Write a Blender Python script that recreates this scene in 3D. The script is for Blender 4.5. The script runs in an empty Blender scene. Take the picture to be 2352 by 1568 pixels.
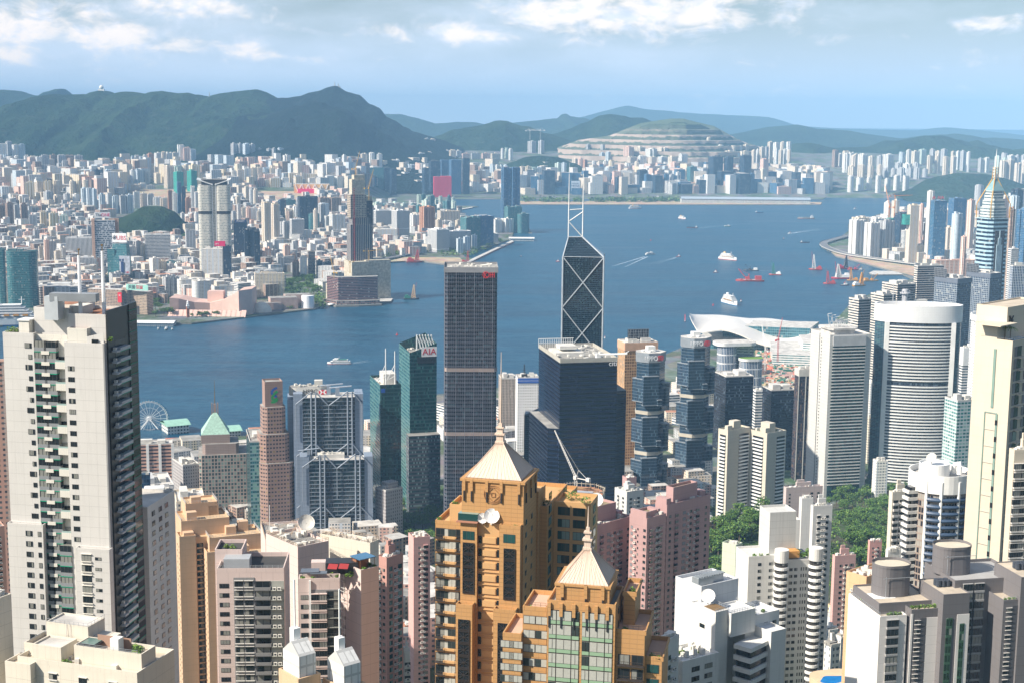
import bpy,math,random
from math import sin,cos,tan,atan2,pi,radians,sqrt,floor
from mathutils import Vector,Matrix,noise
random.seed(7)
S=bpy.context.scene
COL=S.collection
# ---------------- camera
F=3365.0;CW,CH=2352.0,1568.0;HC=428.0
PIT=radians(8.8);ROL=radians(0.55)
_f=Vector((0,cos(PIT),-sin(PIT)));_r0=Vector((1,0,0));_u0=Vector((0,sin(PIT),cos(PIT)))
_r=_r0*cos(ROL)+_u0*sin(ROL);_u=_u0*cos(ROL)-_r0*sin(ROL)
cd=bpy.data.cameras.new('camera');cam=bpy.data.objects.new('camera',cd);COL.objects.link(cam)
cd.lens=36.0*F/CW;cd.sensor_width=36;cd.clip_start=1;cd.clip_end=90000
cam.matrix_world=Matrix(((_r.x,_u.x,-_f.x,0),(_r.y,_u.y,-_f.y,0),(_r.z,_u.z,-_f.z,HC),(0,0,0,1)))
S.camera=cam
def P(px,py,D):
 d=_f+_r*((px-CW/2)/F)-_u*((py-CH/2)/F)
 return Vector((0,0,HC))+d*(D/d.y)
def G(px,py,z=0.0):
 d=_f+_r*((px-CW/2)/F)-_u*((py-CH/2)/F)
 return Vector((0,0,HC))+d*((z-HC)/d.z)
def proj(p):
 q=Vector(p)-Vector((0,0,HC));w=q.dot(_f)
 if w<1:return(-999,-999)
 return(CW/2+F*q.dot(_r)/w,CH/2-F*q.dot(_u)/w)
# ---------------- sky, sun, exposure
SUN_L,SUN_E=radians(65),radians(40)
sdir=Vector((-sin(SUN_L)*cos(SUN_E),-cos(SUN_L)*cos(SUN_E),sin(SUN_E)))
S.view_settings.view_transform='Standard';S.view_settings.look='None'
S.view_settings.exposure=0.72;S.view_settings.gamma=1
sl=bpy.data.lights.new('sun','SUN');sl.energy=5.0;sl.angle=radians(0.5);sl.color=(1,.91,.78)
so=bpy.data.objects.new('sun',sl);COL.objects.link(so)
so.rotation_euler=sdir.to_track_quat('Z','Y').to_euler();so.location=(0,0,900)
W=bpy.data.worlds.new("World");S.world=W;W.use_nodes=True
class NT:
 def __init__(s,t):s.t=t;s.n=t.nodes;s.n.clear()
 def add(s,kind,ins=None,**kw):
  n=s.n.new(kind)
  for k,v in kw.items():setattr(n,k,v)
  for k,v in(ins or{}).items():s.put(n.inputs[k],v)
  return n
 def put(s,sock,v):
  if isinstance(v,bpy.types.NodeSocket):s.t.links.new(v,sock)
  elif isinstance(v,(tuple,list))and len(v)==3 and sock.type=='RGBA':sock.default_value=(*v,1)
  else:sock.default_value=v
 def m(s,op,a,b=0.0,c=0.0,clamp=False):
  n=s.add('ShaderNodeMath',operation=op,use_clamp=clamp)
  s.put(n.inputs[0],a);s.put(n.inputs[1],b);s.put(n.inputs[2],c);return n.outputs[0]
 def mix(s,f,a,b,bt='MIX'):
  n=s.add('ShaderNodeMix',data_type='RGBA',blend_type=bt)
  s.put(n.inputs[0],f);s.put(n.inputs[6],a);s.put(n.inputs[7],b);return n.outputs[2]
 def noise(s,vec,scale,det=4,rough=.55,dist=0.0):
  n=s.add('ShaderNodeTexNoise',{'Scale':scale,'Detail':det,'Roughness':rough,'Distortion':dist})
  if vec is not None:s.put(n.inputs['Vector'],vec)
  return n.outputs['Fac']
 def ss(s,v,a,b):
  n=s.add('ShaderNodeMapRange',interpolation_type='SMOOTHSTEP',clamp=True)
  s.put(n.inputs[0],v);n.inputs[1].default_value=a;n.inputs[2].default_value=b;return n.outputs[0]
w=NT(W.node_tree)
sk=w.add('ShaderNodeTexSky',sky_type='NISHITA',sun_disc=False)
sk.sun_elevation=SUN_E;sk.sun_rotation=math.atan2(sdir.x,sdir.y);sk.altitude=300
sk.air_density=1.0;sk.dust_density=1.3;sk.ozone_density=2.2
tc=w.add('ShaderNodeTexCoord');sp=w.add('ShaderNodeSeparateXYZ',{0:tc.outputs['Generated']})
X,Y,Z=sp.outputs
# clouds: azimuth / elevation in degrees
az=w.m('MULTIPLY',w.m('ARCTAN2',X,Y),57.296);el=w.m('MULTIPLY',w.m('ARCSINE',Z),57.296)
cv=w.add('ShaderNodeCombineXYZ',{0:az,1:w.m('MULTIPLY',el,1.9),2:3.3}).outputs[0]
n1=w.noise(cv,.62,10,.60,.35)
def blob(ca,ce,ra,re):
 a=w.m('POWER',w.m('DIVIDE',w.m('SUBTRACT',az,ca),ra),2);b=w.m('POWER',w.m('DIVIDE',w.m('SUBTRACT',el,ce),re),2)
 return w.m('POWER',2.718,w.m('MULTIPLY',w.m('ADD',a,b),-1))
cover=0.0
for b in[(-18.5,2.9,2.2,1.3,1),(-15,2.5,3.2,.8,.95),(-10.3,2.3,1.8,.6,.8),(-14,3.8,6,.7,.7),(4.5,3.9,6.2,1.0,1),(-2.2,3.1,2.6,.5,.9),(17.4,3.5,1.2,.38,1),(-7,2.0,1.2,.4,.6),(9,.6,5,.4,.4)]:
 cover=w.m('MAXIMUM',cover,w.m('MULTIPLY',blob(*b[:4]),b[4]))
dens=w.ss(w.m('ADD',n1,w.m('MULTIPLY',cover,.40)),.58,.92)
edge=w.ss(w.m('ADD',w.noise(cv,1.1,9,.6),w.m('MULTIPLY',dens,.12)),.42,.66)
skyc=w.mix(w.ss(el,5.5,.5),sk.outputs[0],(6.4,8.0,10.0))
wisps=w.ss(w.m('ADD',w.noise(w.add('ShaderNodeCombineXYZ',{0:az,1:w.m('MULTIPLY',el,3.4),2:9}).outputs[0],.16,6,.55),w.m('MULTIPLY',w.ss(az,14,-16),.16)),.42,.82)
skyc=w.mix(w.m('MULTIPLY',wisps,.6),skyc,(8.0,9.2,11.0))
cloudc=w.mix(edge,(8.8,9.4,10.8),(11.8,10.8,10.2))
final=w.mix(w.m('MULTIPLY',dens,w.ss(el,-.5,1.5)),skyc,cloudc)
bgn=w.add('ShaderNodeBackground',{0:final,1:0.066})
w.t.links.new(bgn.outputs[0],w.add('ShaderNodeOutputWorld').inputs[0])
# ---------------- materials
MATS={}
def mat(name,col,rough=.7,metal=0.0,var=.12,vs=.15,spec=.5,emit=None,bump=0.0,bs=1.0):
 if name in MATS:return MATS[name]
 m=bpy.data.materials.new(name);m.use_nodes=True;t=NT(m.node_tree)
 b=t.add('ShaderNodeBsdfPrincipled',{'Roughness':rough,'Metallic':metal,'Specular IOR Level':spec})
 if var:
  o=t.add('ShaderNodeTexCoord').outputs['Object']
  f=t.noise(o,vs,5,.6);g=t.ss(f,.3,.7)
  lo=tuple(c*(1-var)for c in col);hi=tuple(min(1,c*(1+var*.6))for c in col)
  t.put(b.inputs['Base Color'],t.mix(g,lo,hi))
 else:t.put(b.inputs['Base Color'],col)
 if bump:
  o=t.add('ShaderNodeTexCoord').outputs['Object']
  bn=t.add('ShaderNodeBump',{'Strength':bump,'Distance':.3,'Height':t.noise(o,bs,4)});t.put(b.inputs['Normal'],bn.outputs[0])
 if emit:t.put(b.inputs['Emission Color'],col);b.inputs['Emission Strength'].default_value=emit
 t.t.links.new(b.outputs[0],t.add('ShaderNodeOutputMaterial').inputs[0]);MATS[name]=m;return m
FS={}
def fac(name,wall,glass,fh=3.0,bw=3.2,wf=.6,hf=.5,rough=.12,lit=.25,lite=(.30,.31,.30),stripe=None,wrough=.7,tint=.10,metal=0.0,band=None,dirt=.16):
 if name in FS:return FS[name]
 m=bpy.data.materials.new('facade_'+name);m.use_nodes=True;t=NT(m.node_tree)
 uv=t.add('ShaderNodeUVMap',uv_map='uv').outputs[0];s=t.add('ShaderNodeSeparateXYZ',{0:uv})
 u=t.m('DIVIDE',s.outputs[0],bw);v=t.m('DIVIDE',s.outputs[1],fh)
 fu=t.m('FRACT',u);fv=t.m('FRACT',v)
 mu=t.m('LESS_THAN',t.m('ABSOLUTE',t.m('SUBTRACT',fu,.5)),wf/2);mv=t.m('LESS_THAN',t.m('ABSOLUTE',t.m('SUBTRACT',fv,.5)),hf/2)
 mask=t.m('MULTIPLY',mu,mv)
 cid=t.add('ShaderNodeCombineXYZ',{0:t.m('FLOOR',u),1:t.m('FLOOR',v),2:0.0}).outputs[0]
 wn=t.add('ShaderNodeTexWhiteNoise',noise_dimensions='3D');t.put(wn.inputs['Vector'],cid)
 rnd=wn.outputs['Value']
 info=t.add('ShaderNodeObjectInfo')
 dk=tuple(c*.55 for c in glass)
 g=t.mix(rnd,dk,tuple(c*1.35 for c in glass))
 g=t.mix(t.m('MULTIPLY',t.m('GREATER_THAN',rnd,1-lit),.8),g,lite)
 ob=t.add('ShaderNodeTexCoord').outputs['Object']
 stain=t.add('ShaderNodeMapping',{'Scale':(.25,.25,.03)});t.put(stain.inputs[0],ob)
 d1=t.ss(t.noise(stain.outputs[0],1.0,5,.6),.3,.75)
 wc=t.mix(t.m('MULTIPLY',d1,dirt*2),wall,tuple(c*.62 for c in wall))
 hs=t.add('ShaderNodeHueSaturation',{'Hue':t.m('ADD',.5,t.m('MULTIPLY',t.m('SUBTRACT',info.outputs['Random'],.5),tint*.16)),'Value':t.m('ADD',1-tint*.6,t.m('MULTIPLY',info.outputs['Random'],tint)),'Color':wc})
 wc=hs.outputs[0]
 if stripe:
  k,sw,sc=stripe
  sm=t.m('LESS_THAN',t.m('FRACT',t.m('DIVIDE',t.m('ADD',u,sw/2),k)),sw/k)
  wc=t.mix(sm,wc,sc);mask=t.m('MULTIPLY',mask,t.m('SUBTRACT',1,sm))
 if band:
  k,sw,sc=band
  bm=t.m('LESS_THAN',t.m('FRACT',t.m('DIVIDE',v,k)),sw/k)
  wc=t.mix(bm,wc,sc);mask=t.m('MULTIPLY',mask,t.m('SUBTRACT',1,bm))
 b=t.add('ShaderNodeBsdfPrincipled',{'Base Color':t.mix(mask,wc,g),'Roughness':t.m('ADD',wrough,t.m('MULTIPLY',mask,t.m('ADD',rough-wrough,t.m('MULTIPLY',rnd,.06)))),'Specular IOR Level':t.m('ADD',.35,t.m('MULTIPLY',mask,.45)),'Metallic':t.m('MULTIPLY',mask,metal)})
 bp=t.add('ShaderNodeBump',{'Strength':.5,'Distance':.25,'Height':t.m('SUBTRACT',1,mask)})
 t.put(b.inputs['Normal'],bp.outputs[0])
 t.t.links.new(b.outputs[0],t.add('ShaderNodeOutputMaterial').inputs[0]);FS[name]=(m,bw,fh);return FS[name]
# ---------------- meshes
class MB:
 def __init__(s):s.v=[];s.f=[];s.m=[];s.uv=[];s.sm=[]
 def face(s,pts,mi=0,uv=None,smooth=False):
  n=len(s.v);s.v+=[tuple(p)for p in pts];s.f.append(tuple(range(n,n+len(pts))));s.m.append(mi)
  s.uv+=uv if uv else[(p[0],p[1])for p in pts];s.sm.append(smooth)
 def prism(s,poly,z0,z1,mi=0,top=1,bw=3.2,cap=True,vtop=None,bot=False,smooth=False,cont=False):
  zt=z1 if vtop is None else vtop;n=len(poly);uo=0
  for i in range(n):
   a=poly[i];b=poly[(i+1)%n];L=math.hypot(b[0]-a[0],b[1]-a[1])
   if L<1e-4:continue
   if cont:ul=L
   else:ul=max(1,round(L/bw))*bw
   s.face([(a[0],a[1],z0),(b[0],b[1],z0),(b[0],b[1],z1),(a[0],a[1],z1)],mi,[(uo,z0-zt),(uo+ul,z0-zt),(uo+ul,z1-zt),(uo,z1-zt)],smooth)
   uo+=ul if cont else ul+bw*7
  if cap:s.face([(p[0],p[1],z1)for p in poly],top)
  if bot:s.face([(p[0],p[1],z0)for p in reversed(poly)],top)
 def box(s,c,d,mi=0,a=0.0,top=None,bw=3.2):
  ca,sa=cos(a),sin(a);q=[]
  for x,y in((-1,-1),(1,-1),(1,1),(-1,1)):
   x*=d[0]/2;y*=d[1]/2;q.append((c[0]+x*ca-y*sa,c[1]+x*sa+y*ca))
  s.prism(q,c[2],c[2]+d[2],mi,mi if top is None else top,bw,bot=True)
 def tube(s,p,q,r,mi=0,n=6,r2=None,caps=True):
  p=Vector(p);q=Vector(q);d=q-p
  if d.length<1e-6:return
  r2=r if r2 is None else r2
  z=d.normalized();x=z.orthogonal().normalized();y=z.cross(x)
  A=[p+(x*cos(2*pi*i/n)+y*sin(2*pi*i/n))*r for i in range(n)]
  B=[q+(x*cos(2*pi*i/n)+y*sin(2*pi*i/n))*r2 for i in range(n)]
  for i in range(n):
   j=(i+1)%n;s.face([A[i],A[j],B[j],B[i]],mi,smooth=n>6)
  if caps:s.face(A[::-1],mi);s.face(B,mi)
 def lathe(s,prof,c=(0,0,0),n=24,mi=0,smooth=True,a0=0,a1=2*pi):
  for k in range(len(prof)-1):
   (r0,z0),(r1,z1)=prof[k],prof[k+1]
   for i in range(n):
    t0=a0+(a1-a0)*i/n;t1=a0+(a1-a0)*(i+1)/n
    pts=[(c[0]+r0*cos(t0),c[1]+r0*sin(t0),c[2]+z0),(c[0]+r0*cos(t1),c[1]+r0*sin(t1),c[2]+z0),(c[0]+r1*cos(t1),c[1]+r1*sin(t1),c[2]+z1),(c[0]+r1*cos(t0),c[1]+r1*sin(t0),c[2]+z1)]
    if r0<1e-5:pts=pts[1:]
    elif r1<1e-5:pts=pts[:3]
    s.face(pts,mi,smooth=smooth)
 def grid(s,fn,nu,nv,mi=0,smooth=True,uvf=None):
  base=len(s.v)
  for j in range(nv+1):
   for i in range(nu+1):s.v.append(tuple(fn(i/nu,j/nv)))
  for j in range(nv):
   for i in range(nu):
    a=base+j*(nu+1)+i;s.f.append((a,a+1,a+nu+2,a+nu+1));s.m.append(mi);s.sm.append(smooth)
    s.uv+=[(i,j),(i+1,j),(i+1,j+1),(i,j+1)]
 def add(s,o,M):
  n=len(s.v);s.v+=[tuple(M@Vector(p))for p in o.v];s.f+=[tuple(i+n for i in f)for f in o.f];s.m+=o.m;s.uv+=o.uv;s.sm+=o.sm
 def mesh(s,name,mats):
  me=bpy.data.meshes.new(name);me.from_pydata(s.v,[],s.f)
  for m in mats:me.materials.append(m)
  me.polygons.foreach_set('material_index',s.m);me.polygons.foreach_set('use_smooth',s.sm)
  l=me.uv_layers.new(name='uv');l.data.foreach_set('uv',[c for q in s.uv for c in q]);me.update();return me
def tag(o,label=None,cat=None,group=None,kind=None):
 for k,v in(('label',label),('category',cat),('group',group),('kind',kind)):
  if v:o[k]=v
 return o
def obj(name,mb,mats,parent=None,loc=None,a=0.0):
 me=mb.mesh(name,mats)if isinstance(mb,MB)else mb
 o=bpy.data.objects.new(name,me);COL.objects.link(o)
 if parent:o.parent=parent
 if loc is not None:o.location=loc
 if a:o.rotation_euler=(0,0,a)
 return o
def empty(name,loc,a=0.0,label=None,cat=None,group=None):
 o=bpy.data.objects.new(name,None);COL.objects.link(o);o.location=loc;o.rotation_euler=(0,0,a);o.empty_display_size=1
 return tag(o,label,cat,group)
def copy_tree(o,parent=None):
 c=o.copy();COL.objects.link(c);c.parent=parent
 for ch in list(o.children):copy_tree(ch,c)
 return c
def text(s,size,m,parent,loc,rot,name='lettering',ext=.1,bold=.0,xs=1.0,align='CENTER'):
 cu=bpy.data.curves.new(name,'FONT');cu.body=s;cu.size=size;cu.extrude=ext;cu.align_x=align;cu.align_y='CENTER';cu.offset=bold
 cu.resolution_u=3;cu.materials.append(m);t_=bpy.data.objects.new(name,cu);me=bpy.data.meshes.new_from_object(t_);bpy.data.objects.remove(t_)
 me.name=name
 if not me.materials:me.materials.append(m)
 o=bpy.data.objects.new(name,me);COL.objects.link(o);o.parent=parent;o.location=loc;o.rotation_euler=rot;o.scale.x=xs
 return o
class Many:
 def __init__(s,root,name,mb,mats):s.root=root;s.name=name;s.mb=mb;s.mats=mats;s.M=[]
 def put(s,loc,a=0.0,sc=None):
  M=Matrix.Translation(loc)@Matrix.Rotation(a,4,'Z')
  if sc:M=M@Matrix.Diagonal((*sc,1))
  s.M.append(M)
 def done(s,lim=100):
  if not s.M:return
  R=Matrix.Translation(s.root.location)@Matrix.Rotation(s.root.rotation_euler.z,4,'Z')
  def key(M):
   p=(R@M).translation;q=proj(p);off=0 if(-20<q[0]<CW+20 and-20<q[1]<CH+20)else 1
   return(off,(p-Vector((0,0,HC))).length)
  if len(s.M)>lim:s.M.sort(key=key)
  me=s.mb.mesh(s.name,s.mats)
  for M in s.M[:lim]:
   o=bpy.data.objects.new(s.name,me);COL.objects.link(o);o.parent=s.root;o.matrix_local=M
  rest=s.M[lim:]
  if rest:
   b=MB()
   for M in rest:b.add(s.mb,M)
   tag(obj(s.name,b,s.mats,s.root),kind='stuff')
# ---------------- plans
def rect(w,d):return[(-w/2,-d/2),(w/2,-d/2),(w/2,d/2),(-w/2,d/2)]
def cross(w,d,k=.28,c=.22):
 a,b=w/2,d/2;p,q=a*(1-2*c),b*(1-2*c);e=k
 return[(-p,-b),(p,-b),(p,-q),(a,-q),(a,q),(p,q),(p,b),(-p,b),(-p,q),(-a,q),(-a,-q),(-p,-q)]
def ribs(w,d,n=4,dep=1.6,fr=.4):
 out=[]
 for k in range(4):
  L,off=(w,d/2)if k%2==0 else(d,w/2);nn=n if k%2==0 else max(1,round(n*d/w))
  sw=L/(nn+fr*(nn-1));x=-L/2;a=k*pi/2
  for i in range(nn):
   q=[(x,0),(x+sw,0)]if i<nn-1 else[(x,0)]
   if i<nn-1:q+=[(x+sw,dep),(x+sw*(1+fr),dep)]
   for px,py in q:out.append((px*cos(a)-(py-off)*sin(a),px*sin(a)+(py-off)*cos(a)))
   x+=sw*(1+fr)
 return out
def ngon(w,d,n=24,a0=0.0):return[(w/2*cos(a0+2*pi*i/n),d/2*sin(a0+2*pi*i/n))for i in range(n)]
def chamf(w,d,c):a,b=w/2,d/2;return[(-a+c,-b),(a-c,-b),(a,-b+c),(a,b-c),(a-c,b),(-a+c,b),(-a,b-c),(-a,-b+c)]
def rrect(w,d,r,n=5):
 out=[]
 for cx,cy,t in((w/2-r,-d/2+r,-pi/2),(w/2-r,d/2-r,0),(-w/2+r,d/2-r,pi/2),(-w/2+r,-d/2+r,pi)):
  for i in range(n+1):out.append((cx+r*cos(t+i*pi/2/n),cy+r*sin(t+i*pi/2/n)))
 return out
def plan(kind,w,d):
 if kind=='box':return rect(w,d)
 if kind=='cross':return cross(w,d)
 if kind=='ribs':return ribs(w,d,max(2,int(w/11)),min(3.0,w*.08))
 if kind=='oct':return chamf(w,d,min(w,d)*.26)
 if kind=='oval':return ngon(w,d,28)
 if kind=='round':return rrect(w,d,min(w,d)*.35)
 return rect(w,d)
# ---------------- sea, land, hills
def structure(name,mb,mats,**k):return tag(obj(name,mb,mats,**k),kind='structure')
def sea_mat():
 m=bpy.data.materials.new('sea');m.use_nodes=True;t=NT(m.node_tree)
 o=t.add('ShaderNodeTexCoord').outputs['Object']
 mp=t.add('ShaderNodeMapping',{'Scale':(.0012,.0042,1),'Rotation':(0,0,.35)});t.put(mp.inputs[0],o)
 big=t.noise(mp.outputs[0],1.0,6,.62,.8)
 mp2=t.add('ShaderNodeMapping',{'Scale':(.006,.03,1),'Rotation':(0,0,-.25)});t.put(mp2.inputs[0],o)
 mid=t.noise(mp2.outputs[0],1.0,5,.6)
 fine=t.add('ShaderNodeMapping',{'Scale':(.05,.14,1),'Rotation':(0,0,.2)});t.put(fine.inputs[0],o)
 fn=t.noise(fine.outputs[0],1.0,5,.65)
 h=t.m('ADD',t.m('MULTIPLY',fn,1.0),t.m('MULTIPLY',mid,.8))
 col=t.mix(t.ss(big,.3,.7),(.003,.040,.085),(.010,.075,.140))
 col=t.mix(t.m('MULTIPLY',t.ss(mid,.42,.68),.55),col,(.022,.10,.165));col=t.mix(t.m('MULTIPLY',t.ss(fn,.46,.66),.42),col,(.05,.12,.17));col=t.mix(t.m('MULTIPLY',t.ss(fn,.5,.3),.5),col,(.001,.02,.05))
 b=t.add('ShaderNodeBsdfPrincipled',{'Base Color':col,'Roughness':t.m('ADD',.22,t.m('MULTIPLY',big,.25)),'IOR':1.33,'Specular IOR Level':.42})
 bp=t.add('ShaderNodeBump',{'Strength':.8,'Distance':2.6,'Height':h});t.put(b.inputs['Normal'],bp.outputs[0])
 t.t.links.new(b.outputs[0],t.add('ShaderNodeOutputMaterial').inputs[0]);return m
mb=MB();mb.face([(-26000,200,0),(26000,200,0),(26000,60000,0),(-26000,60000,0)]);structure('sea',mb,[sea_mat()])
def ground_mat(name,a,b,c,sc=.01):
 m=bpy.data.materials.new(name);m.use_nodes=True;t=NT(m.node_tree)
 o=t.add('ShaderNodeTexCoord').outputs['Object']
 v=t.add('ShaderNodeTexVoronoi',{'Scale':sc*2});t.put(v.inputs['Vector'],o)
 n=t.noise(o,sc,6,.6);n2=t.noise(o,sc*9,4,.6)
 col=t.mix(t.ss(n,.42,.58),a,b);col=t.mix(t.m('MULTIPLY',t.ss(n2,.5,.7),.6),col,c)
 col=t.mix(.25,col,v.outputs['Color'],'MULTIPLY')
 bs=t.add('ShaderNodeBsdfPrincipled',{'Base Color':col,'Roughness':.9})
 t.t.links.new(bs.outputs[0],t.add('ShaderNodeOutputMaterial').inputs[0]);return m
GM=ground_mat('city_ground',(.17,.17,.17),(.06,.10,.045),(.30,.29,.27))
SAND=ground_mat('sandy_ground',(.50,.38,.26),(.42,.30,.20),(.60,.50,.40),.02)
QUAY=mat('quay_stone',(.20,.19,.17),.9)
def land(name,pts,z,m,depth=None,extra=None):
 q=[G(x,y,z)for x,y in pts];poly=[(p.x,p.y)for p in q]+(extra or[])
 A=sum(poly[i][0]*poly[(i+1)%len(poly)][1]-poly[(i+1)%len(poly)][0]*poly[i][1]for i in range(len(poly)))
 if A<0:poly=poly[::-1]
 b=MB();b.prism(poly,-2,z,1,0);return structure(name,b,[m,QUAY])
# Kowloon peninsula shore, traced left to right then closed far behind
kow=[(-400,770),(0,748),(40,742),(120,735),(200,738),(300,742),(345,741),(395,742),(440,742),(560,728),(728,708),(740,697),(775,702),(870,690),(896,676),(880,655),(872,640),(868,607),(905,600),(960,601),(1020,600),(1050,604),(1078,606),(1085,594),(1068,590),(1062,583),(1140,562),(1175,548),(1180,533),(1222,535),(1214,522),(1160,518),(1110,510),(1075,508),(1048,492),(1060,481),(1100,474)]
land('kowloon_ground',kow,3.0,GM,extra=[(-350,6900),(100,11800),(-12000,11800),(-12000,2600)])
# far shore with the old runway strip
land('far_shore_ground',[(1000,457.5),(1200,458),(1330,459),(1340,457),(1890,458),(1900,452),(1945,450),(2000,454),(2120,455),(2420,452)],2.4,GM,extra=[(9000,14000),(-3000,14000),(-3000,9000)])
land('runway_strip',[(1195,469.5),(1330,470),(1450,470),(1885,470),(1888,465),(1700,462),(1460,460),(1330,463),(1195,462)],3.4,SAND)
# island side
isl=[(-900,1300),(0,1120),(300,1050),(420,1000),(560,1000),(700,985),(830,975),(930,935),(1000,905),(1230,880),(1420,860),(1560,800),(1600,775),(1700,800),(1860,800),(1960,690),(2095,640),(1990,590),(1900,575),(1893,560),(1930,545),(1950,530),(1948,515),(2020,492),(2150,478),(2420,470)]
land('island_ground',isl,3.2,GM,extra=[(6500,7300),(6500,300),(-3000,300)])
def zt(x,y):
 w_=max(0,min(1,(1176+F*x/y-800)/90));return 3+max(0,(min(y,9300)-5200)*.045)*(1-w_)+max(0,(min(y,9900)-7900)*.09)*w_
def Gt(px,py):
 d=P(px,py,1)-Vector((0,0,HC));y=2500.0
 while y<12500:
  if HC+d.z*y<zt(d.x*y,y):break
  y+=12
 return Vector((d.x*y,y,zt(d.x*y,y)))
mb=MB();mb.grid(lambda u,v:(lambda x,y:(x,y,zt(x,y)+.3 if zt(x,y)>3.6 else-4))(-6800+13600*u,5150+6200*v),130,90);structure('rising_ground',mb,[GM])
def H(x,y):
 g_=46*math.exp(-((x-210)/90)**2-((y-1130)/110)**2);return g_+H0(x,y)
def H0(x,y):
 pts=[(0,400),(200,330),(400,245),(600,190),(760,150),(900,125),(1150,80),(1300,55),(1480,30),(1650,8),(1800,0)]
 x_=(x-300)/500.0;y=y-130*max(0,min(1.4,x_))*1.0+80
 y=y+max(0,min(1,(100-x)/400))*260
 if y<=0:return 400
 for(a,h0),(b,h1)in zip(pts,pts[1:]):
  if y<b:return h0+(h1-h0)*(y-a)/(b-a)
 return 0
def hillm(name,a,b,c,sc,bump=.0):
 m=bpy.data.materials.new(name);m.use_nodes=True;t=NT(m.node_tree)
 o=t.add('ShaderNodeTexCoord').outputs['Object']
 n=t.noise(o,sc,7,.62,.4);n2=t.noise(o,sc*8,5,.7)
 col=t.mix(t.ss(n,.35,.65),a,b);col=t.mix(t.ss(n2,.52,.72),col,c)
 bs=t.add('ShaderNodeBsdfPrincipled',{'Base Color':col,'Roughness':1,'Specular IOR Level':.1})
 bp=t.add('ShaderNodeBump',{'Strength':.9,'Distance':bump,'Height':n2});t.put(bs.inputs['Normal'],bp.outputs[0])
 t.t.links.new(bs.outputs[0],t.add('ShaderNodeOutputMaterial').inputs[0]);return m
mb=MB();mb.grid(lambda u,v:(-1500+4500*u,-100+2200*v,H(-1500+4500*u,-100+2200*v)+6*noise.noise(Vector((u*60,v*30,0)))-(4 if v>.7 else 0)),90,60)
structure('hillside',mb,[hillm('hillside_soil',(.05,.09,.03),(.10,.10,.07),(.16,.15,.12),.02,4)])
HG=hillm('far_hill_green',(.012,.034,.018),(.030,.058,.024),(.06,.075,.045),.0022,60)
HD=hillm('far_hill_cloud_shaded',(.003,.010,.008),(.007,.017,.011),(.02,.024,.02),.0022,60)  # cloud shade over the domed mountain put into its albedo
def ridge(name,D,sky,wid,m,spur=.28,seed=1,nu=220,nv=46,ns=.0011,power=1.25):
 xs=[p[0]for p in sky]
 def top(px):
  for(a,ya),(b,yb)in zip(sky,sky[1:]):
   if px<=b:
    t=(px-a)/(b-a);t=t*t*(3-2*t)*.45+t*.55
    return ya+(yb-ya)*t
  return sky[-1][1]
 b=MB()
 def fn(u,v):
  px=xs[0]+(xs[-1]-xs[0])*u;q=P(px,top(px),D);t=(v-.62)/(.62 if v<.62 else.38)
  x=q.x*(1+0.0*t);y=D+t*wid*(1 if t<0 else.8)
  n=noise.fractal(Vector((x*ns,y*ns*.8,seed*9.1)),1.0,2.1,6)
  rg=1-abs(noise.noise(Vector((x*ns*1.3,y*ns*.35,seed*3.3))))*2
  a=abs(t);R=max(q.z,8)
  R+=noise.fractal(Vector((x*ns*5,seed,0)),1.0,2.1,4)*min(9,R*.02)
  h=R*(1-a**power)+R*spur*(n*.9+rg*.55)*3.4*a*(1-a)
  return(x+140*n*a,y,h-3*a)
 b.grid(fn,nu,nv);return structure(name,b,[m])
ridge('distant_mountains',24000,[(850,300),(1000,290),(1130,300),(1300,275),(1440,243),(1500,252),(1620,262),(1760,268),(1840,290),(1940,296),(2110,300),(2170,292),(2230,298),(2420,318)],3200,HG,.15,5,160,20,.0005)
ridge('left_far_peak',13600,[(-60,212),(0,206),(40,209),(80,220),(110,218),(132,204),(146,202),(158,218),(200,240),(260,262)],2000,HG,.2,2,90,30)
ridge('middle_far_hills',17000,[(860,262),(915,262),(950,270),(1000,284),(1030,282),(1090,280),(1130,290),(1190,281),(1230,278),(1280,273),(1290,263),(1300,262),(1310,268),(1345,272),(1400,300)],2000,HG,.2,3,120,24)
ridge('right_far_hills',14500,[(1640,316),(1700,306),(1780,291),(1830,287),(1880,296),(1930,298),(2000,309),(2070,318),(2130,311),(2180,309),(2190,307),(2220,310),(2260,318),(2290,317),(2420,328)],1900,HG,.2,4,160,24)
ridge('left_ridge',10000,[(-120,262),(0,250),(25,253),(60,238),(150,222),(205,219),(222,212),(232,208),(245,210),(262,217),(285,211),(300,211),(340,216),(362,212),(380,212),(420,221),(450,220),(485,228),(505,214),(530,210),(570,207),(590,206),(610,211),(640,224),(700,250),(800,300)],2300,HG,.46,6,260,80)
ridge('domed_mountain',9900,[(380,330),(470,285),(560,245),(625,226),(655,225),(690,220),(712,211),(735,207),(758,200),(775,197),(795,209),(825,217),(850,240),(870,247),(890,268),(905,274),(925,291),(950,305),(985,313),(1010,320),(1060,338)],2100,HD,.40,7,240,80)
ridge('low_green_hills',10700,[(960,330),(1010,313),(1040,300),(1070,296),(1090,294),(1130,286),(1160,285),(1200,294),(1250,308),(1320,325),(1400,340)],1300,HG,.42,8,140,50)
ridge('round_hill',11600,[(1180,328),(1270,308),(1310,296),(1340,282),(1380,264),(1405,261),(1430,264),(1450,271),(1475,272),(1500,279),(1560,300),(1640,330)],1300,HG,.22,9,140,40)
ridge('right_green_hills',10700,[(1790,345),(1830,330),(1860,331),(1920,340),(1990,338),(2035,323),(2060,326),(2100,318),(2130,313),(2165,312),(2200,321),(2225,326),(2245,323),(2280,337),(2320,346),(2352,342),(2440,346)],1500,HG,.42,10,200,60)
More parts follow.
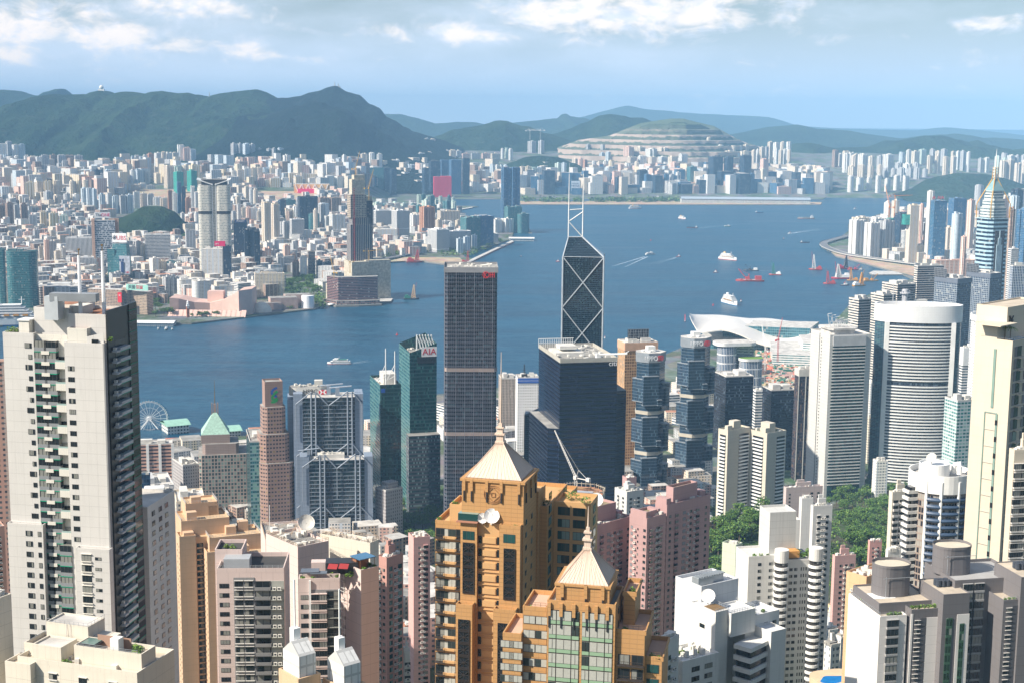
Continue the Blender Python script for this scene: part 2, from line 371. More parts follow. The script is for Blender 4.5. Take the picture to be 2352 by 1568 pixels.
ridge('low_headland',7950,[(2060,446),(2095,434),(2130,412),(2160,404),(2200,397),(2260,400),(2300,408),(2352,425),(2440,440)],380,HG,.2,12,90,20)
ridge('wooded_knoll',8600,[(1120,400),(1176,372),(1210,360),(1240,357),(1280,360),(1320,375),(1360,395)],500,HG,.25,13,60,20)
ridge('wooded_park_hill',5150,[(255,508),(300,492),(330,474),(370,474),(400,486),(425,510)],300,HG,.25,14,50,16)
# terraced quarry face on its hill
def quarry():
 m=bpy.data.materials.new('quarry_face');m.use_nodes=True;t=NT(m.node_tree)
 o=t.add('ShaderNodeTexCoord').outputs['Object'];uv=t.add('ShaderNodeUVMap',uv_map='uv').outputs[0]
 n=t.noise(o,.006,6,.65)
 rock=t.mix(n,(.34,.26,.21),(.62,.50,.42));veg=t.mix(n,(.05,.09,.035),(.10,.12,.08))
 hz=t.add('ShaderNodeSeparateXYZ',{0:o}).outputs[2]
 fr_=t.m('FRACT',t.m('DIVIDE',t.m('ADD',hz,.6),34.0));bench=t.m('LESS_THAN',t.m('ADD',fr_,t.m('MULTIPLY',t.m('SUBTRACT',t.noise(o,.02,6,.7),.5),1.5)),t.m('MULTIPLY',t.ss(hz,60,330),.62))
 up=t.ss(t.m('ADD',hz,t.m('MULTIPLY',n,110)),345,420)
 col=t.mix(t.m('MAXIMUM',t.m('MULTIPLY',bench,.9),up),rock,veg)
 b=t.add('ShaderNodeBsdfPrincipled',{'Base Color':col,'Roughness':1})
 t.t.links.new(b.outputs[0],t.add('ShaderNodeOutputMaterial').inputs[0])
 D=10000
 sky=[(1280,340),(1330,322),(1400,312),(1430,300),(1470,284),(1500,279),(1540,273),(1570,273),(1600,281),(1640,290),(1665,304),(1690,318),(1710,327),(1770,345)]
 def top(px):
  for(a,ya),(b_,yb)in zip(sky,sky[1:]):
   if px<=b_:return ya+(yb-ya)*(px-a)/(b_-a)
  return sky[-1][1]
 mb=MB()
 def fn(u,v):
  px=1280+490*u;q=P(px,top(px),D);R=q.z
  if v<.7:
   t_=v/.7;zz=20+(R-20)*t_;st=34.0
   k=zz/st;fl=floor(k);fr=k-fl
   z=(fl+min(1,fr*2))*st if zz<R*.93 else zz;t_=((fl+max(0,fr*2-1))*st-20)/(R-20)if zz<R*.93 else t_
   z=min(z,R);y=D-1100*(1-t_)+12*noise.noise(Vector((px*.05,fl,2)))
  else:
   t_=(v-.7)/.3;z=R*(1-t_);y=D+1200*t_
  return(q.x*(y/D)**.3,y,z)
 mb.grid(fn,160,150,smooth=False);structure('quarried_hill',mb,[m])
quarry()
# haze: one closed box of even density round the camera and the whole scene
hb=MB();x0,x1,y0,y1,z0,z1=-16000,16000,-700,28000,-4,760
hb.face([(x0,y0,z0),(x0,y1,z0),(x1,y1,z0),(x1,y0,z0)]);hb.face([(x0,y0,z1),(x1,y0,z1),(x1,y1,z1),(x0,y1,z1)])
hb.face([(x0,y0,z0),(x1,y0,z0),(x1,y0,z1),(x0,y0,z1)]);hb.face([(x0,y1,z0),(x0,y1,z1),(x1,y1,z1),(x1,y1,z0)])
hb.face([(x0,y0,z0),(x0,y0,z1),(x0,y1,z1),(x0,y1,z0)]);hb.face([(x1,y0,z0),(x1,y1,z0),(x1,y1,z1),(x1,y0,z1)])
hm=bpy.data.materials.new('haze');hm.use_nodes=True;ht=NT(hm.node_tree)
hv=ht.add('ShaderNodeVolumePrincipled',{'Color':(.35,.66,1.0),'Density':5.3e-5,'Anisotropy':-.35})
ht.t.links.new(hv.outputs[0],ht.add('ShaderNodeOutputMaterial').inputs['Volume'])
HZ=obj('haze',hb,[hm]);HZ['kind']='stuff'
# ---------------- tower blocks
ROOF=mat('roof_concrete',(.30,.29,.27),.9,var=.35,vs=.08);ROOFW=mat('roof_pale',(.52,.50,.47),.9,var=.3,vs=.1)
ROOFR=mat('roof_terracotta',(.42,.20,.12),.9,var=.3,vs=.1);WHITE=mat('white_paint',(.78,.78,.76),.5,var=.08);STEEL=mat('grey_steel',(.35,.37,.39),.45,var=.1)
DARK=mat('dark_metal',(.03,.03,.035),.5,var=.1);BLK=mat('black_glass',(.012,.016,.022),.06,var=0,spec=.8)
def st(k,word,wall,glass,**kw):STY[k]=(word,wall,glass,kw)
STY={}
st('c','cream',(.82,.70,.54),(.14,.16,.18),fh=3.2,bw=3.4,wf=.55,hf=.5,stripe=(3,.8,(.60,.56,.52)))
st('w','white',(.86,.82,.75),(.16,.20,.24),fh=3.2,bw=3.2,wf=.6,hf=.45,stripe=(4,1,(.62,.66,.70)))
st('p','pink',(.78,.50,.40),(.15,.15,.17),fh=3.1,bw=3.4,wf=.55,hf=.45,stripe=(3,.9,(.74,.62,.55)))
st('g','grey',(.50,.50,.50),(.10,.13,.17),fh=3.1,bw=3.2,wf=.6,hf=.5,stripe=(3,.7,(.62,.62,.62)))
st('b','pale blue',(.52,.62,.70),(.08,.14,.20),fh=3.1,bw=3.0,wf=.65,hf=.5,stripe=(3,.8,(.72,.74,.74)))
st('n','brown',(.36,.24,.18),(.06,.08,.10),fh=3.1,bw=3.2,wf=.65,hf=.55,stripe=(3,.6,(.50,.38,.30)))
st('k','dark glass',(.035,.055,.085),(.020,.045,.085),fh=4.0,bw=2.6,wf=.86,hf=.78,lit=.06,wrough=.4,rough=.1)
st('t','teal glass',(.09,.20,.22),(.03,.14,.16),fh=3.9,bw=2.4,wf=.9,hf=.6,lit=.08,wrough=.4,rough=.08)
st('l','blue glass',(.10,.20,.33),(.03,.10,.20),fh=3.9,bw=2.6,wf=.86,hf=.72,lit=.06,wrough=.4,rough=.08)
st('e','green netted',(.02,.30,.24),(.02,.24,.20),fh=3.5,bw=4,wf=.8,hf=.7,lit=.02,wrough=.8,rough=.8)
st('y','yellow and cream',(.72,.58,.36),(.16,.18,.18),fh=3.1,bw=3.4,wf=.5,hf=.45,stripe=(3,1,(.76,.72,.64)))
st('a','pale green',(.50,.66,.58),(.12,.18,.18),fh=3.1,bw=3.2,wf=.55,hf=.5,stripe=(3,1,(.76,.74,.66)))
st('o','orange brown',(.52,.24,.13),(.10,.10,.11),fh=3.1,bw=3.0,wf=.5,hf=.5,stripe=(4,.8,(.62,.40,.28)))
st('s','white banded',(.78,.76,.73),(.05,.08,.12),fh=3.8,bw=3.6,wf=.98,hf=.5,lit=.1)
st('v','white ribbed',(.80,.79,.77),(.03,.05,.08),fh=60,bw=3.4,wf=.5,hf=.97,lit=.0)
st('d','dark banded',(.42,.36,.32),(.02,.03,.05),fh=3.8,bw=3.6,wf=.98,hf=.6,lit=.08)
st('r','red',(.62,.03,.08),(.35,.02,.05),fh=4,bw=6,wf=.7,hf=.3,lit=0)
def sfac(k):w_,a,b,kw=STY[k];return fac(k,a,b,**kw)
def base_of(xl,xr,yb,D,z=5):
 if D is None:D=G((xl+xr)/2,yb,z).y
 return D
def dims(xl,xr,yt,D,a,r):
 q=P((xl+xr)/2,yt,D);L=P(xl,yt,D);R=P(xr,yt,D);Wd=(R.x-L.x)
 va=math.atan2(q.x,D);al=abs(a+va)
 w_=Wd*cos(va)/(cos(al)+r*sin(al))if True else Wd
 w_=Wd/((cos(al)+r*sin(al))/max(.3,cos(va)))
 return q,w_,w_*r
NT_=0
def tower(xl,xr,yt,yb=None,D=None,a=40,r=.8,s='c',pl='cross',label=None,name='tower_block',cat='tower block',group=None,roof=True,z0=0.0,parts=None,rm=None,seed=None,house=1.0,zb=5):
 rs=random.Random(seed if seed is not None else int(xl*7+yt*13));a=radians(a)
 if D is None:gp=Gt((xl+xr)/2,yb);D=gp.y;z0=gp.z-14 if gp.z>4 else z0
 q,w_,d_=dims(xl,xr,yt,D,a,r)
 fm,bw,fh=sfac(s)if isinstance(s,str)else s
 h=q.z-z0;poly=plan(pl,w_,d_)if isinstance(pl,str)else[(x*w_,y*d_)for x,y in pl]
 b=MB();b.prism(poly,0,h,0,1,bw)
 rh=MB();far=D>4300 if parts is None else not parts
 T=b if far else rh;hs=[]
 if roof:
  k=rs.choice([1,2,2,3])if w_>14 else 1
  for i in range(k):
   ww=w_*rs.uniform(.18,.34);dd=d_*rs.uniform(.25,.5);hh=rs.uniform(2.5,6.5)*house
   if not far:T=MB();hs.append(T)
   T.box(((i-(k-1)/2)*w_*.34+rs.uniform(-.04,.04)*w_,rs.uniform(-.1,.1)*d_,h),(ww,dd,hh),2 if far else 0,top=1)
  if not far:
   for i in range(5):rh.box((rs.uniform(-.35,.35)*w_,rs.uniform(-.35,.35)*d_,h),(rs.uniform(1.5,4),rs.uniform(1.5,4),rs.uniform(1,2.2)),1)
 WM=mat('plain_'+(s if isinstance(s,str)else 'wall'),STY[s][1]if isinstance(s,str)else(.6,.58,.55),.8)
 mats=[fm,rm or(ROOFW if rs.random()<.45 else ROOF),WM]
 if not far:
  for(x0,y0),(x1,y1)in zip(poly,poly[1:]+poly[:1]):
   L=math.hypot(x1-x0,y1-y0)
   if L>1.2:b.box(((x0+x1)/2*.995,(y0+y1)/2*.995,h),(L*.985,.35,1.2),2,atan2(y1-y0,x1-x0))
 if far:
  o=obj(name,b,mats,None,(q.x,D,z0),a);tag(o,label,cat,group);return o
 e=empty(name,(q.x,D,z0),a,label,cat,group);obj('wall',b,mats,e)
 for t_ in hs:obj('rooftop_house',t_,[WM,mats[1]],e)
 if roof:obj('roof_plant',rh,[WM,mats[1]],e)
 e['h']=h;e['w']=w_;e['d']=d_
 return e
ORD='first second third fourth fifth sixth seventh eighth ninth tenth eleventh twelfth thirteenth fourteenth fifteenth sixteenth'.split()
def row(desc,n,x0,x1,yt,yb,s='c',pl='cross',D=None,jt=2.0,jw=.22,gap=-.12,a=42,r=.85,group=None,what='tower',z0=0.0,name='tower_block'):
 if a==42:a=random.Random(int(x0+x1)).choice((24,34,42,48))
 if n>=5 and not isinstance(yt,list):n=max(3,round(n*.72))
 rs=random.Random(int(x0*3+(yt if not isinstance(yt,list)else yt[0])));W_=(x1-x0)/n;x=x0
 if yb:gp=Gt((x0+x1)/2,yb);D=gp.y;z0=gp.z-14 if gp.z>4 else 0
 for i in range(n):
  ww=W_*(1-gap)*(1+jw*rs.uniform(-1,1));k=s[i%len(s)]
  w1=STY[k][0];o_=ORD[i]if n>1 else ''
  lab=f"{w1} {what}, {o_} in the {desc}" if n>1 else f"{w1} {what} {desc}"
  yy=yt[i]if isinstance(yt,(list,tuple))else yt+rs.uniform(-jt,jt)*1.4;pk=pl if pl!='cross' else rs.choice(('cross','cross','ribs','ribs','oct'))
  tower(x+(W_-ww)/2,x+(W_+ww)/2,yy,None,D+rs.uniform(-.012,.012)*D,a+rs.uniform(-6,6),r*rs.uniform(.85,1.2),k,pk,lab,name=name,cat='tower block' if what.startswith('tower')else 'building',group=group or desc,z0=z0)
  x+=W_
# --- far left estates under the ridge
row('top estate at the far left edge',5,-2,57,328,370,'wgwbc',D=8600,jt=4)
row('row under the top estate at the far left',5,-4,44,358,405,'wbgwc',D=7900)
row('grey row left of the brown slabs',6,54,110,360,410,'wcwgwb',D=7500,jt=4)
row('brown and grey slab line at left',4,113,190,357,400,'ngng',pl='ribs',D=7800,jt=1,a=30)
row('red topped group at left',5,143,191,368,409,'gpnpg',D=7100)
row('dark cluster behind the yellow estate',5,182,218,388,432,'bgbwg',D=6700)
row('tall dark slab group above the wooded hill',4,217,266,390,443,'kkbk',pl='ribs',D=6500,jt=1)
row('pale row beside the dark slab group',7,266,343,393,425,'cbwbgcb',D=6900)
row('green roofed estate below the left ridge',5,300,338,358,396,'bwbwb',D=7700)
row('below the left ridge beside the green roofs',1,338,352,355,396,'o',D=7650)
row('white estate left of the pink pair',4,356,408,352,392,'wcwc',D=7800)
row('tallest estate under the left ridge',3,408,450,[334,340,344],373,'wpb',D=8300)
row('pink pair under the left ridge',2,452,475,334,363,'pp',D=8350)
row('broad dark slab line below the ridge saddle',4,530,586,331,374,'ggbg',pl='ribs',D=8200,jt=.6,gap=.0)
row('cream row above the sandy building site',6,378,456,381,430,'cacycc',D=6600)
row('net wrapped pair at the sandy site',2,394,456,395,442,'ee',D=6000,gap=.33,pl='box')
row('broad cream block left of the net wrapped pair',2,354,382,401,420,'cw',pl='box',D=6700,what='building',gap=0)
row('dark slab line behind the notched tower',4,463,531,383,413,'kkkk',pl='ribs',D=6700,jt=.5,gap=0)
row('pale row right of the notched tower top',6,530,590,389,433,'wcwcbw',D=6300,jt=4)
row('yellow estate at left, nearest towers',6,57,141,417,466,'ycycyc',D=5350,jt=2,gap=.02)
row('second yellow group at left',4,158,218,415,467,'cycn',D=5350,jt=2,gap=.02)
row('blue white trio right of the yellow estate',3,186,222,434,487,'bbb',D=4800)
row('grey blue estate above the wooded hill',7,226,305,449,490,'bwbgbwb',D=4750,jt=3)
row('brown block line at the left edge',4,-4,63,469,520,'nngn',pl='ribs',D=4400,gap=.0)
row('low cream row between the brown and blue blocks',7,62,186,473,486,'cwcpcwc',pl='box',D=4900,what='building',a=35,r=.4)
row('school and housing blocks by the park',4,64,158,491,533,'gyya',pl='ribs',D=4350,jt=3,gap=.15)
row('old white blocks above the sandy site',4,285,355,425,436,'wcwg',pl='box',D=6400,what='building',r=.4)
# --- central Kowloon skyline
row('grey pink estate under the domed mountain',4,592,634,342,377,'gpgg',D=8000,jt=.8,gap=0)
row('grey trio under the domed mountain',3,638,678,342,377,'bgg',D=8000,jt=.8)
row('small cream group under the domed mountain',3,618,645,373,390,'cwc',D=7200)
row('standing alone above the cream wall of towers',1,649,668,357,392,'w',D=7100)
row('cream wall of towers right of centre left',9,588,676,389,424,'cbcwcbcwb',D=6500,jt=2,gap=.02)
row('beside the orange mall, matt black',1,675,704,378,422,'k',pl='box',D=6450,a=10)
row('low cream group behind the matt black tower',4,676,725,371,382,'cwcc',D=7300)
row('small cream trio right of the matt black tower',3,703,727,381,402,'cpc',D=6700)
row('behind the orange mall with a stepped top',1,731,760,378,421,'k',pl='oct',D=6300,a=12)
row('low cream group behind the stepped dark tower',4,732,776,364,378,'wcwc',D=7500)
row('tall blue pair below the mountain face',4,766,805,334,372,'bbbb',D=8100,jt=.8)
row('blue white estate behind the unfinished tower',5,759,810,363,406,'wbwbw',D=6900,jt=4)
row('cream quartet below the mountain, right part',4,809,881,353,398,'wcww',D=7500,gap=.1)
row('pale group right of the teal office slab',4,898,972,[368,379,379,385],412,'wcbw',D=6800)
row('small trio below the brown pair',3,937,996,352,386,'wwc',D=7900,gap=.2)
row('brown pair standing high on the hill',5,947,1000,319,353,'ppgcp',D=8900,jt=.8,gap=0)
row('small cream group right of the brown pair',5,1008,1059,347,362,'cwcwc',D=8600)
row('long pink slab line on the hillside',6,1058,1150,353,368,'pgpcpw',pl='ribs',D=8500,r=.4,gap=0,jt=.8)
row('white pair at the end of the slab line',3,1149,1178,343,368,'waw',D=8450)
row('pink trio near the far shore centre',3,1078,1112,380,416,'ppc',D=7200)
row('grid faced office by the pink trio',1,1099,1125,398,422,'k',pl='box',D=6800,a=25)
row('blue white quartet near the far shore centre',4,1126,1167,378,421,'bwbb',D=7000)
row('pastel estate left of the black cut tower',5,1194,1245,384,428,'cyabw',D=7100)
row('cut corner tower on the far shore',1,1244,1276,390,446,'k',pl='box',D=6950,a=18)
row('pastel pair right of the cut corner tower',2,1276,1302,377,426,'ab',D=7200)
row('pink pair behind the cut corner tower',2,1249,1276,374,392,'pc',D=7700)
row('low white works by the far shore',2,1278,1311,427,443,'wc',pl='box',D=6900,what='building')
row('glass office with a white poster and its twin',2,1310,1359,400,439,'lk',pl='box',D=6980,a=12,gap=.06,jt=.5)
row('unfinished grey pair under white cranes',2,1211,1254,323,350,'gg',pl='ribs',D=9400,gap=.2)
row('grey group at the foot of the quarry',4,1345,1390,333,358,'gngg',D=9200,jt=.6,gap=0)
row('blue pair below the quarry group',2,1376,1404,350,371,'bb',D=8800)
row('orange trio on the far slope',3,1316,1350,367,391,'cpo',D=8000)
row('colourful white quartet on the far slope',4,1358,1411,371,399,'wcwy',D=7900)
row('back row of the cream quarry estate',6,1431,1535,341,374,'pcwcpc',D=8700,jt=4)
row('front row of the cream quarry estate',8,1440,1581,358,392,'cwcwcwcw',D=8100,jt=3,gap=.14)
row('lower row of the cream quarry estate',9,1431,1560,379,404,'wcgwcpwcc',D=7600,jt=5,gap=.12)
row('tall white pair in front of the quarry',3,1528,1581,320,359,'waw',D=9000,gap=.12)
row('tall white group in front of the quarry',5,1584,1634,316,359,'wcwcw',D=9100,jt=1.5)
row('tall group at the right end of the quarry',3,1638,1665,317,342,'wcg',D=9200)
row('cream bank of towers right of the quarry',9,1634,1721,337,364,'cwccwcpcw',D=8600,jt=4)
row('second bank of towers right of the quarry',7,1629,1720,349,372,'cccwccw',D=8400,jt=3)
row('cream bank left of the end cluster',5,1726,1766,343,385,'cwcgc',D=8200,jt=5)
row('white end cluster of the far shore, top row',6,1762,1819,330,372,'cwcwcw',D=8700,jt=2.5,gap=0)
row('white end cluster of the far shore, front row',5,1778,1818,344,383,'wcwcg',D=8000,jt=2,gap=0)
# offices along the far shore
for xl,xr,yt,yb,s,lb in[(1462,1488,391,441,'k','grid faced dark office near the middle of the far shore'),(1479,1496,401,442,'l','narrow blue glass office beside the grid faced office'),(1496,1523,403,443,'k','square dark glass office right of the narrow blue one'),(1524,1537,402,443,'l','slim glass office hugging the square dark one'),(1550,1587,418,443,'l','low broad blue glass office on the far shore'),(1578,1601,383,432,'t','blue green office tower above the low glass office'),(1591,1608,393,433,'l','blue office with green side above the pink factories'),(1627,1661,360,430,'k','largest dark glass tower on the far shore'),(1663,1685,361,428,'k','dark tower just right of the largest far shore tower'),(1699,1727,358,420,'k','dark tower with a notched side behind slimmer one'),(1701,1715,374,427,'l','slim dark blue tower in front of the notched one'),(1667,1690,394,427,'k','squat dark office in front of the twin dark towers'),(1643,1655,396,424,'p','small pink tower before the largest dark tower'),(1719,1734,400,444,'l','slender blue glass tower on the far shore right'),(1734,1746,417,441,'e','netted block beside the slender blue glass tower'),(1783,1798,411,441,'k','small dark tower left of the pink factories'),(1821,1834,385,424,'c','cream slab at the foot of the white cluster'),(1413,1428,407,440,'k','thin dark office behind the harbour masts'),(1552,1564,396,441,'w','white striped office amid the far shore offices'),(1504,1520,393,424,'p','reddish office with a flat top on the far shore'),(1537,1550,402,441,'g','grey narrow block between the glass offices'),(1608,1627,387,432,'g','grey tower left of the largest dark tower'),(1690,1701,398,436,'c','cream narrow tower among the dark offices'),(1746,1762,389,438,'c','pale block right of the netted one on the shore'),(1746,1766,366,404,'p','pinkish block behind the far shore offices')]:
 tower(xl,xr,yt,max(yb,436),None,28,.8,s,'box',lb,name='office_tower',cat='office tower',group='offices along the far shore')
row('low factory line on the far shore, left',8,1362,1462,424,441,'cwpcwgcw',pl='box',what='building',jt=5,a=25,r=.5)
row('low factory line on the far shore, middle',8,1590,1720,427,443,'pcwppwcp',pl='box',what='building',jt=2,a=20,r=.5)
row('low factory line on the far shore, right',5,1720,1845,428,442,'cwplp',pl='box',what='building',jt=3,a=20,r=.5)
row('mixed blocks behind the far shore, left',9,1300,1432,399,424,'cwybcwcap',pl='ribs',D=7500,jt=6)
row('mixed blocks behind the far shore, middle',10,1432,1560,399,425,'cpwgcgwcpw',pl='ribs',D=7350,jt=7)
row('mixed blocks behind the far shore, right',8,1600,1730,385,424,'gcwpcbcg',pl='ribs',D=7400,jt=8)
row('white cluster above the portal office',6,1821,1881,384,418,'wcwcww',D=7500,jt=4)
# --- hills to the right
row('upper row of the right hill estate',9,1913,1986,350,386,'nwcwcwcww',D=8100,jt=4)
row('second row of the right hill estate',9,1934,2050,361,398,'wcwcgwwcw',D=7800,jt=5)
row('cream trio below the right hill estate',5,1947,2032,382,408,'ccccw',D=7500,gap=.2,jt=2)
row('grey stepped row right of the cream trio',9,2026,2134,387,412,'ggggggggg',D=7500,jt=1.5,gap=.03)
row('grey back row below the red roofs',6,2034,2115,375,398,'ggwggg',D=7700,jt=1)
row('rounded white slabs on the right shore',7,1944,2092,[406,409,410,404,411,404,405],442,'wwwwwww',pl='round',D=7200,gap=.1,a=25)
row('colourful group below the right hills',6,2064,2127,347,378,'bwcacp',D=7900,jt=3)
row('peach towers of the right hill foot',4,2127,2200,360,402,'cccc',D=7600,jt=1.5,gap=.1)
row('grey pink trio behind the peach towers',3,2135,2176,346,378,'gcg',D=8000)
row('white quartet right of the peach towers',4,2183,2231,350,393,'cwgw',D=7800,gap=.02)
row('lone slab pair before the right green hills',2,2246,2274,364,393,'gw',pl='ribs',D=7800,jt=.5,gap=0)
row('pale green trio near the right edge',3,2284,2332,361,400,'aaa',D=7600,gap=.2)
row('grey group at the far right edge',4,2300,2360,356,396,'gwgg',D=7900)
row('cream towers at the right edge hill',4,2296,2364,372,425,'cccc',D=6900,jt=4)
def cull(stem_,keep,newname):
 L=[o for o in COL.objects if o.name.split('.')[0]==stem_ and not o.parent and o.type=='MESH']
 def sz(o):
  q=[proj((o.location.x+v[0],o.location.y+v[1],v[2]+o.location.z))for v in o.bound_box];return(max(p[0]for p in q)-min(p[0]for p in q))*min(60,max(p[1]for p in q)-min(p[1]for p in q))*(6500/o.location.y)**3
 L.sort(key=sz,reverse=True);mats=[];b=MB()
 for o in L[keep:]:
  me=o.data;M=Matrix.Translation(o.location)@Matrix.Rotation(o.rotation_euler.z,4,'Z');n=len(b.v);b.v+=[tuple(M@v.co)for v in me.vertices];uv=me.uv_layers[0].data;mi=[]
  for m in me.materials:
   if m not in mats:mats.append(m)
   mi.append(mats.index(m))
  for p in me.polygons:b.f.append(tuple(i+n for i in p.vertices));b.m.append(mi[p.material_index]);b.sm.append(False);b.uv+=[tuple(uv[i].uv)for i in p.loop_indices]
  bpy.data.objects.remove(o)
 if b.v:tag(obj(newname,b,mats),kind='stuff')
# ---------------- Kowloon side, nearer blocks and landmarks
def minv(e):return(Matrix.Translation(e.location)@Matrix.Rotation(e.rotation_euler.z,4,'Z')).inverted()
def wpart(e,name,mb,mats,label=None):
 b=MB();b.add(mb,minv(e));return tag(obj(name,b,mats,e),label)
def paint(name,c,**k):return mat(name,c,k.pop('rough',.55),var=k.pop('var',.06),**k)
RED=paint('sign_red',(.62,.015,.03));PINKS=paint('sign_pink',(.75,.01,.12));NAVY=paint('sign_navy',(.015,.04,.14));SWHITE=paint('sign_white',(.85,.85,.85));SBLACK=paint('sign_black',(.02,.02,.03));SBLUE=paint('sign_blue',(.02,.10,.42));SGREEN=paint('sign_green',(.02,.32,.07))
def sign(e,xl,xr,yt,yb,D,a,bg,words,legs=0.0,th=.6,name='rooftop_sign',zoff=0.0):
 c=P((xl+xr)/2,(yt+yb)/2,D);wd=(P(xr,yt,D)-P(xl,yt,D)).length/max(.3,cos(radians(a)));h=P(xl,yt,D).z-P(xl,yb,D).z
 R=Matrix.Translation((c.x,D,c.z-h/2))@Matrix.Rotation(radians(a),4,'Z');b=MB()
 if bg:b.box((0,0,0),(wd,th,h),0)
 if legs:
  for i in range(5):
   x=-wd*.45+i*wd*.225;b.tube((x,.8,-legs),(x,.8,h*.9),.25,1,4)
   b.tube((x,5,-legs),(x,.9,h*.8),.25,1,4)
  b.tube((-wd*.45,.8,h*.5),(wd*.45,.8,h*.5),.2,1,4)
 L=minv(e)@R;m2=MB();m2.add(b,L);s_=obj(name,m2,[bg or STEEL,STEEL],e)if b.v else None
 for tx,hs,u,v,mt,*xs in words:
  o=text(tx,h*hs,mt,s_ or e,(0,0,0),(0,0,0),xs=1,ext=.15,bold=0)
  o.matrix_local=L@Matrix.Translation((u*wd,-th/2-.2,v*h))@Matrix.Rotation(pi/2,4,'X')@Matrix.Diagonal((xs[0]if xs else 1,1,1,1))
 return s_
fac('m_cream',(.70,.67,.58),(.20,.26,.27),fh=3.9,bw=3.2,wf=.82,hf=.42,lit=.5,lite=(.55,.50,.42))
def mid(xl,xr,yt,yb,s,pl,label,D=None,a=40,r=.8,cat='building',name='building',group='blocks of the far shore city',**k):
 if 'D' not in k and D is None and yb is None:D=4000
 return tower(xl,xr,yt,yb,D,a,r,s,pl,label,name=name,cat=cat,group=group,parts=True,**k)
# the pale notched tower
def notched():
 D=3650;q=P(492,425,D);e=empty('notched_tower',(q.x,D,0),radians(8),'pale banded tower with winged dark crown rising above all its neighbours','tower')
 H_=q.z;w_=(P(530,425,D).x-P(455,425,D).x)*.96;d_=w_*.55;f=FS['m_cream']
 b=MB()
 for sx in(-1,1):
  pl=[(sx*w_*.28+x,y)for x,y in rrect(w_*.44,d_,9)]
  b.prism(pl,0,H_,0,1,3.2)
 b.box((0,d_*.1,0),(w_*.14,d_*.8,H_+1),0,top=1);obj('wall',b,[f[0],ROOFW],e)
 b=MB();zr=P(492,488,D).z
 for sx in(-1,1):b.prism([(sx*w_*.28+x*1.012,y*1.02)for x,y in rrect(w_*.44,d_,9)],zr-3,zr+4,0,0)
 obj('refuge_floor',b,[DARK],e)
 b=MB()
 for sx in(-1,1):b.box((sx*w_*.055,-d_*.42,0),(1.6,1.6,H_+4),0)
 obj('fin',b,[WHITE],e)
 b=MB();b.prism(rrect(w_*.8,d_*.8,8),H_,H_+14,0,1);obj('crown',b,[DARK,ROOF],e)
 zt=H_+13
 for sx in(-1,1):
  b=MB();b.face([(sx*w_*.03,-d_*.5,H_),(sx*w_*.53,-d_*.5,zt),(sx*w_*.53,d_*.4,zt+2),(sx*w_*.03,d_*.4,H_+3)]);b.face([(sx*w_*.03,-d_*.5,H_+2),(sx*w_*.53,-d_*.5,zt+2),(sx*w_*.53,d_*.4,zt+4),(sx*w_*.03,d_*.4,H_+5)])
  b.face([(sx*w_*.03,-d_*.5,H_),(sx*w_*.53,-d_*.5,zt),(sx*w_*.53,-d_*.5,zt+2.4),(sx*w_*.03,-d_*.5,H_+2.4)]);obj('wing',b,[WHITE],e)
  b=MB();b.tube((sx*w_*.1,0,H_+17),(sx*w_*.36,0,H_+17),.8,0);b.tube((sx*w_*.2,0,H_+14),(sx*w_*.2,0,H_+17),.8,0);obj('gondola_arm',b,[WHITE],e)
notched()
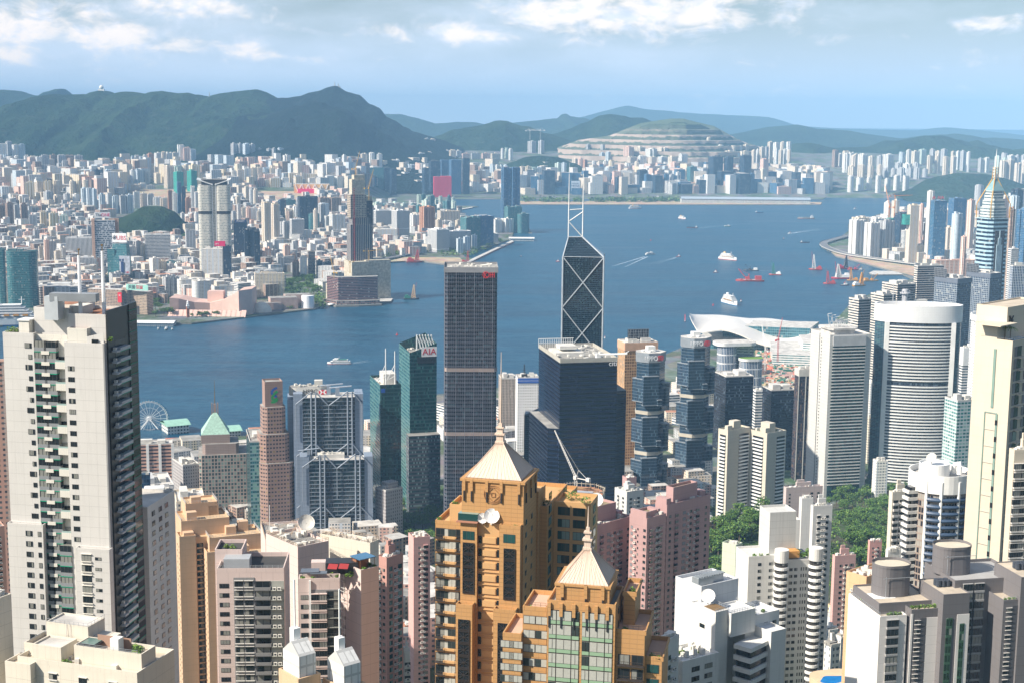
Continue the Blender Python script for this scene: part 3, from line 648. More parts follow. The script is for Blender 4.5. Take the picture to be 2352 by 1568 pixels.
# unfinished stepped tower on the promenade
fac('u_concrete',(.50,.42,.34),(.05,.05,.06),fh=4.2,bw=3.6,wf=.62,hf=.70,lit=.12,lite=(.45,.38,.30))
fac('u_glazed',(.46,.40,.36),(.03,.05,.08),fh=200,bw=4.4,wf=.62,hf=1.1,lit=0)
fac('u_side',(.10,.09,.11),(.03,.04,.07),fh=4.0,bw=4.4,wf=.7,hf=.72,lit=.1,lite=(.35,.25,.22))
NETM=mat('scaffold_netting',(.50,.45,.36),.95,var=.3,vs=.2,bump=.6,bs=.3)
def crane(e,base,h,jib,ang,tilt,m,parent=True,cw=.3,r=.9,luff=True):
 b=MB();x,y,z=base;s_=r
 for dx in(-1,1):
  for dy in(-1,1):b.tube((x+dx*s_,y+dy*s_,z),(x+dx*s_,y+dy*s_,z+h),.16*r+.1,0,4)
 n=int(h/(3*s_))+1
 for i in range(n):
  z0=z+h*i/n;z1=z+h*(i+1)/n;t=1 if i%2 else-1
  b.tube((x-t*s_,y-s_,z0),(x+t*s_,y-s_,z1),.12*r+.06,0,3);b.tube((x-s_,y-t*s_,z0),(x-s_,y+t*s_,z1),.12*r+.06,0,3)
 M_=wpart(e,'mast',b,[m])if e else b
 d=Vector((cos(radians(ang))*cos(radians(tilt)),sin(radians(ang))*cos(radians(tilt)),sin(radians(tilt))));sd=Vector((-sin(radians(ang)),cos(radians(ang)),0));up=d.cross(sd)*-1
 up=up if up.z>0 else-up
 o=Vector((x,y,z+h));b=MB();n=int(jib/(2.4*s_))+2
 for i in range(n):
  p0=o+d*jib*i/n;p1=o+d*jib*(i+1)/n;k0=1-.7*i/n;k1=1-.7*(i+1)/n
  b.tube(p0+sd*s_*.8*k0,p1+sd*s_*.8*k1,.16*r+.08,0,3);b.tube(p0-sd*s_*.8*k0,p1-sd*s_*.8*k1,.16*r+.08,0,3);b.tube(p0+up*s_*1.5*k0,p1+up*s_*1.5*k1,.16*r+.08,0,3)
  b.tube(p0+sd*s_*.8*k0,p1+up*s_*1.5*k1,.1*r+.05,0,3);b.tube(p0-sd*s_*.8*k0,p1+up*s_*1.5*k1,.1*r+.05,0,3);b.tube(p0+sd*s_*.8*k0,p1-sd*s_*.8*k1,.1*r+.05,0,3)
 if e:wpart(e,'jib',b,[m])
 h2=Vector((d.x,d.y,0)).normalized();b=MB();bk=o-h2*jib*cw
 b.box((bk.x,bk.y,bk.z-1*r),(3.4*r,2.6*r,3*r),0,radians(ang));b.tube(o,bk,.5*r,0,4);ap=o+Vector((0,0,7*r))-h2*3*r
 b.tube(o,ap,.3*r,0,4);b.tube(bk,ap,.2*r,0,4);b.tube(ap,o+d*jib*.8+up*1.0,.1*r,0,3);b.box((o.x,o.y,o.z-1),(3*r,3*r,3*r),0,radians(ang))
 if e:wpart(e,'counter_jib',b,[m])
YEL=paint('crane_yellow',(.62,.36,.06));CRW=paint('crane_white',(.62,.60,.57));CRR=paint('crane_red',(.42,.04,.04));CRB=paint('crane_orange',(.62,.22,.05))
def tcrane(px,pyb,D,h,jib,ang,tilt,m,label,r=1.0,group='tower cranes'):
 q=P(px,pyb,D);e=empty('tower_crane',(q.x,D,q.z),0,label,'crane',group);crane(e,(q.x,D,q.z),h,jib,ang,tilt,m,r=r);return e
def unfinished():
 D=3380;q=P(824,450,D);mpp=D/F
 e=empty('unfinished_tower',(q.x,D,0),radians(24),'unfinished stepped skyscraper wrapped in pale netting at its top','tower')
 def zz(y):return P(824,y,D).z
 def w_(a,b):return(b-a)*mpp
 b=MB()
 b.prism([(x,y)for x,y in rect(w_(795,858)*.78,30)],0,zz(515),0,2,4.4)
 b.prism(rect(w_(795,850)*.72,27),zz(515),zz(500),0,2,4.4);obj('wall',b,[FS['u_glazed'][0],FS['u_side'][0],ROOF],e)
 b=MB();b.box((w_(0,20),9,0),(w_(0,22),32,zz(462)),0,top=1,bw=4.4);obj('side_wing',b,[FS['u_side'][0],NETM],e)
 b=MB();b.prism([(x-5,y)for x,y in rect(w_(795,845)*.75,26)],zz(500),zz(447),0,1,3.6);obj('bare_frame',b,[FS['u_concrete'][0],ROOFW],e)
 b=MB();b.prism([(x-4,y)for x,y in rect(w_(800,838)*.82,22)],zz(446),zz(412),0,0);b.prism([(x-1,y)for x,y in rect(w_(806,838)*.8,18)],zz(412),zz(402),0,0)
 b.box((w_(0,22),9,zz(462)),(w_(0,18),26,10),0);obj('netting',b,[NETM],e)
 b=MB()
 for i in range(60):b.box((-w_(0,16),-16.5,i*4.0+20),(2.6,2.2,1.2),0)
 for dx in(-1,1):b.tube((-w_(0,16)+dx,-16.5,0),(-w_(0,16)+dx,-16.5,zz(445)),.3,0,4)
 obj('hoist',b,[CRR],e)
 b=MB();b.box((-8,-6,0),(w_(0,42),60,zz(598)),0);b.box((36,4,0),(w_(0,60),70,zz(592)*.96),0);b.box((50,60,0),(w_(0,46),60,zz(620)),0);b.box((-62,-30,0),(44,36,zz(646)),0);obj('podium',b,[NETM],e,a=0)
unfinished()
tcrane(817,403,3330,14,44,62,66,YEL,'yellow luffing crane on top of the unfinished tower',.9)
tcrane(847,460,3300,26,46,55,68,YEL,'yellow crane climbing the right side of the unfinished tower',.9)
tcrane(804,628,3150,24,26,200,38,YEL,'yellow crane left of the netted podium',.8)
tcrane(767,640,3020,12,40,130,68,YEL,'yellow crane standing over the low netted wing',.8)
tcrane(847,598,3200,20,36,20,4,YEL,'yellow hammerhead crane on the netted podium',.8)
# brown banded hotel by the water
fac('hotel_band',(.30,.17,.16),(.03,.035,.05),fh=3.6,bw=3.4,wf=1.1,hf=.58,lit=.05)
def hotel():
 D=3290;q=P(812,640,D);e=empty('waterfront_hotel',(q.x,D,0),0,'brown and pink banded hotel stepping out over the water','hotel');mp=D/F
 def zz(y):return P(812,y,D).z
 b=MB();hgt=zz(632)
 pts=[(-54,-6),(-28,-30),(10,-20),(49,-6),(49,14),(10,0),(-28,-8),(-48,14)];pts=[(x*1.1,y*1.1)for x,y in pts]
 b.prism(pts,12,hgt-2,0,1,3.4);
 obj('wall',b,[FS['hotel_band'][0],ROOF],e)
 b=MB();b.prism([(x*1.1,y)for x,y in[(-62,0),(-30,-44),(14,-34),(55,-16),(52,14),(-50,20)]],0,12,0,1,3.4);obj('podium',b,[fac('hotel_base',(.30,.18,.15),(.03,.07,.09),fh=5,bw=5,wf=.8,hf=.6)[0],ROOF],e)
 b=MB();b.prism([(-74,-6),(-34,-54),(16,-44),(66,-24),(62,14),(-60,20)],-1,3.6,0,0);obj('terrace',b,[QUAY],e)
hotel()
def shelters():
 for i,(x,y)in enumerate([(760,704),(788,703),(801,702),(817,700),(833,697.5),(849,694.5),(865,692)]):
  q=G(x,y,0);e=empty('jetty_shelter',(q.x,q.y,0),.3,f'white tent roofed jetty in the water, {ORD[i]} from left','jetty','white jetties along the hotel')
  b=MB();b.lathe([(7.5,4.5),(6.5,6.6),(0,7.2)],n=10,mi=0);b.lathe([(7.5,4.5),(0,5)],n=10);obj('roof',b,[WHITE],e)
  b=MB();b.box((0,0,0),(12,8,1.4),0);[b.tube((sx*5,sy*3,1),(sx*5,sy*3,5),.35,0,4)for sx in(-1,1)for sy in(-1,1)];obj('deck',b,[QUAY],e)
shelters()
# blocks, near to far; style, plan and label for each
KB=[(12,88,577,702,'t','round','teal glass office with a brown roof band at left',dict(a=12,r=.7,D=3170)),(-6,12,574,705,'t','round','teal office cut off by the left edge',dict(a=12,r=.8,D=3200)),(150,216,546,606,'v','box','black glass slab with white columns in front of it',dict(a=12,r=.5)),(181,216,591,632,'v','box','small white ribbed block left of the brown finned tower',dict(a=14)),(332,391,539,620,'s','box','glass tower banded in white and teal, red crane deck on top',dict(a=16,r=.6)),(371,418,600,634,'t','box','low teal glass cube below the banded tower',dict(a=14,r=.7)),(425,449,530,592,'g','box','plain dark grey slab beside the pale notched tower',dict(a=20)),(348,372,608,640,'l','box','small dark blue block left of the teal cube',dict(a=14)),(405,416,550,592,'w','box','thin white building left of the plain grey slab',{}),(408,428,571,612,'c','ribs','beige block below the thin white building',{}),(512,531,566,640,'k','box','black office carrying the pink roof sign',dict(a=10,D=3560)),(536,567,509,592,'k','box','navy tower carrying a dark roof board',dict(a=12,r=.7,D=4150)),(560,595,527,620,'k','ribs','white framed dark tower right of the navy tower',dict(a=14,D=3950)),(583,597,533,640,'k','box','dark slab edge left of the white striped tower',dict(a=14,D=3800)),(342,376,640,683,'c','ribs','greyish hotel wing nearest the ferry pier trees',dict(a=24)),(372,413,636,684,'g','ribs','grey brown hotel wing with deep bays',dict(a=30)),(405,442,642,690,'w','round','white hotel wing with rounded ends',dict(a=24)),(438,484,645,694,'w','round','pale hotel wing right behind the pink hall',dict(a=24)),(534,565,625,668,'w','box','white gridded office behind the tall end of the pink hall',dict(a=20)),(565,600,628,672,'g','box','grey gridded office behind the rightmost pink wall',dict(a=20)),(485,560,656,688,'w','box','old pale hotel with an arcade behind the pink hall',dict(a=24,r=.5)),(665,699,504,563,'v','box','white striped tower standing alone in mid city',dict(a=22,r=.7)),(683,730,452,540,'k','ribs','broad dark tower behind the white striped one',dict(a=20,r=.5)),(730,757,455,497,'n','ribs','green brown block left of its wider twin',dict(a=24)),(756,784,455,497,'n','ribs','green brown block right, next to the unfinished tower',dict(a=24)),(731,756,469,530,'b','ribs','blue green block in front of the brown pair',dict(a=24)),(708,734,492,541,'t','round','glass hotel with a curved white roof fin',dict(a=10)),(745,768,497,541,'w','ribs','white flats left of the arched flats',dict(a=24)),(756,793,493,544,'w','ribs','white flats with an arched roofline',dict(a=24)),(640,678,510,560,'g','ribs','grey flats left of the white striped tower',{}),(600,622,466,540,'c','ribs','tall tan flats in the middle city',dict(D=4500)),(622,642,470,530,'c','ribs','cream flats next to the tall tan ones',dict(D=4600)),(640,678,459,490,'t','box','green glass block in the middle city',dict(a=20)),(858,900,484,532,'v','box','white ribbed hotel tower, left one of two',dict(a=22,r=.5)),(899,941,484,550,'v','box','white ribbed hotel tower with blue end, right one of two',dict(a=30,r=.9)),(858,912,527,557,'w','box','low white hotel block with small square windows',dict(a=14,r=.5)),(940,964,494,536,'w','ribs','white flats between the hotel and the orange slab',{}),(963,1000,476,542,'o','ribs','orange brown ribbed slab near the bay',dict(a=30)),(1004,1057,485,527,'c','ribs','broad cream flats right of the orange slab',dict(a=22,r=.5)),(982,1032,527,578,'v','box','white stepped hotel block on the quay, front part',dict(a=35,r=1.2)),(1020,1082,531,574,'v','box','white stepped hotel block on the quay, long rear part',dict(a=24,r=.4)),(1048,1064,549,582,'b','box','pale blue stair tower at the hotel block, left',dict(a=24)),(1064,1080,545,577,'b','box','pale blue stair tower at the hotel block, middle',dict(a=24)),(1080,1096,541,571,'b','box','pale blue stair tower at the hotel block, right',dict(a=24)),(1057,1104,500,552,'t','box','dark teal glass office with slanted white top, front one',dict(a=30,D=4700)),(1085,1134,496,540,'l','box','blue glass office with white roof frame by the bay',dict(a=24,D=4800)),(1103,1145,537,558,'s','box','low glass podium on the bay promenade',dict(a=24,r=.5)),(1128,1153,505,535,'w','ribs','white flats below the tall blue tower, left',{}),(1150,1180,503,534,'w','ribs','white flats below the tall blue tower, right',{}),(1151,1174,387,530,'l','ribs','very tall blue glass tower by the bay, left half',dict(a=20,r=1)),(1172,1195,386,530,'l','ribs','very tall blue glass tower by the bay, right half',dict(a=20,r=1)),(1158,1199,476,533,'t','box','netted blue green tower rising beside the tall blue one',dict(a=20)),(1186,1218,492,534,'t','round','lower netted blue green tower at the tip',dict(a=20)),(845,881,386,441,'t','box','broad teal office slab beyond the runway bay',dict(D=7800,a=10,r=.4)),(881,897,386,441,'k','box','dark office slab joined to the teal one',dict(D=7800,a=20)),(895,911,389,441,'k','box','dark pointed office right of the teal slab',dict(D=7700,a=30)),(969,985,387,434,'k','box','dark narrow office left of the red hotel',dict(D=7800)),(984,1012,371,434,'k','box','dark bluish tower behind the red hotel, left',dict(D=7900,a=20)),(1010,1031,369,430,'l','box','blue tower directly behind the red hotel',dict(D=8000,a=20)),(1031,1060,368,440,'l','box','blue framed glass tower right of the red hotel',dict(D=7850,a=20)),(1062,1079,365,440,'k','box','slate tower at the right of the red hotel group',dict(D=7900,a=20)),(995,1037,407,443,'r','box','red glass hotel among dark office towers',dict(D=7600,a=8,r=.6)),]
for xl,xr,yt,yb,s,pl,lb,k in KB:
 big=any(q in lb for q in('tower','slab'));k=dict(k)
 mid(xl,xr,yt,yb,s,pl,lb,name='tower' if big else 'building',cat='tower' if big else 'building',**k)
# named signs and their buildings
def the_one():
 D=3900;q=P(240,503,D);e=empty('finned_tower',(q.x,D,0),radians(14),'glass mall tower with a tall brown side wall and white lettered board','tower')
 zz=lambda y:P(240,y,D).z;mp=D/F
 b=MB();b.box((0,0,0),(46*mp,34,zz(506)),0,top=1,bw=3);b.box((20*mp,22,0),(22*mp,22,zz(503)),2,top=1)
 obj('wall',b,[fac('one_band',(.50,.52,.55),(.03,.06,.10),fh=5,bw=3,wf=1.1,hf=.6,lit=.25,lite=(.6,.62,.64))[0],ROOF,sfac('o')[0]],e)
 b=MB();b.box((-25.5*mp,-6,0),(7*mp,26,zz(502)),0);obj('side_wall',b,[mat('tan_wall',(.56,.36,.26),.7)],e)
 sign(e,218,252,488,501,D-18,14,SWHITE,[('The',.75,-.24,.5,SBLACK,.9),('ONE',.8,.2,.5,PINKS,.9)],6)
 b=MB()
 for i in range(22):
  z=zz(620)+i*(zz(560)-zz(620))/22;x=(-16+random.random()*26)*mp;b.tube((x,-18,z),(x+random.uniform(-8,8),-18,z+random.uniform(4,9)),.45,0,4)
 obj('lattice_screen',b,[WHITE],e)
the_one()
def bank_bow():
 D=3500;q=P(278,560,D);e=empty('bowed_tower',(q.x,D,0),radians(-6),'teal glass tower leaning in an arc under a white bank board','tower');zz=lambda y:P(278,y,D).z;mp=D/F;h=zz(560)
 b=MB();n=14;W2=17*mp
 def off(t):return 14*t*t
 for i in range(n):
  t0,t1=i/n,(i+1)/n;o0,o1=off(t0),off(t1);z0,z1=h*t0,h*t1;c=(5-12*t0*t0)*mp*.6;c1=(5-12*t1*t1)*mp*.6
  A=[(-W2+c,-16+o0,z0),(W2+c,-16+o0,z0),(W2+c,16,z0),(-W2+c,16,z0)];B=[(-W2+c1,-16+o1,z1),(W2+c1,-16+o1,z1),(W2+c1,16,z1),(-W2+c1,16,z1)]
  for k in range(4):
   j=(k+1)%4;L=2*W2 if k%2==0 else 30;b.face([A[k],A[j],B[j],B[k]],0,[(k*60,z0),(k*60+L,z0),(k*60+L,z1),(k*60,z1)])
 b.face(B,1);obj('wall',b,[sfac('t')[0],ROOF],e)
 b=MB();b.box((-16*mp-6,4,0),(18,26,zz(572)),0,top=1);obj('side_block',b,[sfac('t')[0],ROOF],e)
 sign(e,257,291,536,557,D-3,-6,SWHITE,[('❋',.7,-.32,.5,SBLACK),('UBS',.62,.14,.47,RED,1.05)],3)
 sign(e,274,299,588,630,D-19,-8,mat('poster_grey',(.42,.45,.52),.5,var=.3,vs=.15),[('專業',.16,-.3,.75,NAVY),('UBS',.12,.25,.1,RED)],name='poster')
 b=MB();b.box((9,-19.5,zz(624)),(7,.4,26),0);obj('printed_figure',b,[NAVY],e)
bank_bow()
def long_hotel():
 D=3080;q=P(320,668,D);e=empty('long_brown_hotel',(q.x,D,0),radians(-22),'long tan hotel with rows of deep window boxes and a mint roof board','hotel');zz=lambda y:P(320,y,D).z;mp=D/F
 f=fac('egg_crate',(.56,.42,.31),(.07,.06,.07),fh=3.3,bw=3.6,wf=.7,hf=.6,lit=.2,lite=(.3,.24,.2))
 b=MB();b.box((0,0,0),(58*mp,22,zz(668)),0,top=1,bw=3.6);obj('wall',b,[f[0],ROOFW],e)
 b=MB();b.box((-68*mp,-26,0),(86*mp,24,zz(664)),0,radians(8),top=1,bw=3.6);b.box((-25*mp,-4,0),(16*mp,34,zz(660)),0,top=1,bw=3.6);obj('wing',b,[f[0],ROOFW],e)
 sign(e,288,342,654,667,D-22,-16,mat('mint_board',(.35,.68,.58),.5),[('英國',.8,-.25,.5,SBLACK,.9),('保誠',.8,.1,.5,RED,.9)],3)
 sign(e,270,280,672,695,D-26,-22,RED,[('保',.2,0,.7,SWHITE)],name='banner')
long_hotel()
def curved_office():
 D=3250;q=P(135,658,D);e=empty('curved_white_office',(q.x,D,0),radians(10),'white banded office with a concave curved front at left','building');zz=lambda y:P(135,y,D).z;mp=D/F;h=zz(656)
 pts=[(-45*mp,-22),(-22*mp,-20)]+[(-18*mp+40*mp*i/8,-20+16*sin(pi*i/8))for i in range(9)]+[(45*mp,-22),(45*mp,26),(-45*mp,26)]
 b=MB();b.prism(pts,0,h,0,1,3.6,cont=True);obj('wall',b,[sfac('s')[0],ROOFW],e)
 b=MB();b.box((0,6,h),(50,14,5),0);obj('rooftop_house',b,[WHITE],e)
curved_office()
e=mid(463,512,572,652,'w','box','white hotel with dark square windows and an open roof frame',D=3560,a=8,r=.5,cat='hotel',name='city_hotel')
sign(e,493,517,554,566,3540,8,PINKS,[('art',.6,-.25,.5,SWHITE)],4)
e=mid(536,566,512,560,'k','box','upper stage of the navy tower with a name board',D=4120,a=12,r=.6,cat='tower',name='tower')
sign(e,540,565,505,512,4090,12,NAVY,[('PIAGET',.8,0,.5,SWHITE)],2)
# pink arts hall with swept roof, and clock tower
PKT=mat('pink_tile',(.66,.45,.38),.6,var=.1,vs=.05)
def hall():
 D=3060;e=empty('arts_hall',(P(480,700,D).x,D,0),0,'windowless pink tiled hall with a swooping roof on the waterfront','concert hall');mp=D/F
 def pt(px,py,dy=0):q=P(px,py,D+dy);return(q.x,q.y,q.z)
 b=MB();back=60
 top=[(389,684),(410,686),(445,694),(482,696),(510,690),(530,680),(548,668)]
 dy=[0,6,20,30,20,8,-4]
 T=[pt(x,y,d)for(x,y),d in zip(top,dy)]
 for A,B in zip(T,T[1:]):
  b.face([(A[0],A[1],2),(B[0],B[1],2),B,A],0);b.face([A,B,(B[0],B[1]+back,B[2]),(A[0],A[1]+back,A[2])],0)
  b.face([(A[0],A[1]+back,2),(A[0],A[1]+back,A[2]),(B[0],B[1]+back,B[2]),(B[0],B[1]+back,2)],0)
 A=T[0];b.face([(A[0],A[1]+back,2),(A[0],A[1],2),A,(A[0],A[1]+back,A[2])],0)
 A=T[-1];R=pt(578,664,24);b.face([(A[0],A[1],2),(R[0],R[1],2),R,A],0);b.face([(A[0],A[1]+back,2),(R[0],R[1]+back,2),(R[0],R[1]+back,R[2]),(A[0],A[1]+back,A[2])][::-1],0)
 b.face([A,R,(R[0],R[1]+back,R[2]),(A[0],A[1]+back,A[2])],0);b.face([(R[0],R[1],2),(R[0],R[1]+back,2),(R[0],R[1]+back,R[2]),R],0)
 wpart(e,'wall',b,[PKT]);b=MB()
 for i in range(16):
  x=pt(395+i*11,722)[0];b.face([(x-6,D-16,2),(x+6,D-16,2),(x+6,D-1,15),(x-6,D-1,15)],0)
  b.face([(x-6,D-16,2),(x-6,D-1,15),(x-6,D-1,2)],0)
 wpart(e,'buttress',b,[PKT]);b=MB();q=pt(497,668,60);b.box((q[0],D+60,0),(34,24,q[2]),0);wpart(e,'fly_tower',b,[PKT])
hall()
def clock():
 q=G(432,729,3);e=empty('clock_tower',(q.x,q.y,3),.4,'slim red brick clock tower before the pink hall','clock tower');k=(P(432,690,q.y).z-3)/44
 b=MB();b.box((0,0,0),(7*k,7*k,28*k),0);obj('shaft',b,[mat('clock_brick',(.42,.16,.10),.8)],e)
 b=MB();b.box((0,0,28*k),(7.8*k,7.8*k,2),0);b.box((0,0,30*k),(6*k,6*k,5*k),0);b.lathe([(2.6*k,35*k),(2.6*k,38.5*k),(3*k,39*k),(2.4*k,41*k),(.6*k,43*k),(0,46*k)],n=8);obj('belfry',b,[SWHITE],e)
 b=MB();b.tube((0,-3.8*k,25*k),(0,-3.4*k,25*k),2*k,0,12);obj('clock_face',b,[SWHITE],e)
clock()
# dome and museum blocks east of the hall
def museum():
 D=3190;q=P(650,690,D);e=empty('art_museum',(q.x,D,0),radians(18),'low tan museum blocks near the water right of the hall','museum');m=mat('tan_tile',(.50,.36,.31),.7)
 b=MB();b.box((0,0,0),(60,34,P(650,682,D).z),0,top=1);b.box((36,30,0),(56,26,P(650,680,D).z),0,top=1);b.box((-26,-14,0),(36,20,P(650,692,D).z),0,top=1);obj('wall',b,[m,ROOF],e)
 q=P(600,690,3130);e=empty('planetarium_dome',(q.x,3130,0),0,'pale egg shaped dome beside the pink hall','dome');b=MB();r_=26*3000/F
 b.lathe([(r_*cos(t),max(0,q.z*0+24*sin(t)))for t in[i*pi/2/8 for i in range(9)]],n=24);obj('dome',b,[mat('dome_tile',(.72,.64,.54),.6)],e)
 q=P(706,700,3200);e=empty('white_curved_wall',(q.x,3200,0),radians(-10),'tall white slanted wall block at the end of the promenade','building');b=MB();b.lathe([(14,0),(12,30)],n=10,a0=pi,a1=2*pi);b.box((0,4,0),(26,10,30),0);obj('wall',b,[SWHITE],e)
museum()
e=mid(584,653,628,682,'c','box','broad gridded hotel under a white bank name board',D=3390,a=14,r=.35,cat='hotel',name='city_hotel')
sign(e,588,648,615,631,3370,14,None,[('中国建设银行',.5,.08,.72,SWHITE,1.15),('China Construction Bank',.3,.08,.2,SWHITE,1.0),('◕',.9,-.42,.5,SWHITE)],3)
def mall():
 D=Gt(716,443).y;z_=Gt(716,443).z-3;q=P(716,425,D);e=empty('orange_mall',(q.x,D,z_),radians(6),'orange and pink patterned mall before the far towers','mall');mp=D/F;h=P(716,423,D).z-z_
 f=fac('mall_skin',(.72,.42,.12),(.75,.55,.30),fh=4,bw=6,wf=.5,hf=.5,lit=.3,lite=(.75,.6,.5),rough=.6)
 b=MB();b.box((0,0,0),(80*mp,60,h),0,top=1,bw=6);obj('wall',b,[f[0],ROOFW],e);b=MB();b.box((-12*mp,-40,0),(38*mp,20,h*.5),0);obj('pink_front',b,[PINKS],e)
 b=MB()
 for i in range(5):
  x=(-30+i*15)*mp
  for s_ in(-1,1):b.tube((x,-31,4),(x+s_*7*mp,-31,h-2),2.2,0,4)
 obj('brace',b,[SWHITE],e)
mall()
e=mid(1310,1333,399,441,'l','box','glass office wearing a large white poster on the far shore',D=8000,a=10,r=.5,cat='office tower',name='office_tower')
sign(e,1312,1332,416,439,7950,8,mat('poster_pale',(.60,.68,.76),.5),[('Manulife',.2,0,.72,NAVY),('MOVE',.34,0,.45,NAVY,.9)],name='poster')
def portal():
 D=G(1875,443).y;q=P(1875,405,D);e=empty('portal_office',(q.x,D,0),radians(8),'dark office shaped like a doorway with a white name strip','office tower');mp=D/F;h=P(1875,401,D).z
 b=MB();w_=56*mp
 for s_ in(-1,1):b.box((s_*w_*.36,0,0),(w_*.28,50,h),0,top=1)
 b.box((0,0,h*.72),(w_*.44,50,h*.28),0,top=1);obj('wall',b,[sfac('k')[0],ROOF],e);b=MB();b.box((0,-27,h*.93),(w_*.8,3,h*.05),0);obj('name_strip',b,[SWHITE],e)
portal()
# rows of the dense middle city
def krow(*a,**k):row(*a,what='block',name='city_block',**k)
krow('line above the low cream row',6,100,185,446,480,'gcgwgb',D=5600,jt=6)
krow('left city line behind the black slab',9,-5,112,536,570,'gcbpgwngc',D=4000,jt=6,gap=.1,group='left city line')
krow('left city line beside the park',8,112,215,520,560,'cpgcwgnc',D=4150,jt=8,group='left city line')
krow('left city line above the teal office',8,75,150,565,620,'gcpgcwng',D=3700,jt=10)
krow('city line right of the bowed tower',6,300,345,560,620,'wgcpgc',D=3850,jt=8)
krow('city line under the sandy site',9,305,402,448,476,'wcgwcwcgw',D=5500,jt=6)
krow('pink and red group left of the notched tower',7,385,458,[438,444,420,430,455,430,442],495,'owlkoww',D=5000)
krow('pink group below the red ones',5,414,456,492,530,'wppwn',D=4450,jt=6)
krow('city line right of the notched tower',8,531,592,440,480,'wcgcwcgw',D=5300,jt=9)
krow('second city line right of the notched tower',8,531,600,476,520,'gwcpwcgw',D=4700,jt=9)
krow('city line in front of the runway bay, left',9,588,690,470,500,'wcgkcwpcg',D=4900,jt=9)
krow('city line in front of the runway bay, right',6,690,745,480,540,'cwcgwc',D=4300,jt=8)
krow('low row below the notched tower',8,540,640,560,600,'wpgcwgcw',pl='box',D=3750,jt=6,r=.9)
krow('low row behind the gridded hotel',9,540,650,586,620,'cwgpwgcgw',pl='box',D=3500,jt=6)
krow('museum quarter row, left',8,590,680,575,615,'wpgwpnwp',pl='box',D=3550,jt=8)
krow('museum quarter row, middle',7,665,765,560,600,'gwwgndw',pl='box',D=3650,jt=5,gap=.02)
krow('dark office row left of the netted podium',5,670,760,[603,590,578,600,603],640,'nwdkk',pl='box',D=3300,gap=.02,a=20)
krow('row above the white hotels',7,856,960,467,484,'ataatat',D=5500,jt=2,gap=.0)
krow('teal estate by the runway bay',9,958,1046,[449,447,452,450,460,452,466,450,454],487,'atataaata',D=5300)
krow('lower teal estate by the runway bay',8,955,1050,466,500,'tatwtatt',D=5000,jt=5)
krow('flats row behind the stepped hotel',7,985,1060,505,540,'wcwwcww',D=4700,jt=6)
krow('hillside row left of the pale hotels',7,300,372,606,640,'wgcwncw',pl='box',D=3420,jt=6)
krow('row behind the curved white office',7,85,182,632,660,'glgcgwg',pl='box',D=3400,jt=3,r=.9)
krow('row behind the long tan hotel',7,185,300,634,668,'pwcgnwc',pl='box',D=3300,jt=5)
krow('row behind the hotel wings',8,345,455,600,640,'wcgwpgcw',pl='box',D=3480,jt=8)
# low roofs, one mass
def inpoly(x,y,pg):
 r_=False
 for(x1,y1),(x2,y2)in zip(pg,pg[1:]+pg[:1]):
  if(y1>y)!=(y2>y)and x<(x2-x1)*(y-y1)/(y2-y1)+x1:r_=not r_
 return r_
def lowmass(name,pg,n,lo,hi,styles,a0,seed,excl=(),size=(12,34),zf=None,hf=None):
 rs=random.Random(seed);bs={k:MB()for k in styles};xs=[p[0]for p in pg];ys=[p[1]for p in pg];ns=0;g=0;allb=MB();mats=[]
 for k in styles:mats+=[sfac(k)[0]]
 mats+=[ROOF,ROOFW,ROOFR];nm=len(styles)
 while ns<n and g<n*20:
  g+=1;x,y=rs.uniform(min(xs),max(xs)),rs.uniform(min(ys),max(ys))
  if not inpoly(x,y,pg)or any(a<=x<=c and b<=y<=d for a,b,c,d in excl):continue
  q=hf(x,y)if hf else G(x,y,3);ns+=1;w_=rs.uniform(*size);i=rs.randrange(nm);gz=zf(q.x,q.y)-4 if zf else 0
  allb.box((q.x,q.y,gz),(w_,w_*rs.uniform(.6,1.4),rs.uniform(lo,hi)+(4 if zf else 0)),i,radians(a0+rs.choice((0,0,0,20,-14))+rs.uniform(-4,4)),top=nm+rs.choice((0,1,1,2)if rs.random()<.3 else(0,1)))
 return tag(obj(name,allb,mats),kind='stuff')
lowmass('low_city_roofs',[(-20,700),(-20,450),(500,440),(760,440),(850,470),(1040,480),(1130,520),(1060,560),(940,590),(860,595),(820,660),(720,670),(560,690),(330,700)],2600,12,42,'wcgpnwcs',42,5,[(255,465,425,548),(640,632,740,700),(285,435,455,465),(585,436,720,462)],zf=zt,hf=Gt)
lowmass('low_shore_roofs',[(1050,446),(1240,440),(1300,440),(1900,442),(1900,400),(1600,390),(1300,400),(1090,420),(600,432),(600,395)],1300,14,60,'wcgpwlcy',20,6,[(855,425,960,444)],(20,55),zf=zt,hf=Gt)
lowmass('far_shore_offices',[(1196,446),(1560,446),(1900,446),(1900,432),(1560,432),(1196,434)],190,25,110,'wckplgwcsl',18,16,[],(28,70),zf=zt,hf=Gt)
lowmass('far_city_midrise',[(-20,470),(-20,405),(500,395),(900,395),(1100,405),(1300,412),(1900,412),(1900,432),(1200,436),(1050,440),(850,430),(500,440)],820,30,105,'wcgpbwcyn',42,17,[(285,425,460,470),(585,425,735,465),(855,425,960,444)],(22,50),zf=zt,hf=Gt)
sb=MB()
for pts in([(285,437),(455,437),(458,462),(400,466),(330,458),(285,450)],[(588,440),(680,441),(735,447),(720,462),(590,463)]):
 q=[Gt(x,y)for x,y in pts];sb.face([(p.x,p.y,p.z+1.5)for p in q][::-1])
structure('sandy_site_ground',sb,[SAND])
cull('tower_block',296,'distant_tower_blocks')
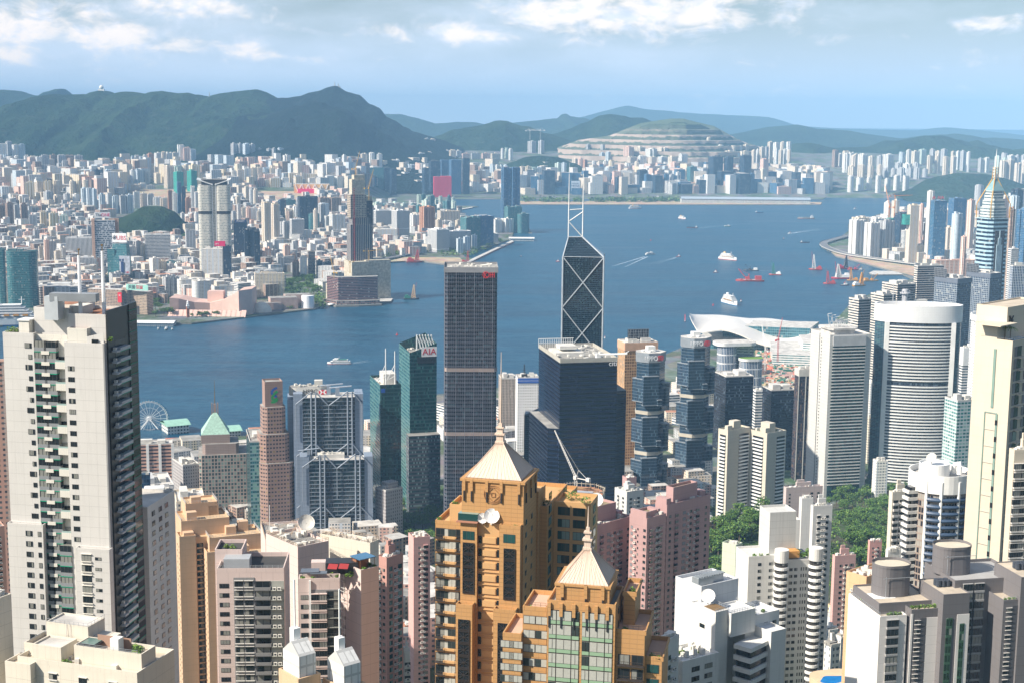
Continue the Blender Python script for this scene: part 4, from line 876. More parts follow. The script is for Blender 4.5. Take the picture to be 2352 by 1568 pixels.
# ---------------- kit for the island towers
def glassm(name,dark,lite,share=.3,rough=.06,spec=.6):
 if name in MATS:return MATS[name]
 m=bpy.data.materials.new(name);m.use_nodes=True;t=NT(m.node_tree)
 r1=t.add('ShaderNodeObjectInfo').outputs['Random'];r2=t.add('ShaderNodeNewGeometry').outputs['Random Per Island']
 r=t.m('FRACT',t.m('ADD',t.m('MULTIPLY',r1,7.31),t.m('MULTIPLY',r2,3.7)))
 o=t.add('ShaderNodeTexCoord').outputs['Object']
 nz=t.noise(o,1.7,3,.7)
 col=t.mix(t.m('MULTIPLY',t.m('GREATER_THAN',r,1-share),t.m('ADD',.55,t.m('MULTIPLY',nz,.4))),t.mix(r,dark,tuple(c*2.2 for c in dark)),lite)
 b=t.add('ShaderNodeBsdfPrincipled',{'Base Color':col,'Roughness':rough,'Specular IOR Level':spec})
 t.t.links.new(b.outputs[0],t.add('ShaderNodeOutputMaterial').inputs[0]);MATS[name]=m;return m
def wallm(name,col,fh=3.0,bw=4.0,line=.012,streak=.42,rough=.75,lc=.55):
 if name in MATS:return MATS[name]
 m=bpy.data.materials.new(name);m.use_nodes=True;t=NT(m.node_tree)
 s=t.add('ShaderNodeSeparateXYZ',{0:t.add('ShaderNodeUVMap',uv_map='uv').outputs[0]})
 a=t.m('LESS_THAN',t.m('FRACT',t.m('DIVIDE',s.outputs[1],fh)),line*3/fh*3.0)
 b_=t.m('LESS_THAN',t.m('FRACT',t.m('DIVIDE',s.outputs[0],bw)),line*3/bw*1.6)
 o=t.add('ShaderNodeTexCoord').outputs['Object'];mp=t.add('ShaderNodeMapping',{'Scale':(.9,.9,.05)});t.put(mp.inputs[0],o)
 st_=t.ss(t.noise(mp.outputs[0],1.0,6,.65),.48,.8);bg=t.ss(t.noise(o,.07,4,.6),.3,.7)
 c=t.mix(t.m('MULTIPLY',st_,streak),col,tuple(k*.55 for k in col));c=t.mix(t.m('MULTIPLY',bg,.34),c,tuple(k*.8 for k in col))
 c=t.mix(t.m('MULTIPLY',t.m('MAXIMUM',a,b_),lc),c,tuple(k*.45 for k in col))
 bs=t.add('ShaderNodeBsdfPrincipled',{'Base Color':c,'Roughness':rough,'Specular IOR Level':.3})
 t.t.links.new(bs.outputs[0],t.add('ShaderNodeOutputMaterial').inputs[0]);MATS[name]=m;return m
GL=glassm('window_glass',(.012,.016,.020),(.30,.30,.27),.35);GLB=glassm('window_glass_teal',(.012,.045,.045),(.25,.36,.33),.35)
FRM=mat('window_frame_dark',(.05,.05,.055),.5,var=0);SILL=mat('sill_stone',(.55,.53,.50),.8,var=.1);ACM=mat('air_conditioner',(.62,.60,.55),.6,var=.15)
LEAF=[mat('leaf_%d'%i,c,.6,var=.35,vs=.6)for i,c in enumerate([(.06,.14,.02),(.10,.20,.025),(.16,.25,.035),(.035,.09,.02)])]
def W_plain(w,h,mull=2,sill=False,fr=.09):
 b=MB();b.box((0,-.02,0),(w,.10,h),1);n=mull
 for i in range(n):
  pw=(w-fr*(n+1))/n;b.box((-w/2+fr+pw/2+i*(pw+fr),-.05,fr),(pw,.08,h-2*fr),0)
 if sill:b.box((0,-.2,-.18),(w+.3,.5,.16),2);b.box((0,-.2,h+.02),(w+.3,.45,.12),2)
 return b
def W_bay(w,h,dep=.6,mull=3):
 b=MB();b.box((0,-dep/2,0),(w,dep,h),0)
 for i in range(mull+1):b.box((-w/2+w*i/mull,-dep-.02,0),(.09,.08,h),1)
 b.box((0,-dep/2,-.5),(w+.2,dep+.25,.5),2);b.box((0,-dep/2,h),(w+.2,dep+.25,.16),2);return b
def W_balc(w,h,dep=1.2,rail=1.05,solid=True):
 b=MB();b.box((0,-.03,.1),(w,.10,h-.1),1);b.box((-w*.22,-.07,.15),(w*.4,.08,h-.3),0);b.box((w*.22,-.07,.15),(w*.4,.08,h-.3),0)
 b.box((0,-dep/2,-.16),(w+.2,dep,.18),2)
 if solid:b.box((0,-dep,0),(w+.2,.12,rail),2);b.box((-w/2-.04,-dep/2,0),(.12,dep,rail),2);b.box((w/2+.04,-dep/2,0),(.12,dep,rail),2)
 else:
  b.box((0,-dep,rail-.08),(w+.2,.07,.08),1)
  for i in range(7):b.box((-w/2+w*i/6,-dep,0),(.05,.05,rail),1)
 return b
def W_ac():
 b=MB();b.box((0,-.55,-.12),(1.6,1.0,.12),1);b.box((0,-.5,0),(1.0,.5,.75),0);b.tube((.0,-.76,.38),(.0,-.78,.38),.28,2,10);return b
class Bld:
 def __init__(s,name,label,cat,xl,xc,xr,yt,D,a,group=None,z0=0.0):
  s.D=D;s.xc=xc;a=radians(a);C=P(xc,yt,D);ex=Vector((cos(a),sin(a),0));ey=Vector((-sin(a),cos(a),0))
  def solve(v,px):
   if abs(px-xc)<.6:return None
   lo,hi=0.0,600.0
   for _ in range(44):
    mi=(lo+hi)/2;q=proj(C+v*mi)[0]
    if abs(q-xc)<abs(px-xc)and(q-xc)*(px-xc)>=0:lo=mi
    else:hi=mi
   return(lo+hi)/2
  s.w=solve(ex,xr)or 20;s.d=solve(ey,xl)or s.w*.8
  s.d=min(s.d,max(1.7*s.w,56 if D>1200 else 0))if a<.7 else s.d;s.H=C.z;s.a=a;s.C=C;s.z0=z0
  s.e=empty(name,(C.x,C.y,0),a,label,cat,group);s.many={}
 def z(s,py):return P(s.xc,py,s.D).z
 def part(s,name,mb,mats,label=None):return tag(obj(name,mb,mats,s.e),label)
 def block(s,x0,x1,y0,y1,z0,z1,mb,mi=0,top=1,bw=3.2,parapet=0.0,pm=None):
  mb.prism([(x0,y0),(x1,y0),(x1,y1),(x0,y1)],z0,z1,mi,top,bw)
  if parapet:
   t=.3;k=mi if pm is None else pm
   for c,d_ in(((x0+x1)/2,y0+t/2-.02),(x1-x0,t)),(((x0+x1)/2,y1-t/2+.02),(x1-x0,t)),((x0+t/2-.02,(y0+y1)/2),(t,y1-y0-2*t)),((x1-t/2+.02,(y0+y1)/2),(t,y1-y0-2*t)):
    mb.box((c[0],c[1],z1),(d_[0],d_[1],parapet),k)
  return mb
 def win(s,key,proto,mats,face,us,z1,n,fh,x0=0.0,y0=0.0,skip=None,zo=.9):
  if key not in s.many:s.many[key]=Many(s.e,key.split('#')[0],proto,mats)
  M=s.many[key]
  for i in range(n):
   z=z1-fh*(i+1)+zo
   if z<2:break
   for u in us:
    if skip and skip(i,u):continue
    if face=='R':M.put((u,y0,z),0)
    elif face=='L':M.put((x0,u,z),-pi/2)
 def done(s):
  for m in s.many.values():m.done()
  return s.e
def dish(e,loc,r,az=200,el=35,m=None):
 b=MB();d=Vector((cos(radians(az))*cos(radians(el)),sin(radians(az))*cos(radians(el)),sin(radians(el))));c=Vector(loc)+Vector((0,0,r*1.1))
 x=d.orthogonal().normalized();y=d.cross(x);n=16;rings=[(0,0),(r*.5,r*.07),(r*.85,r*.21),(r,r*.3)]
 for(r0,h0),(r1,h1)in zip(rings,rings[1:]):
  for i in range(n):
   t0,t1=2*pi*i/n,2*pi*(i+1)/n
   f=lambda rr,hh,t:c+(x*cos(t)+y*sin(t))*rr+d*hh
   pts=[f(r0,h0,t0),f(r0,h0,t1),f(r1,h1,t1),f(r1,h1,t0)]
   b.face(pts if r0>0 else pts[1:],0,smooth=True)
 b.tube(loc,c,.15+r*.04,0,6);b.tube(c+x*r*.9+d*r*.25,c+d*r*.9,.05,0,4);b.tube(c-x*r*.9+d*r*.25,c+d*r*.9,.05,0,4)
 return obj('satellite_dish',b,[m or WHITE],e)
def clutter(mb,x0,x1,y0,y1,z,n,rs,mi=0,big=3.0):
 for _ in range(n):
  w_=rs.uniform(.8,big);mb.box((rs.uniform(x0+1,x1-1),rs.uniform(y0+1,y1-1),z),(w_,rs.uniform(.8,big),rs.uniform(.5,2.2)),mi,rs.choice((0,.3)))
 for _ in range(n//2):
  x,y=rs.uniform(x0,x1),rs.uniform(y0,y1);mb.tube((x,y,z+.4),(rs.uniform(x0,x1),y,z+.4),.15,mi,4)
def rail(mb,pts,z,h=1.1,mi=0,step=1.5,r=.04):
 for(a,b)in zip(pts,pts[1:]):
  A,B_=Vector((*a,z)),Vector((*b,z));L=(B_-A).length;n=max(1,int(L/step))
  for k in(.5,1.0):mb.tube(A+Vector((0,0,h*k)),B_+Vector((0,0,h*k)),r,mi,4,caps=False)
  for i in range(n+1):p=A+(B_-A)*i/n;mb.tube(p,p+Vector((0,0,h)),r,mi,3,caps=False)
def bush(mb,c,r,n,rs,sz=.5,fl=.8,nm=3):
 for _ in range(n):
  v=Vector((rs.gauss(0,1),rs.gauss(0,1),rs.gauss(0,1))).normalized()*r*rs.uniform(.45,1.05);v.z*=fl
  p=Vector(c)+v;x=Vector((rs.gauss(0,1),rs.gauss(0,1),rs.gauss(0,.5))).normalized();y=x.cross(Vector((rs.gauss(0,.4),rs.gauss(0,.4),1))).normalized();s_=sz*rs.uniform(.6,1.3)
  mb.face([p-x*s_,p-y*s_*.6,p+x*s_,p+y*s_*.6],rs.randrange(nm))
def planter(e,spots,rs,name='roof_planting',sz=.35):
 b=MB()
 for x,y,z,r in spots:bush(b,(x,y,z+r*.6),r,int(60*max(1,r)),rs,sz)
 return obj(name,b,LEAF[:3],e)
# ---------------- Central, Admiralty and Wan Chai
RS=random.Random(11)
# dark gridded tower with square flat top
def grid_tower():
 B=Bld('square_grid_tower','tall dark square tower wrapped in a fine steel grid, reddish logo near its top','skyscraper',1019,1021,1143,619,1400,2)
 w_,d_=B.w,B.w;H_=B.H
 f=fac('ck_glass',(.03,.03,.04),(.006,.012,.026),fh=3.9,bw=2.4,wf=.9,hf=.86,lit=.14,lite=(.06,.10,.12),wrough=.35,rough=.05)
 b=MB();b.prism([(x+w_/2,y+d_/2)for x,y in chamf(w_-1,d_-1,3)],0,H_-2,0,1,2.4);B.part('glass_wall',b,[f[0],ROOF])
 fl=MB();z=H_-4
 out=[(x+w_/2,y+d_/2)for x,y in chamf(w_,d_,3)]
 while z>4:
  for k in(0,1.1):fl.prism([(x,y)for x,y in out],z-k-.2,z-k,0,0)
  z-=3.9
 B.part('floor_band',fl,[mat('brushed_steel',(.23,.235,.28),.45,metal=.1)])
 v=MB()
 for i in range(int(w_/2.4)+1):
  x=2.5+i*(w_-5)/int(w_/2.4);thick=.42 if i%4==0 else.14
  v.box((x,-.25,0),(thick,.3,H_-3),0);v.box((-.25,x,0),(.3,thick,H_-3),0)
 B.part('mullion',v,[MATS['brushed_steel']])
 for y in(845,992):b=MB();b.prism([(x+w_/2,y_+d_/2)for x,y_ in chamf(w_+.5,d_+.5,3)],B.z(y+8),B.z(y),0,0);B.part('plant_floor_louvre',b,[mat('louvre_tan',(.34,.27,.24),.6)])
 b=MB();B.block(-.6,w_+.6,-.6,d_+.6,H_-3,H_,b,0,1,parapet=2.2);B.part('roof_parapet',b,[mat('steel_cap',(.26,.26,.27),.5),ROOF])
 b=MB();clutter(b,3,w_-3,3,d_-3,H_,26,RS,0,5);b.tube((w_*.7,10,H_+3),(w_*.9,4,H_+5),.7,0);b.tube((w_*.7,10,H_),(w_*.7,10,H_+4),1,0);B.part('roof_plant',b,[ACM])
 b=MB();c=(w_*.78,-.9,B.z(631));
 for i in range(20):
  t0,t1=2*pi*i/20,2*pi*(i+1)/20;b.tube((c[0]+3*cos(t0),c[1],c[2]+3*sin(t0)),(c[0]+3*cos(t1),c[1],c[2]+3*sin(t1)),.3,0,4)
 for x in(-1.2,4,6):b.box((c[0]+x,-.9,c[2]-2.6),(.6,.3,5.2),0)
 b.tube((c[0]-1.2,-.9,c[2]),(c[0]+1.8,-.9,c[2]+2.6),.3,0,4);b.tube((c[0]-1.2,-.9,c[2]),(c[0]+1.8,-.9,c[2]-2.6),.3,0,4);b.tube((c[0]+4,-.9,c[2]),(c[0]+8,-.9,c[2]),.3,0,4);b.box((c[0]+8,-.9,c[2]-2.6),(.6,.3,5.2),0)
 B.part('roof_logo',b,[paint('logo_red',(.7,.03,.03))]);B.done()
grid_tower()
# faceted tower with X braces and twin masts
def brace_tower():
 D=1500;L=P(1293,590,D);R=P(1387,587,D);w_=R.x-L.x;H_=L.z;a=radians(-3.5)
 e=empty('braced_tower',(L.x,D,0),a,'faceted dark glass tower with white X braces and twin white masts','skyscraper');zz=lambda y:P(1340,y,D).z
 f=fac('boc_glass',(.035,.06,.085),(.004,.012,.022),fh=2.1,bw=1.55,wf=.8,hf=.78,lit=.10,lite=(.03,.06,.07),wrough=.3,rough=.04)
 d_=w_;b=MB();ap=P(1303,545,D+18);ap2=P(1335,545,D+22)
 b.prism([(0,0),(w_,0),(w_,d_),(0,d_)],0,H_,0,1,1.55,cap=False)
 A=(ap.x-L.x,20,ap.z);A2=(ap2.x-L.x,22,ap.z)
 b.face([(0,0,H_),(w_,0,H_),A2,A],0,[(0,0),(w_,0),(w_*.7,25),(w_*.1,25)]);b.face([(w_,0,H_),(w_,d_,H_),A2],0,[(0,0),(40,0),(20,25)]);b.face([(0,d_,H_),(0,0,H_),A],0,[(0,0),(40,0),(20,25)]);b.face([(w_,d_,H_),(0,d_,H_),A,A2],0,[(0,0),(40,0),(20,25),(10,25)])
 obj('glass_wall',b,[f[0]],e);b=MB();m=mat('brace_metal',(.48,.52,.56),.35,metal=.2);r_=.62
 def seg(x0,z0,x1,z1,k=0):
  if k==0:b.tube((x0,-.2,z0),(x1,-.2,z1),r_*1.15,0,4)
 z1,z2,z3=H_-.5,zz(697),zz(812);z2=H_-(H_-zz(700));
 n1=zz(707);n2=n1-(H_-n1)
 for zt,zb in((H_,n1),(n1,n2),(n2,n2-(H_-n1))):seg(0,zt,w_,zb);seg(w_,zt,0,zb)
 for zt,zb in((H_,n1),(n1,n2),(n2,n2-(H_-n1))):b.tube((-.2,0,zt),(-.2,d_,zb),r_,0,4);b.tube((w_+.2,0,zt),(w_+.2,d_,zb),r_,0,4)
 for x,y in((0,0),(w_,0),(w_,d_),(0,d_)):b.tube((x,y,0),(x,y,H_),1.0,0,6)
 b.tube((0,0,H_),A,.8,0,5);b.tube((w_,0,H_),A2,.8,0,5);b.tube(A,A2,.8,0,5);b.tube((0,0,H_),(w_,0,H_),.4,0,5);obj('cross_brace',b,[m],e)
 b=MB();hx=P(1303,393,D+18).z
 for X_ in(A,A2):
  b.tube((X_[0],X_[1],X_[2]-2),(X_[0],X_[1],X_[2]+34),.62,0,10,.6);b.tube((X_[0],X_[1],X_[2]+34),(X_[0],X_[1],hx-3),.5,0,8,.35);b.tube((X_[0],X_[1],hx-3),(X_[0],X_[1],hx+8),.12,0,4)
  obj('mast',b,[WHITE],e);b=MB()
 b.tube((A[0],A[1],A[2]+16),(A2[0],A2[1],A2[2]+14+12),.6,0,6);b.tube((A[0],A[1],A[2]+16),(A2[0],A2[1],A2[2]),.6,0,6);b.tube((A[0],A[1],A[2]+28),(A2[0],A2[1],A2[2]+29),.5,0,6);obj('mast_strut',b,[WHITE],e)
 b=MB();q=P(1222,950,1470);M_=minv(e)
 p0=M_@Vector((q.x-8,1470,0));b.prism([(p0.x,p0.y),(p0.x+22,p0.y-4),(p0.x+22,p0.y+20),(p0.x,p0.y+20)],0,P(1222,952,1470).z,0,1,1.55,cap=False)
 zt=P(1222,952,1470).z;b.face([(p0.x,p0.y,zt),(p0.x+22,p0.y-4,zt),(p0.x+22,p0.y+8,zt+10)],0);b.face([(p0.x,p0.y,zt),(p0.x+22,p0.y+8,zt+10),(p0.x+22,p0.y+20,zt),(p0.x,p0.y+20,zt)],0);obj('lower_prism',b,[f[0]],e)
brace_tower()
# navy block tower
def navy_tower():
 B=Bld('navy_office_tower','broad navy black office tower with crowded roof and small white name','skyscraper',1238,1287,1418,832,1290,12);w_,d_=B.w,max(B.d,34);H_=B.H;d_=B.d
 f=fac('navy_glass',(.010,.020,.050),(.004,.007,.018),fh=3.8,bw=1.5,wf=.96,hf=.62,lit=.05,lite=(.03,.04,.08),wrough=.3,rough=.06)
 b=MB();b.prism([(0,0),(w_,0),(w_,d_),(0,d_)],0,H_,0,1,1.5);b.prism([(-9,7),(0,2),(0,d_-2),(-9,d_-2)],0,B.z(985),0,1,1.5);b.prism([(w_,6),(w_+12,10),(w_+12,d_),(w_,d_)],0,B.z(905),0,1,1.5)
 B.part('glass_wall',b,[f[0],ROOF]);v=MB();z=H_-1
 while z>2:
  v.box((w_/2,-.1,z-.3),(w_,.25,.3),0);v.box((-.1,d_/2,z-.3),(.25,d_,.3),0);z-=3.8
 B.part('floor_band',v,[mat('navy_metal',(.018,.028,.06),.4)])
 b=MB();B.block(-.2,w_+.2,-.2,d_+.2,H_-.5,H_+.2,b,0,1,parapet=3.2)
 for i in range(16):x=-1+i*w_*.62/15;b.box((x,d_-3,H_),(.5,.5,9),2)
 b.box((w_*.3,d_-3,H_+8.4),(w_*.64,.6,.7),2);b.box((w_*.3,d_-3,H_+4.6),(w_*.64,.5,.5),2)
 B.part('roof_parapet',b,[mat('roof_edge_tan',(.42,.40,.35),.7),ROOF,WHITE])
 b=MB();clutter(b,3,w_-3,3,d_-4,H_+1.5,60,RS,0,5);b.box((w_*.3,d_*.5,H_),(w_*.5,d_*.35,4),0);b.box((w_*.3,d_*.5,H_+6),(w_*.3,d_*.2,3),0);B.part('roof_plant',b,[ACM])
 b=MB();b.tube((w_*.66,8,H_+5),(w_+8,-4,H_+7),.8,0);b.box((w_*.7,8,H_),(4,4,6),0);b.tube((w_+5,-2.4,H_+6.6),(w_+10,-2,H_+9),.4,0);B.part('cleaning_cradle',b,[WHITE])
 text('citi',6.5,SWHITE,B.e,(w_*.92,-.6,B.z(835)-1),(pi/2,0,0),name='roof_lettering',ext=.1);B.done()
navy_tower()
# frame-hung bank building: two stages of slabs between ladder masts
def hung_bank():
 D=1380;C=P(692,1050,D);e=empty('hung_bank_tower',(C.x,D,0),radians(8),'grey steel bank tower with hanging V trusses and ladder masts','skyscraper');mp=D/F;zz=lambda y,dd=0:P(770,y,D+dd).z
 st_=mat('bank_steel',(.25,.29,.35),.6,metal=0);pale=wallm('bank_panel',(.25,.30,.38),3.9,2.4,.03,.1,.45)
 f=fac('bank_glass',(.08,.11,.14),(.012,.035,.05),fh=3.9,bw=1.2,wf=.85,hf=.74,lit=.2,lite=(.12,.13,.13),wrough=.4,rough=.07)
 def stage(x0,x1,y,dp,zt,nm,ms,zb=0):
  b=MB();b.prism([(x0,y),(x1,y),(x1,y+dp),(x0,y+dp)],zb,zt,0,1,1.2);obj('glass_wall',b,[f[0],ROOFW],e)
  b=MB();w_=x1-x0
  b.box((x0-2,y+dp/2,zb),(9,dp+1,zt-zb+4),0,bw=2.4);b.box((x1+1.5,y+dp/2,zb),(8,dp+1,zt-zb+3),0,bw=2.4);obj('stair_tower',b,[pale],e)
  b=MB();z=zt
  while z>zb+4:b.box(((x0+x1)/2,y-.3,z-.5),(w_,.5,.35),0);z-=3.9
  obj('floor_band',b,[st_],e)
  for mx in ms:
   b=MB()
   for s_ in(-2.2,2.2):b.tube((mx+s_,y-2.0,zb),(mx+s_,y-2.0,zt+5),.75,0,8)
   z=zt+4
   while z>zb+3:b.tube((mx-2.2,y-2,z),(mx+2.2,y-2,z),.42,0,5);z-=3.9
   obj('ladder_mast',b,[st_],e)
  b=MB();cx=(x0+x1)/2;dz=52
  zt_=zt+6
  for k in range(4):
   z=zt_-k*dz
   if z-14<zb+2:break
   for sgn,mx in((1,ms[0]+2),(-1,ms[1]-2)):b.tube((mx,y-2,z),(cx,y-2,z-14),.7,0,6)
   b.tube((ms[0]-2,y-2,z),(x0-4,y-2,z-12),.6,0,6);b.tube((ms[1]+2,y-2,z),(x1+4,y-2,z-12),.6,0,6)
   b.tube((x0-4,y-2,z-12),(x0-4,y-2,max(zb,z-dz+6)),.4,0,5);b.tube((x1+4,y-2,z-12),(x1+4,y-2,max(zb,z-dz+6)),.4,0,5)
   b.tube((cx,y-2,z-14),(cx,y-2,max(zb,z-dz+8)),.35,0,5)
  obj('hanging_truss',b,[st_],e)
 lx=lambda px:(px-692)*mp
 stage(lx(704),lx(846),0,18,zz(1058),2,(lx(741),lx(824)))
 stage(lx(690),lx(826),22,26,zz(912,25),2,(lx(722),lx(808)))
 b=MB();x0=lx(660);b.box((lx(668),52,0),(16*mp,34,zz(915,40)),0);b.box((lx(676),62,0),(9,12,zz(900,40)),0);obj('rear_wall',b,[pale],e)
 q=P(708,886,D+45);M_=minv(e)@q;b=MB();b.prism([(M_.x+x,M_.y+y)for x,y in rrect(38,18,8.5,8)],M_.z-8,M_.z,0,1,bot=True);b.box((M_.x,M_.y,M_.z-24),(20,10,17),2);
 clutter(b,M_.x-15,M_.x+15,M_.y-6,M_.y+6,M_.z,26,RS,0,3);b.box((M_.x+10,M_.y,M_.z),(8,7,6),0);rail(b,[(M_.x-18,M_.y-8),(M_.x+18,M_.y-8)],M_.z,1.4,2)
 obj('roof_ring',b,[mat('ring_cream',(.62,.60,.54),.6),ROOF,st_],e)
 text('HSBC',6,SBLACK,e,(M_.x+2,M_.y-9.4,M_.z-3.8),(pi/2,0,0),name='roof_lettering')
 b=MB();hx=M_.x+14;hz=M_.z-6.6;hy=M_.y-9.5
 b.box((hx,hy,hz),(7.6,.2,4.6),0);c=(hx,hy-.25,hz+2.3)
 for t in(((-3.8,-2.3),(-1.9,0),(-3.8,2.3)),((3.8,2.3),(1.9,0),(3.8,-2.3)),((-1.9,2.3),(0,0),(1.9,2.3)),((1.9,-2.3),(0,0),(-1.9,-2.3))):b.face([(c[0]+x*.98,c[1],c[2]+z*.98)for x,z in t],1)
 obj('roof_emblem',b,[SWHITE,RED],e)
 for px,py,dd,nm in((755,888,40,0),(775,893,34,1)):
  q=minv(e)@P(px,py,D+dd);b=MB();b.tube((q.x,q.y,q.z+2),(q.x+14,q.y-3,q.z+3.5),.8,0,6);b.tube((q.x-8,q.y+2,q.z+1),(q.x,q.y,q.z+2),.8,0);b.box((q.x,q.y,q.z-8),(4,4,10),0)
  for k in range(3):b.tube((q.x-6+k*6,q.y,q.z-14),(q.x,q.y,q.z-3),.5,0,5)
  obj('roof_crane',b,[st_],e)
 q=minv(e)@P(728,1036,D);b=MB();b.tube((q.x-18,q.y,q.z+1),(q.x+2,q.y,q.z+3),.8,0);b.box((q.x-8,q.y+4,q.z-8),(3,3,9),0);obj('roof_crane',b,[st_],e)
 q=minv(e)@P(760,1040,D+15);b=MB();b.box((q.x,q.y,q.z-12),(26,10,12),0);clutter(b,q.x-12,q.x+12,q.y-4,q.y+4,q.z,12,RS);obj('rooftop_house',b,[mat('pale_cap',(.6,.58,.53),.6)],e)
hung_bank()
def logo_tower():
 B=Bld('stepped_pink_tower','brown stone stepped tower with a green and blue S emblem','skyscraper',600,608,649,880,1400,18);m=fac('sc_stone',(.36,.23,.19),(.05,.05,.06),fh=3.8,bw=3.1,wf=.6,hf=.4,lit=.15,lite=(.35,.25,.1));pl=wallm('sc_panel',(.36,.24,.20),1.9,1.6,.03,.1)
 w_,d_=B.w,18;b=MB();B.block(0,w_,0,d_,B.z(934),B.H,b,1,2,parapet=1.6);
 b.prism([(x+w_/2,y+d_/2)for x,y in chamf(w_+5,d_+6,4)],B.z(995),B.z(934),0,2,3.1)
 b.prism([(x+w_/2,y+d_/2)for x,y in chamf(w_+11,d_+12,5)],B.z(1060),B.z(995),0,2,3.1)
 b.prism([(x+w_/2+2,y+d_/2)for x,y in chamf(w_+16,d_+18,6)],0,B.z(1060),0,2,3.1);B.part('wall',b,[m[0],pl,ROOF])
 b=MB();cx,cz=w_*.52,B.z(908);pts=[(2.6,8),(-1,5.5),(-2.8,2.6),(2.6,-1),(2.6,-4.4),(-.6,-6.6),(-3.6,-6)]
 def ribbon(pts,mi,off):
  for(x0,z0),(x1,z1)in zip(pts,pts[1:]):
   dx,dz=x1-x0,z1-z0;L=math.hypot(dx,dz);nx,nz=-dz/L*1.15,dx/L*1.15
   b.face([(cx+x0+nx,off,cz+z0+nz),(cx+x0-nx,off,cz+z0-nz),(cx+x1-nx,off-.05,cz+z1-nz),(cx+x1+nx,off-.05,cz+z1+nz)],mi)
 ribbon([(2.8,7.5),(-.5,6.2),(-2.8,3.4),(-1.6,1),(2.4,-1.6)],0,-.5);ribbon([(3.2,4),(.4,2),(-2.6,-2.6),(-.4,-4.8),(3,-3)],1,-.6);ribbon([(3,-3.2),(1.2,-6.5),(-3.2,-6.6)],1,-.75)
 B.part('wall_emblem',b,[SBLUE,SGREEN]);b=MB();z=B.z(934)
 B.done()
logo_tower()
def glass_pair():
 f=fac('teal_office',(.025,.08,.09),(.006,.05,.055),fh=3.9,bw=1.5,wf=.93,hf=.66,lit=.16,lite=(.05,.16,.15),wrough=.3,rough=.05)
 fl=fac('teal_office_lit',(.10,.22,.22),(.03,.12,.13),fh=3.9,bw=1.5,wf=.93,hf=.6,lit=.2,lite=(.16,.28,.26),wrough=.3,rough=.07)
 B=Bld('slant_roof_tower','dark green glass tower with a slanting roof edge and tall roof fins','skyscraper',903,941,1003,810,1530,16);w_,d_=B.w,B.d;H_=B.H;H2=B.z(790)
 b=MB();A=[(0,0),(w_,0),(w_,d_),(0,d_)];T=[H_,H2,H2+3,H_+2]
 for k in range(4):
  j=(k+1)%4;L=[w_,d_,w_,d_][k];(x0,y0),(x1,y1)=A[k],A[j]
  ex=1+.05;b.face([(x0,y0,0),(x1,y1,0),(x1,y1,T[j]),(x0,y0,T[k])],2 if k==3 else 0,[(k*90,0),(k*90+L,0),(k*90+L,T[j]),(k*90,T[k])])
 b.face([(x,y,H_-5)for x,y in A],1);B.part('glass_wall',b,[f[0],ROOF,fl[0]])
 b=MB()
 for i in range(6):x=w_*(.45+i*.105);b.box((x,d_*.45-i*.6,H_-2),(.9,4.5,17),0);b.tube((x,d_*.45-2,H_+13),(x,1,H_+2),.4,0,4)
 B.part('roof_fin',b,[mat('fin_grey',(.42,.45,.46),.5)]);b=MB();clutter(b,2,w_-3,2,d_-3,H_-5,22,RS,0,4);B.part('roof_plant',b,[ACM])
 b=MB();b.box((w_*.72,-.4,B.z(820)),(w_*.56,.4,B.z(798)-B.z(820)),0);pl=B.part('sign_board',b,[SWHITE]);text('AIA',9.5,RED,pl,(w_*.72,-.7,B.z(809)),(pi/2,0,0),ext=.05)
 b=MB()
 for i in range(20):b.box((w_*(.3+i*.035),-.2,B.z(835)),(.5,.3,7),0)
 B.part('louvre',b,[DARK]);b=MB();b.prism([(-4,-14),(w_+1,-14),(w_+1,-.5),(-4,-.5)],0,B.z(994),0,1,1.5);B.part('front_block',b,[fac('front_block',(.10,.10,.12),(.03,.08,.09),fh=3.9,bw=1.6,wf=.9,hf=.5,lit=.3,lite=(.3,.4,.4))[0],ROOF]);B.done()
 B=Bld('green_glass_tower','green glass tower with two white antenna masts beside the slant roofed one','skyscraper',834,873,921,883,1440,16);w_,d_=B.w,B.d;H_=B.H
 b=MB();A=[(0,0),(w_,0),(w_,d_),(0,d_)]
 for k in range(4):
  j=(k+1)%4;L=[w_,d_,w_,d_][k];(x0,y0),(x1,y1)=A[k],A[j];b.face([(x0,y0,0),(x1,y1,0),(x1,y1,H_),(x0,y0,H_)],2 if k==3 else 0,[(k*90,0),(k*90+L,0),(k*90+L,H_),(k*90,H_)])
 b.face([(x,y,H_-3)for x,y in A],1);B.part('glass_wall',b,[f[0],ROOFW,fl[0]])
 b=MB();b.box((w_*.6,d_*.45,H_-3),(w_*.6,d_*.4,11),0);clutter(b,2,w_-2,2,d_-2,H_-3,18,RS);B.part('rooftop_house',b,[ACM])
 for px,yt in((886,800),(907,806)):
  q=minv(B.e)@P(px,872,1448);q2=minv(B.e)@P(px,yt,1448);b=MB();b.tube((q.x,q.y,q.z-6),(q.x,q.y,q2.z),.7,0,8,.45);b.tube((q.x,q.y,q.z+16),(q.x-8,q.y,q.z),.3,0,5);b.tube((q.x,q.y,q.z+4),(q.x-8,q.y,q.z),.3,0,5);B.part('antenna_mast',b,[WHITE])
 b=MB();b.box((3,-.3,H_-8),(4,.3,4),0);B.part('wall_emblem',b,[SBLUE]);B.done()
glass_pair()
